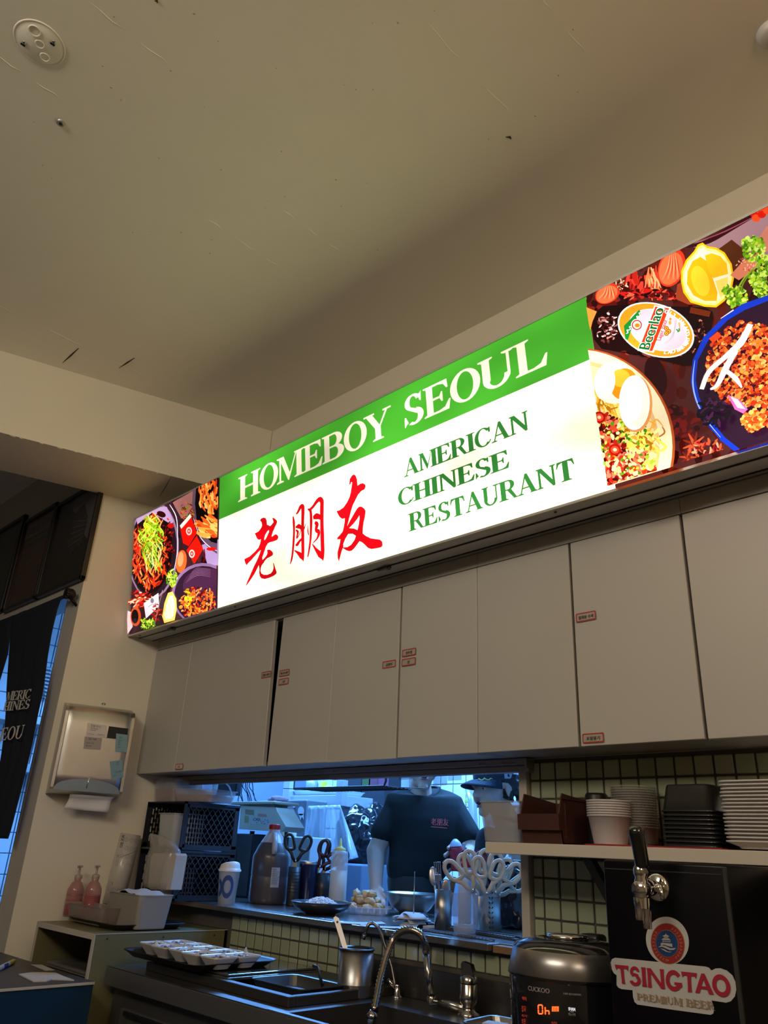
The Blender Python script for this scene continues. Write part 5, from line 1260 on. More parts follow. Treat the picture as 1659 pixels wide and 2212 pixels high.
for v in bm_.verts:
    n1 = noise.noise(v.co*2.2 + Vector((3, 1, 0))); v.co *= 1 + .22*n1 + .08*noise.noise(v.co*6); v.co = Vector((v.co.x*.070, v.co.y*.048, max(-.087, v.co.z*.105)))
b.bm(bm_, Matrix.Translation(cb), True); b.build('liner', bagm, t)
# ---- two squeeze bottles with red caps behind the scissors
for i, (u, lab) in enumerate(((1000, 'white bottle with a red angular flip cap, left of two behind the scissors'), (1032, 'white bottle with a red angular flip cap, right of two behind the scissors'))):
    p = Vector((PY(u + 4, 1870, 2.46).x, 2.46, LZ)); r = size(14, p); z1_ = top(u, 1872, p) - LZ; z2_ = top(u, 1860, p) - LZ; z3_ = top(u, 1836, p) - LZ
    t = thing('sauce_bottle', lab, 'bottle', p, group='white bottles with red caps')
    B().lathe([(.001, 0), (r, 0), (r*1.02, z1_*.9), (r*.9, z1_), (.001, z1_)], p, 24).build('body', mat('bottle_white', (.62, .60, .66), .4), t)
    b = B(); b.lathe([(r*1.08, z1_), (r*1.08, z2_), (r*.85, z2_), (.001, z2_)], p, 24); b.build('cap_ring', mat('red_translucent', (.45, .006, .010), .25, coat=.4), t)
    b = B(); M = Matrix.Translation(p) @ Matrix.Rotation(.75, 4, 'Z'); b.prism([M @ Vector((x*r, -.006, z)) for x, z in ((-.75, z2_), (.75, z2_), (.75, z3_ - .008), (.35, z3_), (-.35, z3_), (-.75, z3_ - .008))], M.to_3x3() @ Vector((0, .012, 0))); b.build('flip_cap', MATS['red_translucent'], t)
# ================================================================== WHITE SHELF on the tiles and what stands on it
ST, SB, SF = 1.489, 1.461, 1.79
sx0 = PY(1048, 1830, SF).x
b = B(); b.box((sx0, SF, SB), (.45, 1.9915, ST), .0015)
tag(b.build('wall_shelf', mat('shelf_laminate', (.60, .55, .47), .4, var=.04)), 'white laminate shelf board across the green tiles', 'shelf')
t = thing('shelf_bracket', 'dark diagonal steel bracket under the white shelf, left of the beer cabinet', 'bracket', PY(1300, 1900, 1.95))
a_, c_ = PY(1263, 1852, 1.83), PY(1312, 1908, 1.985)
brm = mat('bracket_steel', (.07, .06, .05), .45, .6)
M = Matrix.Translation(Vector((a_.x, 1.83, SB - .001)))
b = B(); b.prism([(a_.x - .006, 1.825, SB - .001), (a_.x - .006, 1.85, SB - .001), (a_.x - .006, 1.991, SB - .125), (a_.x - .006, 1.991, SB - .16)], (.024, 0, 0)); b.build('strut', brm, t)
b = B(); b.box((a_.x - .006, 1.986, SB - .165), (a_.x + .018, 1.9915, SB - .001)); b.build('wall_plate', brm, t)
b = B(); b.box((a_.x - .006, 1.82, SB - .004), (a_.x + .018, 1.9915, SB - .0005)); b.build('arm', brm, t); B().sphere((a_.x + .019, 1.925, SB - .084), .0045, n=8).build('screw', steel2, t)
Z0 = ST + .0005
# clear box behind
xL, xR = PY(1050, 1800, 1.86).x, PY(1135, 1800, 1.86).x; hB = top(1060, 1732, (0, 1.86, 0)) - Z0
t = thing('clear_storage_box', 'frosted clear plastic box at the left end of the white shelf', 'box', ((xL+xR)/2, 1.90, Z0))
b = B(); tub(b, (xR - xL)*.86, .13, (xR - xL)*1.02, .15, hB, .012, .002, TR((xL + xR)/2, 1.905, Z0), .003); b.build('box', mat('frost_box', (.42, .43, .46), .3, alpha=.55, var=.02), t)
b = B(); b.tube([((xL+xR)/2 - .05, 1.90, Z0 + hB*.70), ((xL+xR)/2 + .0, 1.91, Z0 + hB*.55), ((xL+xR)/2 + .055, 1.92, Z0 + hB*.42)], [.010, .006, .005], 8); b.build('spoon_inside', mat('grey_spoon', (.18, .18, .18), .5), t)
# maroon picking bin
mar = mat('maroon_plastic', (.060, .018, .016), .5, bump=.1, var=.1)
y0 = 1.800; x0, x1 = PY(1122, 1790, y0).x, PY(1207, 1790, y0).x; zlo, zlip0, zlip1 = Z0, top(1160, 1812, (0, y0, 0)), 0
zl0, zl1 = PY(1207, 1788, y0).z - .006, PY(1207, 1759, y0).z; zt_ = PY(1215, 1716, y0 + .03).z; y1 = 1.975
t = thing('picking_bin', 'maroon plastic picking bin with a low open front on the shelf', 'bin', ((x0+x1)/2, (y0+y1)/2, Z0))
b = B(); th = .0035
side = [(y0 + .016, Z0), (y1, Z0), (y1, zt_ - .012), (y0 + .045, zt_), (y0 + .022, zt_ + .002), (y0 + .004, zl1), (y0 + .010, zl0)]
for x in (x0, x1 - th): b.prism([(x, y, z) for y, z in side], (th, 0, 0))
b.box((x0, y0 + .016, Z0), (x1, y1, Z0 + th)); b.box((x0, y1 - th, Z0), (x1, y1, zt_ - .012)); b.build('bin', mar, t)
b = B(); b.prism([(x0 - .003, y0 - .002, zl0), (x0 - .003, y0 - .004, zl1), (x0 - .003, y0 + .006, zl1 + .002), (x0 - .003, y0 + .012, zl0)], (x1 - x0 + .006, 0, 0)); b.prism([(x0, y0 + .010, zl0), (x0, y0 + .015, zl0), (x0, y0 + .020, Z0 + .001), (x0, y0 + .016, Z0 + .001)], (x1 - x0, 0, 0)); b.build('front_lip', mar, t)
b = B(); b.box((x1, y0 + .03, Z0 + .012), (x1 + .003, y0 + .036, zt_ - .02)); b.box((x1, y1 - .03, Z0 + .012), (x1 + .003, y1 - .024, zt_ - .02)); b.box((x1, y0 + .012, zt_ - .012), (x1 + .004, y1, zt_ - .006)); b.build('rib', mar, t)
p = Vector((PY(1287, 1735, 1.95).x, 1.955, Z0)); t = thing('black_ladle_rest', 'round black lid edge showing behind the white bowls', 'lid', p)
hz = top(1287, 1714, p) - Z0; B().lathe([(.030, 0), (.030, hz - .006), (.026, hz), (.001, hz + .001)], p, 24).build('lid', black, t)
# red sheet under the tubs
q0, q1 = PY(1264, 1818, 1.80), PY(1560, 1826, 1.80)
b = B(); b.box((q0.x, 1.797, ST + .0002), (q1.x, 1.985, ST + .0032), .001); tag(b.build('red_tray', mat('red_sheet', (.30, .010, .012), .4)), 'thin red tray lying under the stacked tubs on the shelf', 'tray')
Z1_ = ST + .0037
# stack of white bowls
whb = mat('bowl_white', (.60, .57, .58), .38, coat=.1, var=.02)
p = Vector((PY(1318, 1800, 1.852).x, 1.852, Z1_)); r = size(47, p); h_all = top(1317, 1730, p) - Z1_; hb = top(1317, 1762, p) - Z1_
def cup_profile(r1, r0, h, lip=.0022): return [(.001, .003), (r0*.92, .003), (r0, 0), (r0*1.01, .001), (r1 - lip*1.3, h - .004), (r1, h - .0035), (r1 + .0004, h), (r1 - lip*1.4, h), (r0*.97, .006), (.001, .006)]
def stack(name, lab_f, p, prof, m, n, dz, cat, group, first_label):
    t = thing(name, first_label, cat, p, group=group); B().lathe(prof, p, 36).build('bowl', m, t)
    for k in range(1, n): dup(t, Vector(p) + Vector((0, 0, dz*k)), 0, lab_f(k))
    return t
nb_ = 6; dz = (h_all - hb)/nb_
ordn = ['lowest', 'second from below', 'third from below', 'fourth from below', 'fifth from below', 'sixth from below', 'seventh from below', 'eighth from below', 'ninth from below', 'tenth from below', 'eleventh from below', 'twelfth from below', 'thirteenth from below', 'fourteenth from below', 'fifteenth from below', 'sixteenth from below', 'seventeenth from below', 'eighteenth from below', 'nineteenth from below', 'twentieth from below']
def lab_of(n, what): return lambda k: what + ', ' + ('topmost' if k == n - 1 else ordn[k]) + ' of its stack'
L_ = lab_of(nb_ + 1, 'white round food bowl on the shelf'); stack('food_bowl', L_, p, cup_profile(r, r*.74, hb), whb, nb_ + 1, dz, 'bowl', 'stack of white bowls', L_(0))
# stack of clear cups
p = Vector((PY(1375, 1800, 1.93).x, 1.930, Z1_)); r = size(50, p); h_all = top(1372, 1700, p) - Z1_; hb = .045; n_c = 17; dz = (h_all - hb)/(n_c - 1)
clc = mat('clear_cup_film', (.46, .45, .40), .22, alpha=.34, var=.05)
L_ = lab_of(n_c, 'clear round deli cup behind the beer tap handle'); stack('clear_cup', L_, p, cup_profile(r, r*.85, hb), clc, n_c, dz, 'cup', 'stack of clear cups', L_(0))
# stack of upturned black trays
ya = 1.865; xa_, xb_ = PY(1430, 1800, ya - .06).x, PY(1548, 1800, ya - .06).x; zr0 = Z1_; ztop_ = PY(1480, 1694, ya - .05).z; zrim = PY(1480, 1753, ya - .06).z
W_ = xb_ - xa_; Dp = .13
def black_tray(z, lab, first=None):
    if first: return dup(first, Vector(((xa_+xb_)/2, ya, z)), 0, lab)
    t = thing('black_food_tray', lab, 'tray', ((xa_+xb_)/2, ya, z), group='stack of upturned black trays'); hh = ztop_ - zrim
    M = TR((xa_+xb_)/2, ya, z)
    b = B(); loft(b, [rr2(W_, Dp, .014, 0), rr2(W_, Dp, .014, .003), rr2(W_*.96, Dp*.96, .016, .004), rr2(W_*.84, Dp*.82, .018, hh*.93), rr2(W_*.80, Dp*.78, .016, hh), rr2(W_*.5, Dp*.5, .01, hh)], M, False, True); b.build('tray', mat('black_tray_plastic', (.012, .012, .013), .28, coat=.2), t)
    b = B(); b.box((W_*.30, -Dp*.49, .004), (W_*.315, -Dp*.46, .006)); return t
n_t = 9; dz = (zrim - zr0)/(n_t - 1); L_ = lab_of(n_t, 'upturned black takeaway tray')
tr0 = black_tray(zr0, L_(0))
for k in range(1, n_t): black_tray(zr0 + k*dz, L_(k), tr0)
# stack of white trays with flared corners
xw0 = PY(1556, 1760, 1.80).x; W_ = .19; xc_ = xw0 + W_/2; zt_ = PY(1600, 1690, 1.82).z
n_w = 17; dz = (zt_ - Z1_ - .012)/(n_w - 1); L_ = lab_of(n_w, 'white square takeaway tray at the right edge')
t0 = thing('white_food_tray', L_(0), 'tray', (xc_, 1.895, Z0 + .0035), group='stack of white square trays')
b = B(); tub(b, W_*.80, .14, W_, .175, .016, .02, .0015, TR(xc_, 1.895, Z1_), .004); b.build('tray', mat('foam_white', (.60, .575, .56), .5, var=.02), t0)
for k in range(1, n_w): dup(t0, Vector((xc_ + .0015*math.sin(k*1.9), 1.895 + .001*math.cos(k*2.3), Z0 + .0035 + k*dz)), .01*math.sin(k*1.3), L_(k))

# ================================================================== STEEL COUNTER, prep table and sink
KZ = 1.057
cs = mat('counter_steel', (.26, .25, .24), .30, .9, bump=.15, bscale=25, var=.3, vscale=3)
csd = mat('counter_steel_front', (.30, .30, .30), .36, .85, aniso=(2, 2, 120), var=.1)
KX0 = -2.772; KF = 1.502
xm = PZ(558, 2184, KZ).x                      # joint between prep table and sink unit
bl = PZ(623, 2188, KZ); bk = PZ(792, 2164, KZ)
SX_0, SY_0, SY_1, SX_1 = bl.x, bl.y, bk.y, -1.22
t = thing('prep_table', 'stainless prep table with a raised topping well, below the tray of white dishes', 'table', ((KX0 + xm)/2, 1.75, FZ))
b = B(); b.box((KX0, KF, KZ - .002), (xm - .001, 1.9915, KZ), .0008); b.build('worktop', cs, t)
b = B(); b.box((KX0, KF - .002, KZ - .055), (xm - .001, KF + .03, KZ - .003), .002); b.build('front_edge', csd, t)
b = B(); b.box((KX0 + .01, KF + .035, FZ + .05), (xm - .004, 1.9915, KZ - .056)); b.build('body', mat('dark_steel_body', (.13, .13, .13), .4, .7), t)
b = B(); b.box((KX0 + .10, KF + .018, FZ + .12), (xm - .03, KF + .034, KZ - .11), .003); b.build('door', csd, t)
b = B(); b.box((KX0 + .14, KF + .006, KZ - .125), (xm - .08, KF + .017, KZ - .112), .002); b.build('door_handle', black, t)
cr_ = PZ(622, 2178, KZ); wx1 = cr_.x; wy0 = cr_.y; wx0 = -2.62; wy1 = 1.975; wz = KZ + .026
frm = mat('well_frame', (.10, .095, .09), .36, .8, var=.2)
b = B()
for a, c in (((wx0, wy0), (wx1, wy0 + .028)), ((wx0, wy1 - .02), (wx1, wy1)), ((wx0, wy0 + .028), (wx0 + .02, wy1 - .02)), ((wx1 - .022, wy0 + .028), (wx1, wy1 - .02))): b.box((a[0], a[1], KZ + .0002), (c[0], c[1], wz), .003)
b.build('well_frame', frm, t)
mid = wx0 + (wx1 - wx0)*.58
b = B(); b.box((wx0 + .018, wy0 + .02, wz - .004), (mid, wy1 - .015, wz + .004), .002); b.box((wx0 + .03, wy0 + .03, wz + .004), (mid - .012, wy1 - .03, wz + .011), .004)
b.build('clear_lid', mat('smoky_lid', (.06, .058, .052), .12, coat=.8, var=.2), t)
b = B(); b.box((mid + .004, wy0 + .03, KZ - .0), (wx1 - .024, wy1 - .022, KZ + .002)); b.build('well_floor', black, t)
px0, px1 = mid + .03, wx1 - .03; b = B(); tub(b, (px1 - px0)*.82, .15, (px1 - px0)*.92, .17, .030, .02, .0015, TR((px0 + px1)/2, wy0 + .16, KZ + .003), .004); b.build('pan', mat('pan_steel', (.20, .20, .20), .3, .9), t)
b = B(); b.box((px0 - .01, wy1 - .17, wz - .002), (px1 + .01, wy1 - .02, wz + .003), .002); b.build('pan_lid', mat('pan_lid', (.05, .05, .05), .35, .6), t)
h0, h1, h2 = PY(697, 2132, 1.80), PY(689, 2100, 1.80), PY(676, 2086, 1.80)
tl = thing('ladle', 'black curved ladle handle sticking up from the topping well', 'ladle', (h0.x, 1.80, wz + .004))
b = B(); b.tube([(h0.x, 1.80, wz + .004), h0, h1, PY(685, 2090, 1.80), h2], [.005, .0055, .006, .006, .0045], 10, flat=.6); b.build('handle', black, tl)
# sink unit
t = thing('sink_unit', 'stainless sink unit with a deep dark basin right of the prep table', 'sink', ((xm + SX_1)/2, 1.75, FZ))
b = B(); X1_ = .3
b.box((xm, KF, KZ - .002), (SX_0, 1.9915, KZ)); b.box((SX_0, KF, KZ - .002), (SX_1, SY_0, KZ)); b.box((SX_0, SY_1, KZ - .002), (SX_1, 1.9915, KZ)); b.box((SX_1, KF, KZ - .002), (X1_, 1.9915, KZ)); b.build('worktop', cs, t)
b = B(); b.box((xm, KF - .006, KZ - .08), (X1_, KF + .02, KZ - .003), .002); b.box((xm, KF - .006, KZ - .004), (SX_1, KF + .010, KZ + .003), .001); b.build('front_edge', csd, t)
b = B(); dz_ = KZ - .20
b.box((SX_0 - .002, SY_0 - .002, dz_), (SX_0, SY_1 + .002, KZ - .002)); b.box((SX_1, SY_0 - .002, dz_), (SX_1 + .002, SY_1 + .002, KZ - .002)); b.box((SX_0, SY_0 - .002, dz_), (SX_1, SY_0, KZ - .002)); b.box((SX_0, SY_1, dz_), (SX_1, SY_1 + .002, KZ - .002)); b.box((SX_0, SY_0, dz_ - .002), (SX_1, SY_1, dz_)); b.build('basin', mat('basin_steel', (.20, .19, .18), .34, .9, var=.2), t)
b = B(); b.box((xm + .01, KF + .03, FZ + .05), (SX_0 - .01, 1.99, KZ - .09)); b.box((SX_1 + .01, KF + .03, FZ + .05), (X1_ - .01, 1.99, KZ - .09)); b.build('body', MATS['dark_steel_body'], t)
b = B(); b.box((-1.978, 1.984, KZ), (-1.40, 1.9915, 1.140), .002); b.build('splashback', mat('splash_steel', (.12, .115, .11), .32, .85, bump=.1, var=.2), t)
q = PZ(918, 2215, KZ - .05); b = B(); b.lathe([(.001, .0), (.035, .0), (.038, -.003)], (q.x, SY_1 - .045, dz_ + .004), 24); b.build('drain_cover', steel2, t)
# tap of the sink
def P9(u, v, y): return PY(u, v, y)
fy = 1.925; base = Vector((PY(1012, 2195, fy).x, fy, KZ))
t = thing('kitchen_faucet', 'chrome single-lever faucet body at the back of the sink', 'faucet', base)
r = size(19, base); Zf = lambda v: top(1012, v, base) - KZ
wm = mat('faucet_chrome', (.46, .45, .43), .18, 1.0, var=.1)
b = B(); b.lathe([(r*1.3, 0), (r*1.3, .006), (r*.8, .012), (r*.72, .024), (r*1.0, Zf(2165)), (r*1.12, Zf(2150)), (r*1.0, Zf(2146)), (r*1.0, Zf(2126)), (r*.85, Zf(2123)), (.001, Zf(2122))], base, 28); b.build('body', wm, t)
b = B(); b.lathe([(r*1.0, Zf(2123)), (r*1.0, Zf(2111)), (r*.7, Zf(2106)), (.001, Zf(2105))], base, 28); 
b.prism([base + Vector((x*r, 0, 0)) + Vector((0, -.008, z)) for x, z in ((-.8, Zf(2111)), (.5, Zf(2111)), (.9, Zf(2100)), (.5, Zf(2082)), (-.7, Zf(2078)), (-.9, Zf(2085)))], (0, .016, 0)); b.build('lever', wm, t)
e0 = Vector((PY(932, 2166, fy - .03).x, fy - .03, 0)); e0.z = PY(932, 2160, fy - .03).z
b = B(); b.tube([base + Vector((0, 0, e0.z - KZ - .012)), (base + Vector((0, 0, e0.z - KZ)) + e0)/2 + Vector((0, 0, -.004)), e0 + Vector((0, 0, -.004))], [.014, .011, .010], 14); b.lathe([(.013, -.010), (.0135, .006), (.011, .010)], e0, 20); b.build('arm', wm, t)
e1 = PY(920, 2060, fy - .035)
b = B(); b.tube([e0, e1], [.0098, .0098], 14); b.lathe([(.0105, 0), (.0115, .004), (.0105, .010)], e1, 16); b.build('riser', wm, t)
hose = [e1 + Vector((0, 0, .008))] + [PY(u, v, y) for u, v, y in ((917, 2036, 1.88), (908, 2018, 1.87), (890, 2009, 1.86), (868, 2011, 1.85), (850, 2028, 1.84), (838, 2055, 1.82), (829, 2085, 1.80), (822, 2115, 1.78), (815, 2150, 1.75), (808, 2185, 1.72))]
sm_ = []
for i in range(len(hose) - 1):
    p0, p1, p2, p3 = hose[max(i-1, 0)], hose[i], hose[i+1], hose[min(i+2, len(hose)-1)]
    for j in range(8): f_ = j/8; sm_.append(.5*((2*p1) + (-p0+p2)*f_ + (2*p0-5*p1+4*p2-p3)*f_*f_ + (-p0+3*p1-3*p2+p3)*f_**3))
b = B(); b.tube(sm_, [.0096 + .0019*(1 if i % 2 else -1) for i in range(len(sm_))], 14); b.build('flexible_hose', mat('hose_metal', (.40, .36, .30), .22, 1.0), t)
b = B(); b.tube([hose[-1], PY(803, 2196, 1.715), PY(800, 2230, 1.70)], [.012, .014, .013], 16); b.lathe([(.016, 0), (.018, .006), (.014, .012)], PY(804, 2200, 1.712), 16); b.build('nozzle', wm, t)
# small gooseneck water tap
gy = 1.95; base = Vector((PY(857, 2168, gy).x, gy, KZ)); t = thing('gooseneck_tap', 'thin gooseneck water tap behind the steel canister', 'faucet', base)
G_ = [PY(u, v, gy - d) for u, v, d in ((857, 2168, 0), (853, 2130, 0), (846, 2090, 0), (837, 2058, .005), (826, 2025, .01), (817, 2003, .02), (806, 1994, .03), (797, 1996, .04), (791, 2008, .045), (785, 2026, .05))]; G_[0].z = KZ + .002
b = B(); b.tube(G_, .0055, 10); b.tube([G_[-2].lerp(G_[-1], .5), G_[-1] + (G_[-1] - G_[-2])*.15], .007, 10); b.build('spout', mat('dark_chrome', (.22, .21, .20), .2, 1.0), t)
b = B(); b.lathe([(.016, 0), (.016, .004), (.009, .008), (.009, .03), (.0075, .034)], base, 18); b.tube([base + Vector((0, 0, .022)), base + Vector((-.012, -.012, .034)), base + Vector((-.02, -.02, .048))], [.006, .008, .005], 10); b.build('valve', wm, t)
# soap dish area right of the faucet: shallow steel tray with a white sponge
q = PZ(1070, 2185, KZ); t = thing('soap_tray', 'shallow steel tray with rolled rim between faucet and rice cooker', 'tray', (q.x + .02, 1.86, KZ))
b = B(); tub(b, .15, .12, .17, .14, .03, .02, .001, TR(-1.31, 1.78, KZ + .001, .1), .004); b.build('tray', steel, t)
b = B(); bmq = TR(-1.33, 1.76, KZ + .016, .3); b.box((-.03, -.02, 0), (.03, .02, .016), .005, M=bmq); tag(b.build('sponge', mat('sponge_white', (.50, .46, .40), .8, bump=.5)), 'white sponge lying in the steel tray by the faucet', 'sponge')
# ---- canister with ladle
p = PZ(765, 2156, KZ); r = size(38, p); hz = top(765, 2046, p) - KZ; p.y += r*.3; p.x = PY(765, 2150, p.y).x; hz = top(765, 2048, p) - KZ
t = thing('steel_canister', 'worn stainless canister with a rolled black rim on the counter', 'canister', p)
B().lathe([(.001, .0), (r*.92, 0), (r*.97, .006), (r*.97, hz*.24), (r*1.0, hz*.26), (r*1.0, hz*.28), (r*.97, hz*.30), (r*1.0, hz*.97), (r*.94, hz*.97), (r*.90, .01), (.001, .01)], p, 40).build('body', steel2, t)
B().lathe([(r*.99, hz*.965), (r*1.06, hz*.975), (r*1.07, hz), (r*1.02, hz + .003), (r*.97, hz*.985)], p, 40).build('rim', mat('dark_rim', (.07, .065, .06), .3, .8), t)
l0 = PY(745, 2046, p.y - .01); l1 = PY(726, 1983, p.y - .02)
t = thing('ladle', 'flat steel ladle handle standing in the steel canister', 'ladle', p + Vector((0, 0, .012)))
d = (l1 - l0).normalized(); sd = Vector((.7, .72, 0)); n2 = d.cross(sd).normalized(); b = B()
lo = l0 - d*.09
for (A_, C_, w_) in ((lo, l1, .0085),): b.prism([A_ - sd*w_*.8, A_ + sd*w_*.8, C_ + sd*w_, C_ + d*.006, C_ - sd*w_], n2*.0022)
b.build('handle', mat('satin_steel', (.75, .74, .72), .3, .7), t); B().sphere(l1 - d*.012 - n2*.001, .0032, n=8).build('hanging_hole', black, t)

# ================================================================== TRAY WITH SMALL WHITE DISHES
trm = mat('serving_tray_black', (.012, .011, .010), .45)
def serving_tray(x0, x1, y0, y1, z, lab):
    M = TR((x0+x1)/2, (y0+y1)/2, z); W, D = x1 - x0, y1 - y0; b = B()
    loft(b, [rr2(W*.86, D*.84, .03, 0), rr2(W*.97, D*.96, .04, .016), rr2(W, D, .045, .019), rr2(W, D, .045, .021), rr2(W*.96, D*.95, .04, .018), rr2(W*.85, D*.83, .03, .003)], M, True, True)
    return tag(b.build('serving_tray', trm), lab, 'tray')
serving_tray(-2.70, -2.245, 1.495, 1.83, KZ + .0385, 'black serving tray carrying small white dishes on the prep table')
TZ = KZ + .0385 + .0035
dish_m = mat('dish_white', (.60, .58, .57), .35, coat=.2, var=.02); d0 = None
chipm = [mat('garlic_slice', (.52, .47, .34), .6, var=.15), mat('red_onion', (.30, .24, .24), .55, var=.3), mat('pickle_brown', (.16, .09, .05), .6, var=.3)]
rr_ = random.Random(4)
spots = []
for (u, v) in ((330, 2047), (372, 2058), (412, 2052), (440, 2060), (478, 2060), (512, 2062), (540, 2064), (350, 2040), (395, 2043), (455, 2048), (500, 2051)):
    q = PZ(u, v, TZ + .012); spots.append(q)
spots = [(-2.655 + i*.093, 1.60 + (.0 if i % 2 else .010)) for i in range(5)] + [(-2.655 + i*.093, 1.70 + (.004 if i % 2 else 0)) for i in range(5)]
dl = ['front row', 'middle row', 'back row']
for i, (x, y) in enumerate(spots):
    row = 0 if i < 5 else (1 if i < 10 else 2); k = i - (0, 5, 10)[row]; nrow = (5, 5, 4)[row]
    lab = 'small white dish of garlic slices, %s in the %s' % (('leftmost', 'second from left', 'third from left', 'fourth from left', 'rightmost')[k if k < nrow - 1 else 4], dl[row])
    if d0 is None:
        d0 = thing('side_dish', lab, 'dish', (x, y, TZ), group='small white dishes'); b = B(); tub(b, .050, .052, .088, .090, .034, .012, .0025, TR(x, y, TZ), .0); b.build('dish', dish_m, d0)
        for c_ in range(3):
            b = B()
            for _ in range(5):
                bmx = bmesh.new(); bmesh.ops.create_icosphere(bmx, subdivisions=1, radius=1); M = TR(x + rr_.uniform(-.026, .026), y + rr_.uniform(-.026, .026), TZ + .026 + rr_.uniform(0, .007), rr_.uniform(0, 6), rr_.uniform(-1, 1)) @ Matrix.Diagonal((.0085, .006, .0025, 1)); b.bm(bmx, M)
            b.build(('garlic_slices', 'onion_slices', 'pickle_slices')[c_], chipm[c_], d0, kind='stuff')
    else: dup(d0, Vector((x, y, TZ)), (0, math.pi/2, math.pi, -math.pi/2)[i % 4] + rr_.uniform(-.1, .1), lab)
for i, (u, v, lab) in enumerate(((337, 2036, 'white onion wedge standing up at the left end of the dishes'), (398, 2040, 'cream garlic wedge standing up in the middle left dish'), (530, 2052, 'cream garlic wedge standing up in the right end dish'))):
    q = PZ(u, v + 9, TZ + .028); b = B(); bmx = bmesh.new(); bmesh.ops.create_cone(bmx, segments=5, radius1=.012, radius2=.002, depth=.022, cap_ends=True); b.bm(bmx, TR(q.x, q.y, TZ + .036, .5*i, .2)); tag(b.build('garlic_wedge', chipm[0] if i else mat('onion_white', (.62, .60, .58), .5)), lab, 'garlic')

# ================================================================== LOW WHITE CABINET IN THE CORNER
WX0, WX1, WY0, WY1, WZ = -3.262, -2.79, 1.45, 1.9915, 1.150
lamo = mat('olive_laminate', (.155, .145, .070), .42, var=.06); edge = mat('white_edge', (.50, .47, .42), .5, var=.04)
t = thing('corner_cabinet', 'low open cabinet with olive sides and white front edges below the crates', 'cabinet', ((WX0+WX1)/2, 1.72, FZ))
T_c = .018
b = B(); b.box((WX0, WY0 + .001, WZ - T_c), (WX1, WY1, WZ)); b.build('top_board', lamo, t)
b = B(); b.box((WX1 - T_c, WY0 + .001, FZ), (WX1, WY1, WZ - T_c)); b.build('side_board', lamo, t)
b = B(); b.box((WX0, WY0 + .001, FZ), (WX0 + T_c*.7, WY1, WZ - T_c)); b.build('side_board', lamo, t)
b = B(); b.box((WX0, WY1 - .01, FZ), (WX1, WY1, WZ)); b.build('back_board', lamo, t)
b = B(); b.box((WX0 + .013, WY0 + .02, .83), (WX1 - T_c, WY1 - .01, .848)); b.build('inner_shelf', lamo, t)
b = B(); b.box((WX0, WY0 - .002, WZ - T_c), (WX1, WY0 + .001, WZ)); b.box((WX1 - T_c, WY0 - .002, FZ), (WX1, WY0 + .001, WZ - T_c)); b.box((WX0, WY0 - .002, FZ), (WX0 + T_c*.7, WY0 + .001, WZ - T_c)); b.box((WX1 + .0002, WY0 - .002, WZ - .0018), (WX1 + .0012, WY1, WZ + .0006)); b.build('front_edging', edge, t)
for v_ in ((232, 2028), (353, 2024), (463, 2020)): q = PX(*v_, WX1); B().sphere(q, .0032, n=8).build('screw', dk, t)
# box of kimchi with clear lid inside
q = PY(145, 2090, 1.55); lz = PY(150, 2128, 1.50).z
t = thing('kimchi_tub', 'lidded clear tub of dark red kimchi inside the corner cabinet', 'tub', (-3.03, 1.62, lz - .09))
zk = lz
b = B(); tub(b, .34, .24, .38, .28, .075, .03, .003, TR(-3.03, 1.63, zk - .03), .006); b.build('tub', mat('tub_grey', (.20, .18, .16), .4), t)
b = B(); loft(b, [rr2(.33, .24, .03, 0), rr2(.34, .25, .03, .035)], TR(-3.03, 1.63, zk + .004), True, True); b.build('kimchi', mat('kimchi_red', (.09, .018, .012), .5, bump=1, bscale=80, var=.5, vscale=40), t)
b = B(); loft(b, [rr2(.39, .29, .035, 0), rr2(.395, .295, .035, .010), rr2(.37, .27, .03, .014), rr2(.30, .20, .03, .008), rr2(.26, .16, .03, .011)], TR(-3.03, 1.63, zk + .044), True, True); b.build('lid', mat('lid_clear', (.26, .24, .23), .15, alpha=.5, coat=.6), t)
b = B(); b.box((-3.24, 1.47, zk - .042), (-2.81, 1.90, zk - .030)); tag(b.build('inner_board', lamo), 'shelf board under the kimchi tub inside the corner cabinet', 'shelf')
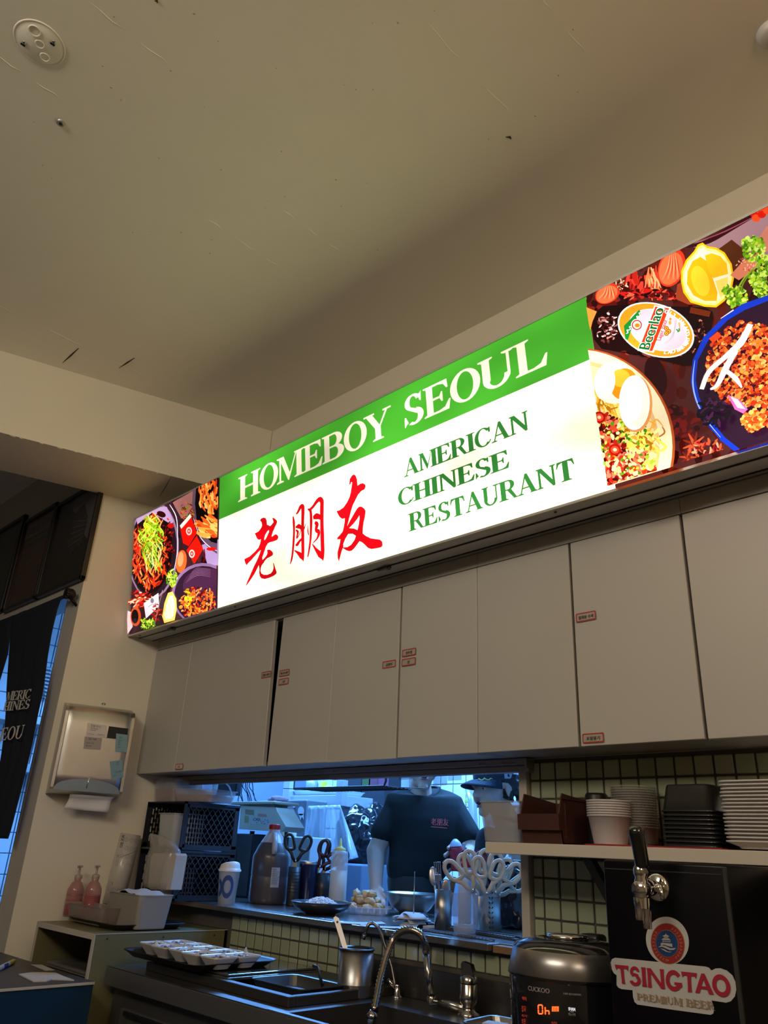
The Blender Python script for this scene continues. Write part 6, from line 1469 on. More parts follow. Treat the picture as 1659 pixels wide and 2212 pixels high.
# ---- things on the corner cabinet
serving_tray(-3.225, -2.83, 1.535, 1.845, WZ + .0005, 'black serving tray on the corner cabinet under the red bottles')
TZ2 = WZ + .0045
redl_ = mat('pink_liquid', (.42, .030, .050), .12, alpha=.88, coat=.6, var=.1); pinkf = mat('pink_bottle_film', (.45, .16, .16), .15, alpha=.55, coat=.5)
for i, (u, lab, lv) in enumerate(((158, 'pink clear pump bottle with little red liquid, nearer the wall corner', .45), (196, 'pink clear pump bottle nearly full of red liquid, second from the left', .75))):
    p = Vector((-3.16 + .078*i, 1.64 + .0*i, TZ2)); p.x = PY(u - 1, 1960, 1.63).x; p.y = 1.63; r = size(18, p); zs = top(u, 1918, p) - TZ2; zn = top(u, 1903, p) - TZ2; zc = top(u, 1893, p) - TZ2; ztp = top(u, 1868, p) - TZ2
    t = thing('pump_bottle', lab, 'bottle', p, group='pink pump bottles')
    B().lathe([(.001, 0), (r*.95, 0), (r, .006), (r, zs*.9), (r*.95, zs), (r*.62, zn*.97), (r*.42, zn), (r*.42, zc)], p, 28).build('body', pinkf, t)
    b = B(); b.lathe([(.001, .002), (r*.96, .004), (r*.96, zs*lv), (.001, zs*lv)], p, 28); b.build('liquid', redl_, t)
    for k in range(3): B().lathe([(r*1.0, zs*(.35 + .2*k)), (r*1.02, zs*(.35 + .2*k) + .002), (r*1.0, zs*(.35 + .2*k) + .004)], p, 28).build('rib', pinkf, t)
    b = B(); b.lathe([(r*.46, zc - .006), (r*.46, zc + .006), (r*.30, zc + .010), (r*.14, zc + .012), (r*.14, ztp - .008), (r*.34, ztp - .006), (r*.34, ztp), (.001, ztp + .001)], p, 20); b.tube([p + Vector((0, 0, ztp - .003)), p + Vector((.012, -.012, ztp - .004)), p + Vector((.022, -.02, ztp - .008))], [.004, .003, .0025], 8); b.build('pump', mat('pump_plastic', (.45, .38, .34), .3, alpha=.6), t)
q = PY(200, 1975, 1.585); t = thing('low_clear_box', 'empty low clear plastic box at the front of the upper black tray', 'box', (q.x, 1.60, TZ2))
xa_, xb_ = PY(150, 1975, 1.56).x, PY(228, 1985, 1.56).x
b = B(); tub(b, (xb_ - xa_)*.86, .07, (xb_ - xa_), .085, top(200, 1956, (0, 1.56, 0)) - TZ2, .012, .0015, TR((xa_+xb_)/2, 1.585, TZ2 + .0005), .003); b.build('box', mat('clear_pinkish', (.34, .28, .26), .2, alpha=.5, coat=.4), t)
xa_, xb_ = PY(262, 1980, 1.60).x, PY(340, 1990, 1.60).x
yy = 1.66; xa_, xb_ = PY(226, 1975, yy - .05).x, PY(296, 1985, yy - .05).x; hh = top(290, 1932, (0, yy - .05, 0)) - TZ2
t = thing('tissue_box', 'frosted plastic box stuffed with white tissues on the upper black tray', 'box', ((xa_+xb_)/2, yy, TZ2))
b = B(); tub(b, (xb_-xa_)*.86, .12, xb_-xa_, .14, hh, .015, .002, TR((xa_+xb_)/2, yy + .02, TZ2 + .0005), .003); b.build('box', mat('frost_tissue', (.40, .37, .33), .35, alpha=.72), t)
tm = mat('tissue', (.52, .48, .43), .85, bump=.8, bscale=40)
b = B(); loft(b, [rr2((xb_-xa_)*.80, .11, .02, .004), rr2((xb_-xa_)*.90, .125, .02, hh - .003)], TR((xa_+xb_)/2, yy + .02, TZ2 + .001), True, True); b.build('tissue_pack', tm, t)
vs = []; N = 10
for j in range(N + 1):
    for i in range(N + 1):
        s_, q_ = i/N - .5, j/N - .5; vs.append(Vector(((xa_+xb_)/2 + s_*(xb_-xa_)*.98 - .004, yy + .02 + q_*.13, TZ2 + hh + .012 - .020*(abs(s_)*2)**2*1 + .004*math.sin(i*1.7 + j) - .006*(abs(q_)*2)**3)))
b = B(); b.add(vs, [[j*(N+1)+i, j*(N+1)+i+1, (j+1)*(N+1)+i+1, (j+1)*(N+1)+i] for j in range(N) for i in range(N)], True); b.build('top_tissue', tm, t)
# patterned wrap bag (roll standing behind)
A4 = [PY(u, v, 1.78) for u, v in ((218, 1932), (262, 1936), (285, 1803), (240, 1800))]
t = thing('printed_paper_roll', 'tall white roll of printed wrapping paper leaning behind the tissue box', 'roll', ((A4[0] + A4[1])/2).xy.to_3d() + Vector((0, 0, TZ2)))
ax0 = (A4[0] + A4[1])/2; ax1 = (A4[2] + A4[3])/2; ax0.y += .02; ax1.y += .045; rr0 = size(22, A4[0])
dirv = (ax1 - ax0); ax0 = ax0 - dirv*((ax0.z - TZ2 - .008)/dirv.z); dirv = ax1 - ax0; Lr = dirv.length; Mr = Matrix.Translation(ax0) @ dirv.to_track_quat('Z', 'Y').to_matrix().to_4x4()
B().lathe([(.001, 0), (rr0, 0), (rr0*1.02, Lr*.5), (rr0, Lr), (rr0*.55, Lr), (rr0*.5, Lr*.9), (.001, Lr*.9)], (0, 0, 0), 32, M=Mr).build('roll', mat('wrap_white', (.50, .47, .43), .35, coat=.3), t)
inv = Mr.inverted(); eye_l = inv @ EYE; a_c = math.atan2(eye_l.y, eye_l.x)
b = B(); 
def onroll(a, z, k=1.012): return Mr @ Vector((rr0*k*math.cos(a), rr0*k*math.sin(a), z))
def rtext(st, a, z, h, col, vert=True):
    tv, tf, wd = text_shape(st); out = []
    for x, y in tv: out.append(onroll(a + (y*h)/rr0*-1, z - x*h) if vert else onroll(a + x*h/rr0, z + y*h))
    b.add(out, tf, False, col)
DR, DG_ = (.20, .012, .02), (.12, .13, .12)
for i in range(9):
    for j in range(3):
        z = Lr*(.08 + .105*i); a = a_c - .3 + j*.5 + (.25 if i % 2 else 0); n = 12
        for rad0, rad1 in ((.0085, .0072), (.004, .0034)):
            ring = [[onroll(a + rd*math.cos(2*math.pi*k/n)/rr0, z + rd*math.sin(2*math.pi*k/n)) for k in range(n)] for rd in (rad0, rad1)]
            b.add(ring[0] + ring[1], [[k, (k+1) % n, n + (k+1) % n, n + k] for k in range(n)], False, (.27, .26, .25))
rtext('레트로', a_c - .55, Lr*.72, .014, DR); rtext('김밥', a_c - .55, Lr*.45, .014, DR); rtext('RK', a_c - .55, Lr*.97, .016, K0); rtext('80', a_c - .5, Lr*.88, .016, K0); rtext('분식', a_c + .75, Lr*.30, .014, DR); rtext('EP', a_c - .6, Lr*.12, .016, K0)
for k in range(7): 
    z = Lr*(.60 + .022*k); b.add([onroll(a_c + .72, z), onroll(a_c + 1.15, z), onroll(a_c + 1.15, z + .003 + .002*(k % 2)), onroll(a_c + .72, z + .003 + .002*(k % 2))], [[0, 1, 2, 3]], False, (.03, .035, .03))
for z0_ in (Lr*.22, Lr*.66):
    vs = []; 
    for k in range(13): a = a_c - .9 + k*.16; z = z0_ + k*.0035; vs += [onroll(a, z), onroll(a, z + .0016)]
    b.add(vs, [[2*k, 2*k+2, 2*k+3, 2*k+1] for k in range(12)], False, (.03, .02, .015))
b.build('print', lm, t, kind='stuff')

# ================================================================== DARK BLUE COUNTER, lower left
c1 = PZ(205, 2120, 1.03); BZ = 1.03
t = thing('blue_counter', 'dark blue counter with a black top in the lower left corner', 'counter', (c1.x - .35, c1.y - .25, FZ))
b = B(); b.box((-3.46, .70, BZ - .006), (c1.x, c1.y, BZ), .002); b.build('top', mat('charcoal_top', (.055, .052, .052), .5, var=.08), t)
b = B(); b.box((c1.x - .003, .70, BZ - .0085), (c1.x + .0012, c1.y, BZ - .001), .0006); b.build('edge_strip', edge, t)
b = B(); b.box((-3.45, .705, FZ), (c1.x - .002, c1.y - .002, BZ - .006)); b.build('body', mat('navy_laminate', (.004, .030, .080), .35, var=.05), t)
q0, q1 = PZ(-14, 2098, BZ + .008), PZ(31, 2076, BZ + .008)
d = (q1 - q0); M = Matrix.Translation(q0) @ d.to_track_quat('Z', 'Y').to_matrix().to_4x4(); L = d.length
t = thing('marker_pen', 'yellow and white marker pen lying at the left edge of the counter', 'pen', q1)
B().lathe([(.001, 0), (.0075, 0), (.0078, L*.18), (.0078, L*.20)], (0, 0, 0), 16, M=M).build('end_cap', mat('marker_yellow', (.55, .40, .03), .4), t)
B().lathe([(.0076, L*.18), (.0076, L*.74)], (0, 0, 0), 16, M=M).build('barrel', mat('marker_white', (.50, .50, .56), .4), t)
B().lathe([(.0082, L*.70), (.0080, L*.95), (.006, L), (.001, L*1.005)], (0, 0, 0), 16, M=M).build('cap', MATS['marker_yellow'], t)
B().lathe([(.0078, L*.40), (.0078, L*.60)], (0, 0, 0), 10, M=M, a0=2.0, a1=4.0).build('blue_mark', mat('mark_blue', (.02, .04, .16), .5), t)
L4 = [PZ(u, v, BZ + .0006) for u, v in ((40, 2106), (70, 2102), (120, 2103), (135, 2110), (160, 2119), (140, 2118), (112, 2117), (100, 2121), (72, 2122), (56, 2114))]
b = B(); b.prism(L4, (0, 0, .003)); tag(b.build('crumpled_tissue', tm), 'flattened white tissue on the black counter top', 'tissue')
L4 = [PZ(u, v, BZ + .0004) for u, v in ((66, 2084), (90, 2084), (118, 2096), (98, 2097))]
b = B(); b.prism(L4, (0, 0, .0008)); tag(b.build('white_card', mat('card_grey', (.42, .42, .42), .6)), 'small white card on the black counter top behind the tissue', 'card')

# ================================================================== BEER CABINET WITH TAP
BX0, BX1, BY, BT = PY(1316, 2100, 1.5).x, PY(1598, 2130, 1.5).x, 1.5, 1.4585
boxm = mat('beer_cabinet_black', (.004, .004, .006), .28, spec=.18, var=.2)
t = thing('beer_cabinet', 'glossy black beer dispensing cabinet under the shelf with a big logo sticker', 'beer dispenser', ((BX0+BX1)/2, 1.72, KZ))
b = B(); b.box((BX0, BY, KZ + .0005), (BX1, 1.985, BT), .006, seg=3); b.build('housing', boxm, t)
b = B(); b.box((BX1 - .0065, BY - .0012, KZ + .001), (BX1 + .0006, BY + .006, BT - .004), .001); b.build('corner_highlight', mat('highlight_grey', (.045, .045, .045), .35, .3), t)  # lighter strip stands in for the highlight along the rounded corner
b = B(); b.box((BX0 + .001, BY - .001, BT - .018), (BX1 - .008, BY + .004, BT - .016)); b.build('panel_joint', mat('joint', (.03, .03, .035), .4), t)
Zs = lambda q: (1310 + q[0]*.1748, 1960 + q[1]*.1748)
pr = Print((BX0, BY, KZ), (1, 0, 0), (0, 0, 1), step=.0003, lift=.0008)
pt = lambda L: [pr.at(*Zs(q)) for q in L]
SW = (.50, .50, .50)
def blob_outline(L, k=4):
    out = []
    n = len(L)
    for i in range(n):
        p0, p1, p2, p3 = (Vector(L[(i+d) % n]) for d in (-1, 0, 1, 2))
        for j in range(k): f_ = j/k; out.append(tuple(.5*((2*p1) + (-p0+p2)*f_ + (2*p0-5*p1+4*p2-p3)*f_*f_ + (-p0+3*p1-3*p2+p3)*f_**3)))
    return out
def epx(cx, cy, rx, ry, rot=0, n=44): return [(cx + rx*math.cos(a)*math.cos(rot) - ry*math.sin(a)*math.sin(rot), cy + rx*math.cos(a)*math.sin(rot) + ry*math.sin(a)*math.cos(rot)) for a in [2*math.pi*i/n for i in range(n)]]
pr.poly(pt(epx(756, 412, 262, 300, -.32)), SW); pr.k += 2e-5
pr.poly(pt([(110, 622), (70, 640), (55, 680), (70, 770), (95, 815), (128, 838), (128, 960), (150, 992), (190, 1010), (270, 1018), (325, 1022), (332, 1110), (350, 1170), (385, 1200), (800, 1262), (1290, 1328), (1325, 1310), (1332, 1240), (1310, 1175), (1300, 1150), (1400, 1165), (1480, 1178), (1540, 1160), (1590, 1100), (1607, 1020), (1600, 930), (1560, 840), (1490, 780), (1410, 752), (1350, 755), (1300, 780), (1270, 745), (1230, 732), (900, 700), (500, 660)]), SW); pr.up()
EC = (762, 448)
pr.poly(pt(epx(*EC, 208, 258, -.24)), (.36, .17, .05)); pr.up(); pr.poly(pt(epx(*EC, 200, 249, -.24)), (.30, .015, .022)); pr.up()
pr.poly(pt(epx(755, 446, 140, 172, -.24)), (.36, .17, .08)); pr.up(); pr.poly(pt(epx(755, 446, 134, 166, -.24)), (.008, .055, .20)); pr.up()
for s_ in (-1, 1):
    for k in range(11):
        a = math.radians(90 + s_*(22 + k*12)); e_ = epx(0, 0, 168, 208, -.24, 2)
        cx = EC[0] + 168*math.cos(a)*math.cos(-.24) - 208*math.sin(a)*math.sin(-.24); cy = EC[1] + 168*math.cos(a)*math.sin(-.24) + 208*math.sin(a)*math.cos(-.24)
        for d_ in (-1, 1):
            ca = a + math.pi/2 + d_*.5; pr.poly(pt(epx(cx + d_*9*math.cos(a), cy + d_*9*math.sin(a), 13, 5, ca, 8)), (.46, .20, .09)); pr.k += 1e-6
pr.poly(pt(epx(768, 655, 10, 10)), (.46, .24, .08)); pr.up()
LW = (.55, .55, .56)
for L in ([(742, 320), (735, 338), (700, 352), (715, 360), (770, 362), (787, 358), (750, 338)], [(718, 364), (772, 366), (770, 376), (718, 374)], [(712, 380), (778, 382), (806, 410), (782, 405), (700, 402), (688, 398)], [(702, 410), (798, 416), (800, 432), (700, 428)],
          [(685, 436), (818, 448), (826, 490), (770, 478), (720, 462), (676, 465)], [(648, 490), (690, 466), (740, 478), (800, 505), (868, 502), (840, 525), (790, 528), (740, 505), (700, 488)], [(676, 508), (720, 515), (770, 545), (820, 548), (790, 556), (740, 545), (700, 522)]):
    pr.poly(pt(L), LW); pr.k += 1e-6
for k in range(4): pr.k = pr.k; pr.poly(pt([(716 + k*20, 414), (724 + k*20, 415), (724 + k*20, 430), (716 + k*20, 429)]), (.008, .055, .20))
pr.build('logo_sticker', ink, t)
# lettering of the sticker
ps = Print((BX0, BY, KZ), (1, 0, 0), (0, 0, 1), step=.0003, lift=.0025)
RD = (.36, .010, .032)
def fl_letter(ch, c4, col, wgt=.17):
    """flared sans capital drawn inside the quadrilateral c4 (lower left, lower right, upper right, upper left)"""
    q = [ps.at(*Zs(c)) for c in c4]
    def m(x, y): a = [(q[0][i]*(1-x) + q[1][i]*x)*(1-y) + (q[3][i]*(1-x) + q[2][i]*x)*y for i in (0, 1)]; return (a[0], a[1])
    S = []
    def Q(*p): S.append((list(p), None))
    def st(x, w=wgt, y0=0, y1=1): Q((x-w*.62, y0), (x+w*.62, y0), (x+w*.5, y0+.15), (x+w*.46, .5), (x+w*.5, y1-.15), (x+w*.62, y1), (x-w*.62, y1), (x-w*.5, y1-.15), (x-w*.46, .5), (x-w*.5, y0+.15))
    if ch == 'T': st(.5, wgt*1.2, 0, .92); Q((0, 1), (.06, .70), (.16, .82), (.84, .82), (.94, .70), (1, 1))
    if ch == 'I': st(.5, .62)
    if ch == 'N': st(.12); st(.88); Q((0, 1), (.24, 1), (1, 0), (.76, 0))
    if ch == 'A': Q((.40, 1), (.60, 1), (1.0, 0), (.74, 0), (.5, .72), (.24, 0), (0, 0)); Q((.3, .22), (.7, .22), (.64, .36), (.36, .36))
    if ch == 'O':
        n = 30; S.append(([(.5 + .5*math.cos(2*math.pi*k/n), .5 + .52*math.sin(2*math.pi*k/n)) for k in range(n)], [[(.5 + .27*math.cos(2*math.pi*k/n), .5 + .30*math.sin(2*math.pi*k/n)) for k in range(n)]]))
    if ch in 'G':
        o, i = ring_q(.52, .5, .52, .52, .28, .30, 35, 345, 26); S.append((o + i[::-1], None)); Q((.55, .42), (1.02, .42), (1.02, .18), (.80, .22), (.78, .30), (.55, .30))
    if ch == 'S':
        o, i = ring_q(.47, .73, .42, .29, .17, .12, 10, 250, 18); S.append((o + i[::-1], None)); o, i = ring_q(.5, .28, .44, .30, .18, .12, -170, 70, 18); S.append((o + i[::-1], None)); Q((.25, .62), (.42, .50), (.80, .40), (.74, .62), (.40, .66))
    for o, hs in S:
        ps.poly([m(*a) for a in o], col, [[m(*a) for a in h] for h in hs] if hs else None); ps.k += 1e-6
def Qd(x0, x1, yt, yb, sk=0, dy=8): return [(x0 + sk, yb), (x1 + sk, yb + dy), (x1, yt + dy), (x0, yt)]
for ch, c4 in (('T', [(150, 935), (290, 950), (280, 722), (108, 705)]), ('S', [(282, 958), (448, 972), (428, 744), (296, 722)]), ('I', [(440, 975), (520, 982), (500, 742), (425, 738)]), ('N', [(520, 985), (735, 1008), (715, 765), (505, 748)]), ('G', [(740, 1022), (945, 1035), (925, 790), (740, 765)]),
               ('T', [(950, 1035), (1130, 1055), (1125, 812), (928, 790)]), ('A', [(1105, 1052), (1335, 1078), (1300, 825), (1100, 808)]), ('O', [(1330, 1090), (1560, 1112), (1515, 838), (1300, 825)])): 
    fl_letter(ch, [(c[0], c[1]) for c in c4], RD, .2)
ps.build('logo_lettering', ink, t, kind_='stuff')
ps = Print((BX0, BY, KZ), (1, 0, 0), (0, 0, 1), step=.0003, lift=.0025); GD = (.30, .20, .11)
x = 388
for ch in 'PREMIUM BEER':
    if ch == ' ': x += 44; continue
    wd_ = {'I': 34, 'M': 92}.get(ch, 68) * (1 + (x - 388)/3600); yb = 1136 + (x - 388)*.132; ytp = 1066 + (x - 388)*.118
    a_, c_ = ps.at(*Zs((x, yb))), ps.at(*Zs((x + wd_, ytp)))
    for o, hs in glyph(ch)[0]:
        W_ = glyph(ch)[1]; f_ = lambda q: (a_[0] + q[0]/W_*(c_[0]-a_[0])*.96, a_[1] + q[1]*(c_[1]-a_[1]) - q[0]/W_*.0013)
        ps.poly([f_(q) for q in o], GD, [[f_(q) for q in H] for H in hs] if hs else None); ps.k += 1e-6
    x += wd_ + 6
ps.build('small_lettering', ink, t, kind_='stuff')
# beer tap
fl_ = PY(1420, 1917, BY); ty_ = 1.425
t = thing('beer_tap', 'chrome beer tap with a tall black handle and two spouts', 'beer tap', (fl_.x, BY, fl_.z))
MY = Matrix.Translation((fl_.x, BY - .0005, fl_.z)) @ Matrix.Rotation(math.pi/2, 4, 'X')
B().lathe([(.024, 0), (.0245, .003), (.018, .006), (.012, .008)], (0, 0, 0), 32, M=MY).build('flange', chrome, t)
bc = PY(1386, 1922, ty_); fl2 = Vector((bc.x, ty_, fl_.z))
b = B(); b.tube([(fl_.x, BY - .004, fl_.z), (fl_.x, BY - .035, fl_.z), (bc.x, ty_ - .002, bc.z)], [.010, .010, .010], 18); b.lathe([(.013, .016), (.0145, .020), (.0145, .034), (.013, .038)], (0, 0, 0), 20, M=MY); b.build('shank', chrome, t)
b = B(); b.lathe([(.001, -.013), (.013, -.013), (.0150, -.009), (.0150, .009), (.013, .013), (.001, .013)], (0, 0, 0), 28, M=Matrix.Translation(bc) @ Matrix.Rotation(math.pi/2, 4, 'X')); b.build('collar', chrome, t)
b = B(); b.lathe([(.0085, -.030), (.0095, -.012), (.010, .0), (.012, .014), (.0100, .020), (.0125, .026), (.0125, .034), (.009, .040), (.0088, .048)], bc, 22); b.build('valve_body', chrome, t)
hb_, ht_ = PY(1388, 1872, ty_), PY(1374, 1786, ty_ - .015); dv = ht_ - hb_; Lh = dv.length; M = Matrix.Translation(hb_) @ dv.to_track_quat('Z', 'Y').to_matrix().to_4x4()
b = B(); b.lathe([(.007, -.012), (.0125, -.008), (.0085, -.002), (.011, .0)], (0, 0, 0), 20, M=M); b.build('ferrule', chrome, t)
b = B(); b.lathe([(.001, 0), (.0115, .0), (.0125, .004), (.0135, Lh*.5), (.0158, Lh*.85), (.0150, Lh*.95), (.010, Lh*1.02), (.001, Lh*1.04)], (0, 0, 0), 28, M=M); b.build('handle', mat('gloss_black', (.008, .008, .009), .14, coat=.6), t)
for (u0, v0, v1, y_, r_) in ((1379, 1938, 1987, ty_ - .004, .0075), (1394, 1940, 2006, ty_ + .012, .0078)):
    a_, c_ = PY(u0, v0, y_), PY(u0, v1, y_); c_.x = a_.x; b = B(); b.lathe([(r_*1.15, 0), (r_*1.15, -.010), (r_, -.014), (r_, -(a_.z - c_.z)), (r_*.8, -(a_.z - c_.z)), (r_*.75, -.02)], a_, 20); b.build('spout', chrome, t)
q = PY(1450, 1915, BY - .03); b = B(); b.tube([(fl_.x + .01, BY - .03, fl_.z), (fl_.x + .022, BY - .03, fl_.z)], .0075, 14); b.tube([(fl_.x + .022, BY - .03, fl_.z + .004), (fl_.x + .026, BY - .036, fl_.z - .018)], [.004, .0038], 10); b.build('flow_lever', chrome, t)

# ================================================================== RICE COOKER
p = Vector((-1.034, 1.625, KZ)); R0 = .124
zr1 = top(1235, 2066, (0, 1.505, 0)); zr0_ = top(1235, 2122, (0, 1.503, 0))
t = thing('rice_cooker', 'black rice cooker with a silver band and glowing red display', 'rice cooker', p)
a_, zz0, zz1 = None, zr0_ - KZ, zr1 - KZ
gb = mat('cooker_black', (.010, .010, .012), .12, coat=.8)
B().lathe([(.001, 0), (R0*.86, 0), (R0*.92, .010), (R0*.985, .06), (R0*1.01, zz0 - .012), (R0*1.0, zz0 - .002)], p, 56).build('body', gb, t)
B().lathe([(R0*1.02, zz0 - .003), (R0*1.03, zz0), (R0*.985, (zz0 + zz1)/2), (R0*.94, zz1), (R0*.92, zz1 + .001)], p, 56).build('silver_band', mat('cooker_silver', (.34, .33, .33), .30, .9, var=.03), t)
B().lathe([(R0*1.012, zz0 - .007), (R0*1.035, zz0 - .004), (R0*1.03, zz0 - .0005)], p, 56).build('joint_ring', gb, t)
B().lathe([(R0*.935, zz1), (R0*.86, zz1 + .010), (R0*.60, zz1 + .019), (R0*.42, zz1 + .020), (R0*.40, zz1 + .016), (.001, zz1 + .016)], p, 56).build('lid', gb, t)
b = B(); b.lathe([(.001, zz1 + .016), (R0*.33, zz1 + .016), (R0*.36, zz1 + .022), (R0*.34, zz1 + .027), (.001, zz1 + .029)], p, 40); b.build('steam_cap', chrome, t)
b = B(); b.box((-.018, .07, zz1 + .006), (.03, .115, zz1 + .026), .008, M=Matrix.Translation(p), seg=3); b.build('steam_valve', black, t)
b = B(); b.box((-R0*1.04, -.02, zz1 - .012), (-R0*.90, .03, zz1 + .004), .006, M=Matrix.Translation(p)); b.build('lid_latch', black, t)
ac = math.atan2(-p.y, -p.x); ledm = mat('led_red', (.02, 0, 0), .4, emit=(1.0, .07, .012), estr=2.2); gw = mat('panel_print', (.40, .40, .40), .5)
def at_c(u, v):
    d = ray(u, v); o = EYE - p; r_ = R0*1.013; A = d.x**2 + d.y**2; Bq = 2*(o.x*d.x + o.y*d.y); Cq = o.x**2 + o.y**2 - r_**2; k = (-Bq - math.sqrt(max(0, Bq*Bq - 4*A*Cq)))/(2*A); return EYE + d*k
def ctxt(st, pa_, pb_, hpx, m_, nm, bold=0):
    A_, C_ = at_c(*pa_), at_c(*pb_); aa, ab = (math.atan2(q.y - p.y, q.x - p.x) for q in (A_, C_)); h = size(hpx, A_); tv, tf, wd = text_shape(st); b = B()
    for dx in ((0,) if not bold else (-bold, 0, bold)):
        out = []
        for x, y in tv: a = aa + (ab - aa)*(x/wd) + dx; z = A_.z + (C_.z - A_.z)*(x/wd) + y*h; out.append((p.x + R0*1.014*math.cos(a), p.y + R0*1.014*math.sin(a), z))
        b.add(out, tf)
    return b.build(nm, m_, t, kind='stuff')
ctxt('CUCKOO', (1141, 2139), (1187, 2146), 9, mat('logo_grey', (.50, .50, .50), .3, .5), 'logo_lettering', .003)
ctxt('CRP-QS1020FSM', (1217, 2148), (1255, 2151), 3.6, gw, 'model_lettering')
segs = {'0': 'abcdef', 'H': 'bcefg', 'h': 'cefg'}
def seg(ch, u0, v0, w_, h_):
    sl = .12; P_ = {'a': ((0, h_), (w_, h_)), 'b': ((w_, h_), (w_, h_/2)), 'c': ((w_, h_/2), (w_, 0)), 'd': ((0, 0), (w_, 0)), 'e': ((0, 0), (0, h_/2)), 'f': ((0, h_/2), (0, h_)), 'g': ((0, h_/2), (w_, h_/2))}
    b = B()
    for s_ in segs[ch]:
        (x0, y0), (x1, y1) = P_[s_]; A_, C_ = at_c(u0 + x0 - y0*.04, v0 - y0), at_c(u0 + x1 - y1*.04, v0 - y1 + .0); A_ = A_.lerp(C_, .08); C_ = C_.lerp(A_, .08); b.tube([A_, C_], .00095, 6)
    b.build('display_digit', ledm, t)
seg('0', 1163, 2190, 9, 19); seg('h', 1178, 2192, 8, 17)
b = B()
def cpatch(b, u0, v0, u1, v1):
    c_ = [at_c(u0, v1), at_c(u1, v1), at_c(u1, v0), at_c(u0, v0)]; b.add(c_, [[0, 1, 2, 3]])
orm = mat('led_orange', (.02, 0, 0), .4, emit=(.9, .12, .02), estr=.9); cpatch(b, 1192, 2174, 1207, 2185); b.build('mode_light', orm, t)
ctxt('밥솥', (1194, 2183), (1205, 2184), 6, mat('led_dark', (.05, .01, .01), .5), 'mode_lettering')
dm = mat('led_dim', (.02, 0, 0), .4, emit=(.6, .05, .02), estr=.35)
for (tx, u, v, h) in (('백미', 1128, 2160, 6), ('잡곡', 1127, 2184, 9), ('취사', 1127, 2196, 4), ('보온', 1127, 2210, 8), ('AUTO', 1191, 2211, 4)): ctxt(tx, (u, v), (u + (9 if h > 5 else 12), v + 1.5), h, dm, 'dim_lettering')
wl_ = mat('panel_white', (.5, .5, .5), .5, emit=(.6, .6, .65), estr=.5); ctxt('잡곡/취사', (1228, 2182), (1243, 2184), 5, wl_, 'button_lettering', .002); ctxt('메뉴/선택', (1228, 2193), (1243, 2195), 4.5, gw, 'button_lettering'); ctxt('ㅡ', (1231, 2187), (1239, 2188), 3, wl_, 'button_lettering')
ctxt('<', (1227, 2130), (1231, 2130.5), 4.5, gw, 'unlock_mark')
# ================================================================== KITCHEN THINGS BEHIND THE HATCH
kst = mat('kitchen_steel', (.42, .44, .46), .35, .5); kwhite = mat('kitchen_white', (.70, .71, .72), .5); kdark = mat('kitchen_dark', (.010, .011, .015), .5)
def YB(x0, z0, x1, z1, y0, y1, bev=.002):          # box from two pixel-derived points
    b = B(); b.box((x0, y0, z0), (x1, y1, z1), bev); return b
def PB(u0, v0, u1, v1, y, dy, bev=.003):
    a, c = PY(u0, v0, y), PY(u1, v1, y); return YB(a.x, a.z, c.x, c.z, y, y + dy, bev)
# steel wall shelf with tray
t = thing('kitchen_rack', 'steel kitchen rack with a shelf board between two posts, above the clear sheet', 'rack', PY(675, 1740, 3.4))
PB(613, 1685, 622, 1732, 3.38, .05).build('post', kst, t); PB(727, 1685, 736, 1741, 3.38, .05).build('post', kst, t)
PB(618, 1719, 730, 1741, 3.40, .30).build('shelf_board', kst, t)
a, c = PY(624, 1716, 3.40), PY(725, 1716, 3.40); b = B(); tub(b, (c.x - a.x)*.9, .2, (c.x - a.x)*.98, .24, .035, .02, .003, TR((a.x+c.x)/2, 3.54, PY(670, 1720, 3.40).z + .002)); tag(b.build('rack_tray', mat('milky_tray', (.55, .60, .64), .3)), 'shallow milky tray lying on the steel kitchen rack', 'tray')
b = PB(694, 1688, 700, 1716, 3.56, .02); tag(b.build('yellow_strip', mat('yellow_plastic', (.60, .55, .02), .5)), 'upright yellow strip standing on the steel kitchen rack', 'strip')
b = B(); bm_ = bmesh.new(); bmesh.ops.create_icosphere(bm_, subdivisions=4, radius=1); cb = PY(712, 1710, 3.52)
for v in bm_.verts: v.co *= 1 + .3*noise.noise(v.co*2.5); v.co = Vector((v.co.x*.05, v.co.y*.05, v.co.z*.035))
b.bm(bm_, Matrix.Translation(cb), False); tag(b.build('plastic_bundle', mat('bundle_film', (.60, .65, .70), .15, alpha=.7, coat=.6)), 'crumpled clear plastic bundle on the steel kitchen rack', 'bag')
p = PY(674, 1700, 3.55); b = B(); b.lathe([(.001, -.05), (.04, -.05), (.042, .02), (.03, .05), (.001, .05)], p, 20); t = thing('rack_pot', 'dark small pot with a white handle on the steel kitchen rack', 'pot', p); b.build('pot', mat('pot_grey', (.25, .27, .30), .4, .3), t); B().sphere(PY(668, 1709, 3.47), .016, n=12).build('knob', kwhite, t)
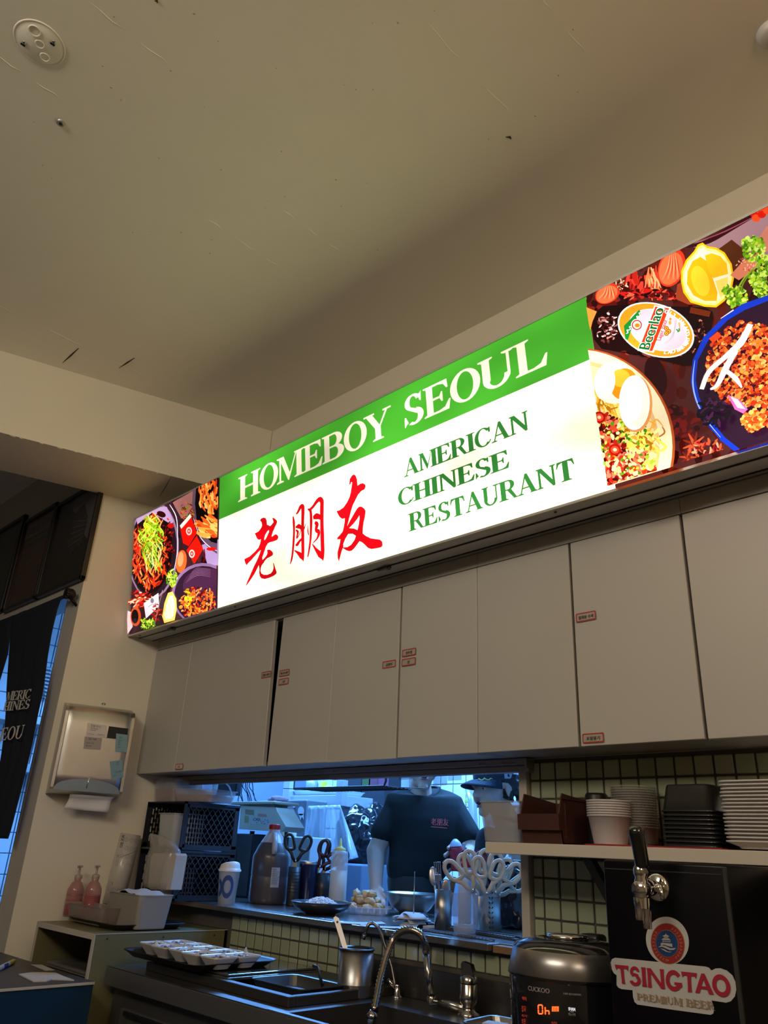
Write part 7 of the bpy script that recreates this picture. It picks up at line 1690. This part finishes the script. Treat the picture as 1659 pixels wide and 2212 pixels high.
# hanging clear sheet
vs = []; N = 16; top_ = [(666, 1741), (735, 1739)]; bot = [(650, 1888), (774, 1852)]
b = B()
for j in range(N + 1):
    for i in range(N + 1):
        q = j/N; s_ = i/N; u = (top_[0][0]*(1-s_) + top_[1][0]*s_)*(1-q) + (bot[0][0]*(1-s_) + bot[1][0]*s_)*q; v = (top_[0][1]*(1-s_) + top_[1][1]*s_)*(1-q) + (bot[0][1]*(1-s_) + bot[1][1]*s_)*q
        vs.append(PY(u, v, 3.08 + .03*math.sin(i*1.5 + j*.2)*(q + .2)))
b.add(vs, [[j*(N+1)+i, j*(N+1)+i+1, (j+1)*(N+1)+i+1, (j+1)*(N+1)+i] for j in range(N) for i in range(N)], True)
o = tag(b.build('plastic_sheet', mat('sheet_film', (.55, .62, .70), .2, alpha=.55, bump=1, bscale=12, coat=.4)), 'long clear plastic bag hanging down from the steel kitchen rack', 'bag'); md = o.modifiers.new('s', 'SOLIDIFY'); md.thickness = .002
# grey fridge side with stickers
t = thing('kitchen_fridge', 'grey-sided kitchen fridge with a white ribbon-shaped sticker', 'fridge', PY(628, 1800, 3.2))
a, c = PY(594, 1728, 3.2), PY(662, 1736, 3.2); b = B(); b.box((a.x, 3.2, FZ), (c.x, 3.37, a.z), .008); b.build('body', mat('fridge_grey', (.17, .19, .22), .35, .3), t)
pr = Print((a.x, 3.2, 1.2), (1, 0, 0), (0, 0, 1), lift=.003); L = lambda P: [pr.at(*q) for q in P]
pr.poly(L([(622 + 3*0, 1740), (636, 1741), (636, 1757), (622, 1756)]), (.20, .23, .27)); pr.up(); pr.poly([pr.at(651 + 7*math.cos(k*.5), 1752 + 10*math.sin(k*.5)) for k in range(13)], (.6, .62, .65)); pr.poly(L([(646, 1758), (650, 1772), (653, 1764), (657, 1771), (657, 1758)]), (.6, .62, .65)); pr.poly([pr.at(636 + 3*math.cos(k*.6), 1741 + 4*math.sin(k*.6)) for k in range(10)], (.6, .62, .65)); pr.build('sticker', ink, t, kind_='stuff')
# white appliance below it, tape roll on it
t = thing('white_cabinet', 'white kitchen cabinet behind the scissors and tumbler', 'cabinet', PY(640, 1900, 2.85))
a, c = PY(600, 1806, 2.85), PY(671, 1812, 2.85); b = B(); b.box((a.x, 2.85, FZ), (c.x, 3.0, a.z), .006); b.build('body', mat('appliance_white', (.40, .42, .44), .4), t)
p = PY(619, 1802, 2.92); b = B(); z_ = a.z + .0005; r_ = size(20, p); b.lathe([(r_*.8, 0), (r_, .0), (r_, .042), (r_*.8, .042), (r_*.8, 0)], (p.x, 2.925, z_), 28); tag(b.build('tape_roll', mat('tape_cream', (.55, .50, .33), .5)), 'roll of cream masking tape on the white kitchen cabinet', 'tape')
# black appliance with the weighing scale on top
a, c = PY(516, 1799, 2.42), PY(556, 1801, 2.42); t = thing('black_appliance', 'black box-shaped appliance between the crates and the sauce jug', 'appliance', (a.x, 2.42, LZ))
b = B(); b.box((a.x - .05, 2.36, LZ + .0005), (c.x + .05, 2.58, a.z - .004), .006); b.build('body', black, t)
pr = Print((a.x - .05, 2.359, LZ), (1, 0, 0), (0, 0, 1), lift=.001); pr.poly([(.075, .03), (.135, .03), (.135, .19), (.10, .20), (.075, .18)], (.022, .022, .024)); pr.build('door_glass', attr_mat('printed_sheet'), t)
zs = a.z - .0035; yS = 2.40; f = lambda u, v: PY(u, v, yS)
t = thing('weighing_scale', 'beige weighing scale with worn labels on top of the black appliance', 'scale', f(560, 1795))
beige = mat('scale_beige', (.46, .45, .38), .45, var=.1)
L4 = [f(516, 1791), f(609, 1797), f(618, 1786), f(598, 1752), f(596, 1744), f(520, 1741)]
b = B(); b.prism(L4, (0, .11, 0)); b.build('body', beige, t)
b = B(); x0, x1 = f(500, 1730).x, f(600, 1740).x; z0_ = f(545, 1741).z; b.box((x0, yS - .02, z0_ + .006), (x1, yS + .13, z0_ + .020), .005); b.box((x0 + .05, yS + .02, z0_ - .006), (x1 - .05, yS + .10, z0_ + .008)); b.build('pan', mat('scale_pan', (.36, .34, .27), .4), t)
for u in (527, 602): B().lathe([(.001, 0), (.012, 0), (.012, .014), (.001, .014)], (f(u, 1795).x, yS + .05, zs - .0), 12).build('foot', black, t)
pr = Print((x0, yS, 1.4), (1, 0, 0), (0, 0, 1), lift=.0008); L = lambda P: [pr.at(*q) for q in P]
pr.poly(L([(530, 1748), (549, 1750), (549, 1761), (530, 1759)]), (.22, .20, .13)); pr.poly(L([(557, 1757), (576, 1759), (576, 1765), (557, 1764)]), (.45, .22, .20)); pr.poly(L([(544, 1766), (583, 1768), (585, 1781), (543, 1780)]), (.42, .45, .46)); pr.poly(L([(529, 1762), (538, 1763), (537, 1778), (528, 1777)]), (.30, .28, .14)); pr.up()
q = pr.at(547, 1773); pr.text('CAS', q[0], q[1], .013, (.02, .02, .03), width=.052, bold=.06)
for i in range(12): q = pr.at(552 + (i*37 % 30), 1768 + (i*53 % 12)); pr.poly([(q[0] + .004*math.cos(k)*(1 + .5*math.sin(k*3 + i)), q[1] + .003*math.sin(k)) for k in range(6)], (.12, .13, .14))
pr.build('worn_labels', ink, t, kind_='stuff')
b = B(); a = f(561, 1733); c = f(597, 1739); bm_ = bmesh.new(); bmesh.ops.create_icosphere(bm_, subdivisions=3, radius=1)
for v in bm_.verts: v.co *= 1 + .3*noise.noise(v.co*3); v.co *= 1 + .25*noise.noise(v.co*7); v.co = Vector((v.co.x*.055, v.co.y*.045, max(-.010, v.co.z*.018)))
b.bm(bm_, Matrix.Translation(((a.x + c.x)/2, yS + .06, z0_ + .0305)), True); tag(b.build('pink_cloth', mat('pink_cloth', (.50, .34, .46), .9, bump=.5)), 'crumpled pink cloth lying on the scale', 'cloth')
# monitor and cables
a, c = PY(459, 1690, 2.75), PY(508, 1718, 2.75); t = thing('black_monitor', 'black monitor edge with a white cable under the hatch rail, left side', 'monitor', (a.x, 2.75, a.z))
b = B(); b.box((a.x, 2.75, c.z - .0), (c.x, 2.79, 1.8295), .006); b.build('casing', black, t)
b = B(); b.tube([PY(u, v, 2.70) for u, v in ((478, 1686), (487, 1691), (495, 1699), (500, 1712), (500, 1722))], .004, 8); b.build('white_cable', kwhite, t)
rr_ = random.Random(6)
cabm = mat('cable_blue', (.03, .05, .10), .5)
for i in range(8):
    u0 = 512 + i*4.6; u1 = u0 + rr_.uniform(-9, 16); y_ = 2.68 + .008*i; b = B(); b.tube([Vector((PY(u0, 1684, y_).x, y_, 1.8295)), PY(u0, 1684, y_), PY(u0 + rr_.uniform(-3, 3), 1700, y_), PY((u0 + u1)/2 + rr_.uniform(-5, 5), 1714, y_), PY(u1, 1728, y_), PY(u1 + (10 if i == 6 else 1), 1734, y_)], .0026, 6)
    tag(b.build('cable', cabm), 'thin dark cable hanging behind the scale, %s from the left' % ('first', 'second', 'third', 'fourth', 'fifth', 'sixth', 'seventh', 'last')[i], 'cable', 'cables behind the scale')
# wire basket under the rail
yb = 2.42; a, c = PY(642, 1690, yb), PY(822, 1700, yb); zb_ = PY(735, 1701, yb).z
t = thing('wire_basket', 'black wire mesh basket hanging under the hatch rail', 'basket', ((a.x + c.x)/2, yb, zb_))
b = B(); n = 26
for i in range(n): x = a.x + (c.x - a.x)*i/(n - 1); b.tube([(x - .02, yb, zb_), (x + .02, yb + .17, zb_)], .0022, 5)
for j in range(9): b.tube([(a.x - .02, yb + .021*j, zb_ + .002), (c.x + .02, yb + .021*j, zb_ + .002)], .0022, 5)
for j in range(6): b.tube([(a.x + (c.x - a.x)*j/5 - .1, yb, zb_ + .003), (a.x + (c.x - a.x)*j/5 + .1, yb + .17, zb_ + .003)], .002, 5)
b.build('mesh', kdark, t); b = B(); b.tube([(a.x - .02, yb, zb_ + .075), (a.x - .02, yb, zb_), (c.x + .02, yb, zb_), (c.x + .03, yb, zb_ + .02), (c.x + .03, yb, zb_ + .075)], .005, 8); b.build('rim', kdark, t)
for i, (u, col) in enumerate(((798, (.22, .40, .16)), (812, (.55, .20, .36)))):
    q = PY(u, 1694, yb + .07); b = B(); b.box((q.x - .03, q.y - .02, zb_ + .006), (q.x + .03, q.y + .05, zb_ + .05), .006); tag(b.build('packet', mat('packet%d' % i, col, .5)), ('green packet', 'pink packet')[i] + ' lying in the black wire basket', 'packet')
# dark tall cabinet, bin bags, grey bin
t = thing('tall_dark_cabinet', 'tall dark kitchen cabinet left of the cook', 'cabinet', PY(780, 1800, 3.9))
for (u0, u1) in ((737, 780), (782, 832)): 
    a, c = PY(u0, 1690, 3.9), PY(u1, 1690, 3.9); b = B(); b.box((a.x, 3.9, FZ), (c.x, 4.06, 2.35), .006); b.build('door', kdark, t)
for i, (u, v, sx_, sz_, y_, lab) in enumerate(((776, 1808, .16, .17, 3.46, 'glossy black bin bag in front of the tall dark cabinet'), (812, 1785, .11, .14, 3.74, 'second black bin bag slumped behind the cook'))):
    b = B(); bm_ = bmesh.new(); bmesh.ops.create_icosphere(bm_, subdivisions=5, radius=1); q = PY(u, v, y_)
    for v_ in bm_.verts: v_.co *= 1 + .15*noise.noise(v_.co*2.2 + Vector((i*9, 0, 0))) + .06*noise.noise(v_.co*6); v_.co = Vector((v_.co.x*sx_, v_.co.y*.13, v_.co.z*sz_))
    b.bm(bm_, Matrix.Translation(q), True); tag(b.build('bin_bag', bagm), lab, 'bag')
a, c = PY(745, 1852, 3.4), PY(800, 1858, 3.4); b = B(); b.box((a.x, 3.33, FZ), (c.x, 3.60, a.z - .03), .01); tag(b.build('waste_bin', mat('bin_blue', (.13, .16, .22), .5)), 'grey-blue bin under the black bags left of the cook', 'bin')
# door frame in the tiled wall
a, c = PY(832, 1690, 4.1), PY(848, 1690, 4.1); b = B(); b.box((a.x, 4.1, FZ), (c.x, 4.28, 2.4), .01); tag(b.build('kitchen_post', kwhite), 'pale vertical post against the kitchen tiles behind the cook', 'post')
b = PB(1003, 1726, 1021, 1733, 4.26, .03); tag(b.build('wall_tag', mat('yellow_tag', (.55, .52, .08), .5)), 'small yellow tag on the kitchen tiles between the two people', 'tag')
b = B(); b.tube([PY(1012, 1700, 4.2), PY(1020, 1730, 4.2), PY(1024, 1800, 4.2), PY(1024, 1900, 4.2)], .028, 12); tag(b.build('wall_pipe', kst), 'pale vertical pipe on the kitchen tiles beside the second person', 'pipe')
slipm = attr_mat('thin_slip', .8); slipm.node_tree.nodes['Principled BSDF'].inputs['Alpha'].default_value = .55
# slips hanging from the shutter rail
for i, (u0, v0, u1, v1, al, lab) in enumerate(((936, 1671, 966, 1697, .95, 'order slip hanging from the shutter rail over the cook, longest one'), (967, 1671, 997, 1686, .8, 'short order slip right of the longest slip'), (862, 1673, 890, 1684, .8, 'short order slip left of the cook\'s mouth'))):
    a, c = PY(u0, v0, 1.985), PY(u1, v1, 1.985); pr = Print((a.x, 1.985, c.z), (1, 0, 0), (0, 0, 1), lift=0); W, H = c.x - a.x, a.z - c.z; pr.poly([(0, 0), (W, .001), (W, H), (0, H)], (.42, .43, .45)); pr.up()
    for k in range(int(H/.0045)): pr.text(('주문 2번 테이블', '볶음밥 1개', '마파두부 2', '탕수육 소')[k % 4], .006, .003 + k*.0045, .0022, (.12, .13, .15))
    tag(pr.build('order_slip', slipm), lab, 'slip')
# louvred box, shelves in the doorway strip
t = thing('louvred_vent', 'white louvred vent on the tiled kitchen wall seen past the curtain', 'vent', PX(108, 1470, KX + .05))
for k in range(9):
    a, c = PX(96, 1436 + k*8, KX + .05), PX(124, 1438 + k*8, KX + .05); b = B(); b.prism([(KX + .012, a.y, a.z), (KX + .07, a.y, a.z - .02), (KX + .07, a.y, a.z - .028), (KX + .012, a.y, a.z - .008)], (0, max(.05, c.y - a.y), 0)); b.build('louvre', kwhite, t)
for i, (v0, v1) in enumerate(((1552, 1566), (1658, 1670))):
    a, c = PX(60, v0, KX + .2), PX(120, v0, KX + .2); b = B(); b.box((KX + .008, 1.62, a.z - .03), (KX + .22, 2.6, a.z + .02), .004); tag(b.build('kitchen_shelf', kst), ('upper', 'lower')[i] + ' steel shelf on the kitchen wall seen past the curtain', 'shelf')
b = B(); b.box((KX + .25, 1.62, FZ), (KX + .85, 2.9, 1.06), .01); tag(b.build('kitchen_worktop', mat('dark_blue_top', (.010, .022, .05), .5)), 'dark kitchen counter at the bottom of the doorway strip', 'counter')

# ================================================================== PEOPLE
RR = Vector((RW[0].x, RW[0].y, 0)).normalized(); FF = Vector((RR.y, -RR.x, 0))       # image right, towards the guest
def PQ(o, u, v, d=0.0):
    q = Vector(o) + FF*d; dd = ray(u, v); return EYE + dd*(FF.dot(q - EYE)/FF.dot(dd))
skin = mat('skin', (.56, .38, .31), .5, var=.05, sss=.05, bump=.05); tee = mat('black_tee', (.006, .010, .012), .85, bump=.7, bscale=9, var=.1)
hairm = mat('dark_hair', (.012, .008, .007), .45, bump=1, bscale=200); lipm = mat('lips', (.34, .13, .12), .4)
def head_shape(b, M, cap=True):
    T = lambda *p: M @ Vector(p)
    sp = lambda c, r, s_: b.sphere(c, r, M=M, n=24, scale=s_)
    sp((0, .012, .150), .1, (.76, .95, .86)); sp((0, -.030, .105), .07, (.92, .92, 1.0)); sp((0, -.030, .052), .05, (1.02, 1.0, .78)); sp((0, -.066, .020), .024, (1.1, .8, .8))
    for s_ in (-1, 1): sp((s_*.036, -.058, .080), .028, (1, .8, 1.1)); sp((s_*.028, -.080, .128), .016, (1.4, .6, .5)); sp((s_*.077, .018, .105), .028, (.32, .65, 1.1))
    capsule(b, T(0, -.086, .122), T(0, -.106, .090), .0085, .012); 
    for s_ in (-1, 1): sp((s_*.011, -.098, .084), .009, (1, 1, .8))
    sp((0, -.082, .060), .018, (1.3, .6, .9)); sp((0, -.088, .068), .009, (1.8, .6, .6)); sp((0, -.086, .054), .009, (1.6, .6, .7)); sp((0, -.076, .036), .014, (1.3, .7, .6))
def face_parts(M, t):
    b = B()
    for s_ in (-1, 1): b.sphere((s_*.030, -.078, .114), .0105, M=M, n=14, scale=(1.25, .7, .6))
    b.build('eyes', mat('eye_white', (.55, .55, .56), .25), t, kind='stuff'); b = B()
    for s_ in (-1, 1): b.sphere((s_*.030, -.0846, .114), .0048, M=M, n=12, scale=(1, .5, 1))
    b.build('irises', mat('iris', (.01, .007, .006), .2), t, kind='stuff'); b = B()
    for s_ in (-1, 1): b.tube([M @ Vector((s_*.016, -.089, .130)), M @ Vector((s_*.030, -.090, .134)), M @ Vector((s_*.046, -.078, .130))], [.002, .0028, .0015], 6)
    b.build('eyebrows', hairm, t, kind='stuff')
# ---- the cook in the black t-shirt
o1 = Vector((-2.54, 2.80, 0))
A = lambda u, v, d=0: PQ(o1, u, v, d)
t = thing('person', 'person in a black t-shirt with red lettering, holding a red bottle', 'person', (o1.x, o1.y, FZ))
M1 = Matrix.Translation(A(909, 1711, -.01)) @ Matrix((( RR.x, -FF.x, 0), (RR.y, -FF.y, 0), (0, 0, 1))).to_4x4() @ Matrix.Rotation(.12, 4, 'Z') @ Matrix.Diagonal((.92, .92, .92, 1))
b = B(); head_shape(b, M1)
capsule(b, A(910, 1735, -.03), A(908, 1690, -.02), .056, .050, flat=(1, .95))
capsule(b, A(872, 1750, -.05), A(960, 1748, -.05), .045, .045); capsule(b, A(908, 1775, -.06), A(892, 1890, -.07), .10, .10, flat=(1, .8))
# arms
capsule(b, A(846, 1768, -.03), A(824, 1812, -.01), .036, .042); capsule(b, A(824, 1812, -.01), A(812, 1838, .0), .043, .042); capsule(b, A(812, 1838, .0), A(812, 1918, .06), .043, .028)
capsule(b, A(984, 1764, -.03), A(1012, 1800, .0), .036, .042); capsule(b, A(1012, 1800, .0), A(1016, 1842, .03), .044, .040); capsule(b, A(1016, 1842, .03), A(990, 1860, .18), .040, .028)
# left palm resting beside the food
capsule(b, A(812, 1918, .06), A(818, 1938, .09), .028, .032, flat=(1, .6))
for k in range(4): p0 = A(808 + k*6, 1938, .10); p1 = A(806 + k*8, 1950, .13); p2 = A(806 + k*8, 1958, .135); capsule(b, p0, p1, .0100, .0092, n=8); capsule(b, p1, p2, .0092, .008, n=8)
capsule(b, A(824, 1922, .085), A(834, 1936, .12), .011, .009, n=8)
# right hand closing round the bottle: palm behind, finger tips come round on the left
pc = A(988, 1862, .19)
capsule(b, A(998, 1858, .17), A(992, 1872, .20), .030, .026, flat=(1, .7))
for k, (u0, v0, u1, v1, u2, v2, r_) in enumerate(((994, 1838, 976, 1826, 968, 1832, .0098), (990, 1848, 970, 1842, 961, 1848, .0102), (990, 1862, 968, 1858, 959, 1864, .0100), (992, 1876, 974, 1878, 967, 1884, .0088))):
    a_, c_, e_ = A(u0, v0, .205), A(u1, v1, .222), A(u2, v2, .247); capsule(b, a_, c_, r_, r_*.95, n=8); capsule(b, c_, e_, r_*.97, r_*.92, n=8)
capsule(b, A(1000, 1850, .215), A(1004, 1832, .245), .0125, .010, n=8)
remesh(b, 'body', skin, t, .0055, 4)
# t-shirt
b = B()
rings = []
for (ul, ur, v, dp) in ((886, 950, 1701, .060), (862, 974, 1707, .078), (836, 998, 1719, .092), (829, 1004, 1738, .105), (834, 1004, 1770, .118), (843, 1000, 1810, .122), (839, 992, 1840, .120), (834, 978, 1870, .122), (836, 960, 1893, .122), (842, 950, 1905, .112)):
    L_, R_ = A(ul, v, -.04), A(ur, v, -.04); c_ = (L_ + R_)/2; w_ = (R_ - L_).length/2; rings.append([c_ + RR*w_*math.copysign(abs(math.cos(q))**.8, math.cos(q)) + FF*dp*math.copysign(abs(math.sin(q))**.85, math.sin(q)) - Vector((0, 0, max(0, math.sin(q))*(.045 if v < 1704 else (.030 if v < 1712 else 0)))) for q in [2*math.pi*k/28 for k in range(28)]])
loft(b, rings, None, True, True)
capsule(b, A(856, 1746, -.03), A(826, 1797, -.01), .058, .057); capsule(b, A(978, 1748, -.03), A(1010, 1804, .0), .060, .061); 
sh = remesh(b, 'shirt', tee, t, .007, 10)
# cut the sleeve ends square: cuff rings
for (u0, v0, u1, v1, d_) in ((802, 1800, 844, 1812, -.005), (1001, 1824, 1036, 1802, .005)):
    L_, R_ = A(u0, v0, d_), A(u1, v1, d_); c_ = (L_ + R_)/2; w_ = (R_ - L_).length/2; ax = (R_ - L_).normalized()
    b = B(); b.tube([c_ + ax*w_*math.cos(q) + FF*w_*.9*math.sin(q) for q in [2*math.pi*k/24 for k in range(25)]], .004, 8, cap=False); b.build('sleeve_hem', tee, t)
c_ = A(910, 1716, .0); b = B(); b.tube([A(918 + 31*math.cos(q), 1702 + (21 if math.sin(q) > 0 else 2)*math.sin(q), -.04 + .060*math.sin(q)) for q in [2*math.pi*k/28 for k in range(29)]], .0065, 8, cap=False); b.build('collar', tee, t)
# apron band
b = B(); rg = []
for (ul, ur, v, dp) in ((838, 952, 1892, .126), (836, 954, 1905, .130), (838, 955, 1930, .130), (838, 955, 1990, .125)):
    L_, R_ = A(ul, v, -.04), A(ur, v, -.04); m_ = (L_ + R_)/2; w_ = (R_ - L_).length/2; rg.append([m_ + RR*w_*math.cos(q) + FF*dp*math.sin(q) for q in [2*math.pi*k/28 for k in range(28)]])
loft(b, rg, None, False, False); b.build('apron', mat('apron_dark', (.022, .026, .03), .8, bump=.5, bscale=20), t)
# trousers and shoes carry him on the kitchen floor
b = B(); hip = Vector((o1.x, o1.y, 1.02)) - FF*.05
for s_ in (-1, 1): capsule(b, hip + RR*s_*.09, hip + RR*s_*.10 + Vector((0, 0, -.42)), .10, .075); capsule(b, hip + RR*s_*.10 + Vector((0, 0, -.42)), hip + RR*s_*.10 + Vector((0, 0, -.76)), .075, .055)
capsule(b, hip + Vector((0, 0, .12)), hip, .13, .13); b.build('trousers', kdark, t, kind='stuff')
for s_ in (-1, 1): q = hip + RR*s_*.10; b = B(); b.sphere((q.x + FF.x*.05, q.y + FF.y*.05, FZ + .045), .045, n=14, scale=(1.4, 1.8, .95)); b.build('shoe', kdark, t)
# lips and hair, mostly behind the rail
face_parts(M1, t)
b = B(); b.sphere((0, -.0945, .0665), .0075, M=M1, n=14, scale=(2.6, .6, .62)); b.sphere((0, -.092, .0565), .0080, M=M1, n=14, scale=(2.3, .6, .75)); b.build('lips', lipm, t, kind='stuff')
b = B(); b.sphere((0, -.0965, .0615), .0035, M=M1, n=10, scale=(3.8, .5, .45)); b.build('mouth_opening', mat('mouth_dark', (.06, .01, .01), .5), t)
b = B(); b.sphere((0, .028, .170), .1, M=M1, n=24, scale=(.82, .98, .80)); b.build('hair', hairm, t)
# chest print
pr = Print(A(933, 1783, .088), RR, (0, 0, 1), step=.0004, lift=0)
cpx = lambda u, v: pr.at(u, v)
q = cpx(931, 1781); pr.text('老朋友', q[0], q[1], .0235, (.85, .16, .16), width=.078, bold=.03); q0, q1 = cpx(931, 1786), cpx(966, 1789); pr.brush([q0, ((q0[0]+q1[0])/2, (q0[1]+q1[1])/2 + .001), q1], .003, (.85, .16, .16))
pr.build('chest_print', ink, t, kind_='stuff')
# the red squeeze bottle in his hand
a_, c_ = A(990, 1882, .235), A(984, 1822, .240); d_ = c_ - a_; L = d_.length; M = Matrix.Translation(a_) @ d_.to_track_quat('Z', 'Y').to_matrix().to_4x4() @ Matrix.Rotation(.7, 4, 'Z')
t2 = thing('red_bottle', 'red bottle with a pale blue cap gripped in the hand of the black-shirted cook', 'bottle', a_)
B().lathe([(.001, 0), (.026, .002), (.030, .01), (.031, L*.7), (.026, L*.92), (.014, L)], (0, 0, 0), 24, M=M, sx=1, sy=.8).build('body', mat('bottle_red', (.50, .035, .06), .35, coat=.3), t2)
B().lathe([(.0265, L*.90), (.022, L*1.02), (.008, L*1.16), (.001, L*1.17)], (0, 0, 0), 20, M=M).build('cap', mat('cap_paleblue', (.42, .48, .62), .4), t2)
b = B(); q = A(1002, 1832, .275); b.box(q + Vector((-.008, -.002, -.018)), q + Vector((.008, .002, .02)), .002); b.build('label_patch', mat('patch_white', (.6, .5, .55), .5), t2)
# ---- second person with the cap
o2 = Vector((-2.075, 2.80, 0)); yaw2 = math.radians(-58)
t = thing('person', 'person with a navy cap and dark curly hair in profile, mouth open, behind the shelf', 'person', (o2.x, o2.y, FZ))
A2 = lambda u, v, d=0: PQ(o2, u, v, d)
M2 = Matrix.Translation(A2(1072, 1764, -.02)) @ Matrix((( RR.x, -FF.x, 0), (RR.y, -FF.y, 0), (0, 0, 1))).to_4x4() @ Matrix.Rotation(yaw2, 4, 'Z') @ Matrix.Rotation(.10, 4, 'X') @ Matrix.Diagonal((.98, .98, .98, 1))
b = B(); head_shape(b, M2); nk = M2 @ Vector((0, .03, .03))
capsule(b, nk, A2(1105, 1800, -.06), .05, .058); capsule(b, A2(1080, 1830, -.08), A2(1145, 1828, -.08), .06, .06); capsule(b, A2(1105, 1840, -.09), A2(1105, 2000, -.09), .11, .12)
remesh(b, 'body', skin, t, .005, 3)
face_parts(M2, t)
b = B(); b.sphere((0, -.0935, .069), .0070, M=M2, n=14, scale=(2.2, .7, .6)); b.sphere((0, -.0895, .046), .0075, M=M2, n=14, scale=(2.0, .7, .7)); b.build('lips', lipm, t, kind='stuff')
b = B(); b.sphere((0, -.0905, .0575), .0085, M=M2, n=12, scale=(2.0, .6, .85)); b.build('mouth_opening', mat('mouth_dark', (.06, .01, .01), .5), t)
# cap: crown, brim, embroidery
navy = mat('cap_navy', (.008, .020, .045), .7, bump=.3, bscale=150)
b = B(); prof = [(.102, .150), (.101, .175), (.095, .205), (.078, .235), (.05, .252), (.001, .26)]; b.lathe(prof, (0, .012, 0), 32, M=M2, sx=.80, sy=1.0); b.build('cap_crown', mat('cap_grey', (.38, .42, .48), .7, bump=.3, bscale=150), t)
b = B(); b.lathe([(.1035, .146), (.1035, .196), (.099, .205)], (0, .012, 0), 32, M=M2, sx=.80, sy=1.0, a0=-math.pi*.95, a1=-math.pi*.05); b.build('cap_front', navy, t)
b = B(); vs = []; nn = 18
for j in range(7):
    for i in range(nn + 1):
        a_ = -math.pi*(.10 + .80*i/nn); k = j/6; r_ = 1 + k*(.78*math.sin(-a_)**1.2)
        vs.append(M2 @ Vector((.080*r_*math.cos(a_)*(1 - .06*k), .012 + .098*r_*math.sin(a_), .152 - .006*k - .028*k*(abs(math.cos(a_))**1.5) - .012*k*k)))
b.add(vs, [[j*(nn+1)+i, j*(nn+1)+i+1, (j+1)*(nn+1)+i+1, (j+1)*(nn+1)+i] for j in range(6) for i in range(nn)], True); o = b.build('cap_brim', navy, t); md = o.modifiers.new('s', 'SOLIDIFY'); md.thickness = .004; md.offset = 0
thr = mat('brim_stitch', (.12, .20, .30), .7)
for j in (2, 3, 4, 5):
    b = B(); b.tube([vs[j*(nn+1) + i] + Vector((0, 0, .0026)) for i in range(1, nn)], .0009, 5); b.build('stitch', thr, t)
b = B(); M2b = M2
b.tube([M2 @ Vector((.060*math.cos(a_)*1.32, .012 + .098*math.sin(a_)*1.32, .1495 + .004*math.sin(k*2.0))) for k, a_ in enumerate([-.55 - .085*k for k in range(9)])], [.001, .003, .0035, .003, .004, .003, .0035, .0025, .001], 6); b.build('gold_leaf', mat('gold_thread', (.55, .52, .18), .5), t)
# curly hair round ear and nape
rr_ = random.Random(8); b = B(); b.sphere((0, .042, .128), .088, M=M2, n=20, scale=(1.0, .88, .75)); b.sphere((-.05, -.015, .150), .030, M=M2, n=14, scale=(1.1, 1.3, .7)); b.sphere((.05, -.015, .150), .030, M=M2, n=14, scale=(1.1, 1.3, .7))
for i in range(150):
    a_ = rr_.uniform(math.radians(-5), math.radians(185)); z = rr_.uniform(.060, .165); r_ = rr_.uniform(.93, 1.12)
    q = Vector((.078*r_*math.cos(a_), .028 + .100*r_*math.sin(a_), z)); 
    b.sphere(M2 @ q, rr_.uniform(.007, .014), n=8)
for i in range(18): 
    a_ = math.radians(rr_.uniform(-25, 10)); q = Vector((-.078*math.cos(a_), -.01 + rr_.uniform(-.02, .04), rr_.uniform(.125, .155))); b.sphere(M2 @ q, .009, n=8)
remesh(b, 'hair', hairm, t, .0045, 1)
for i in range(34):
    a_ = rr_.uniform(math.radians(15), math.radians(170)); z = rr_.uniform(.06, .15); c0_ = Vector((.08*math.cos(a_), .03 + .108*math.sin(a_), z)); P_ = []
    for k in range(7): P_.append(M2 @ (c0_*(1 + .035*k) + Vector((.006*math.sin(k*1.3 + i), .006*math.cos(k*1.5 + i), -.004*k + .006*math.sin(k + i)))))
    bb = B(); bb.tube(P_, [.0022 - .0002*k for k in range(7)], 5); bb.build('curl', hairm, t)
b = B(); rings = []
for (ul, ur, v, dp) in ((1078, 1120, 1785, .06), (1050, 1150, 1800, .09), (1036, 1180, 1830, .11), (1032, 1190, 1870, .12), (1036, 1190, 1960, .12), (1040, 1185, 2060, .12)):
    L_, R_ = A2(ul, v, -.10), A2(ur, v, -.10); c_ = (L_ + R_)/2; w_ = (R_ - L_).length/2; rings.append([c_ + RR*w_*math.cos(q) + FF*dp*math.sin(q) for q in [2*math.pi*k/28 for k in range(28)]])
loft(b, rings, None, True, True); capsule(b, A2(1055, 1815, -.06), A2(1045, 1880, .0), .055, .05); capsule(b, A2(1165, 1815, -.06), A2(1180, 1880, .0), .055, .05); remesh(b, 'shirt', mat('navy_shirt', (.006, .010, .018), .8, bump=.6, bscale=10), t, .008, 8)
b = B(); hip = Vector((o2.x, o2.y, .98)) - FF*.10
for s_ in (-1, 1): capsule(b, hip + RR*s_*.08, hip + RR*s_*.09 + Vector((0, 0, -.75)), .095, .055)
capsule(b, hip + Vector((0, 0, .16)), hip, .12, .12); b.build('trousers', kdark, t, kind='stuff')
for s_ in (-1, 1): q = hip + RR*s_*.09; b = B(); b.sphere((q.x, q.y, FZ + .045), .045, n=14, scale=(1.5, 1.5, .95)); b.build('shoe', kdark, t)
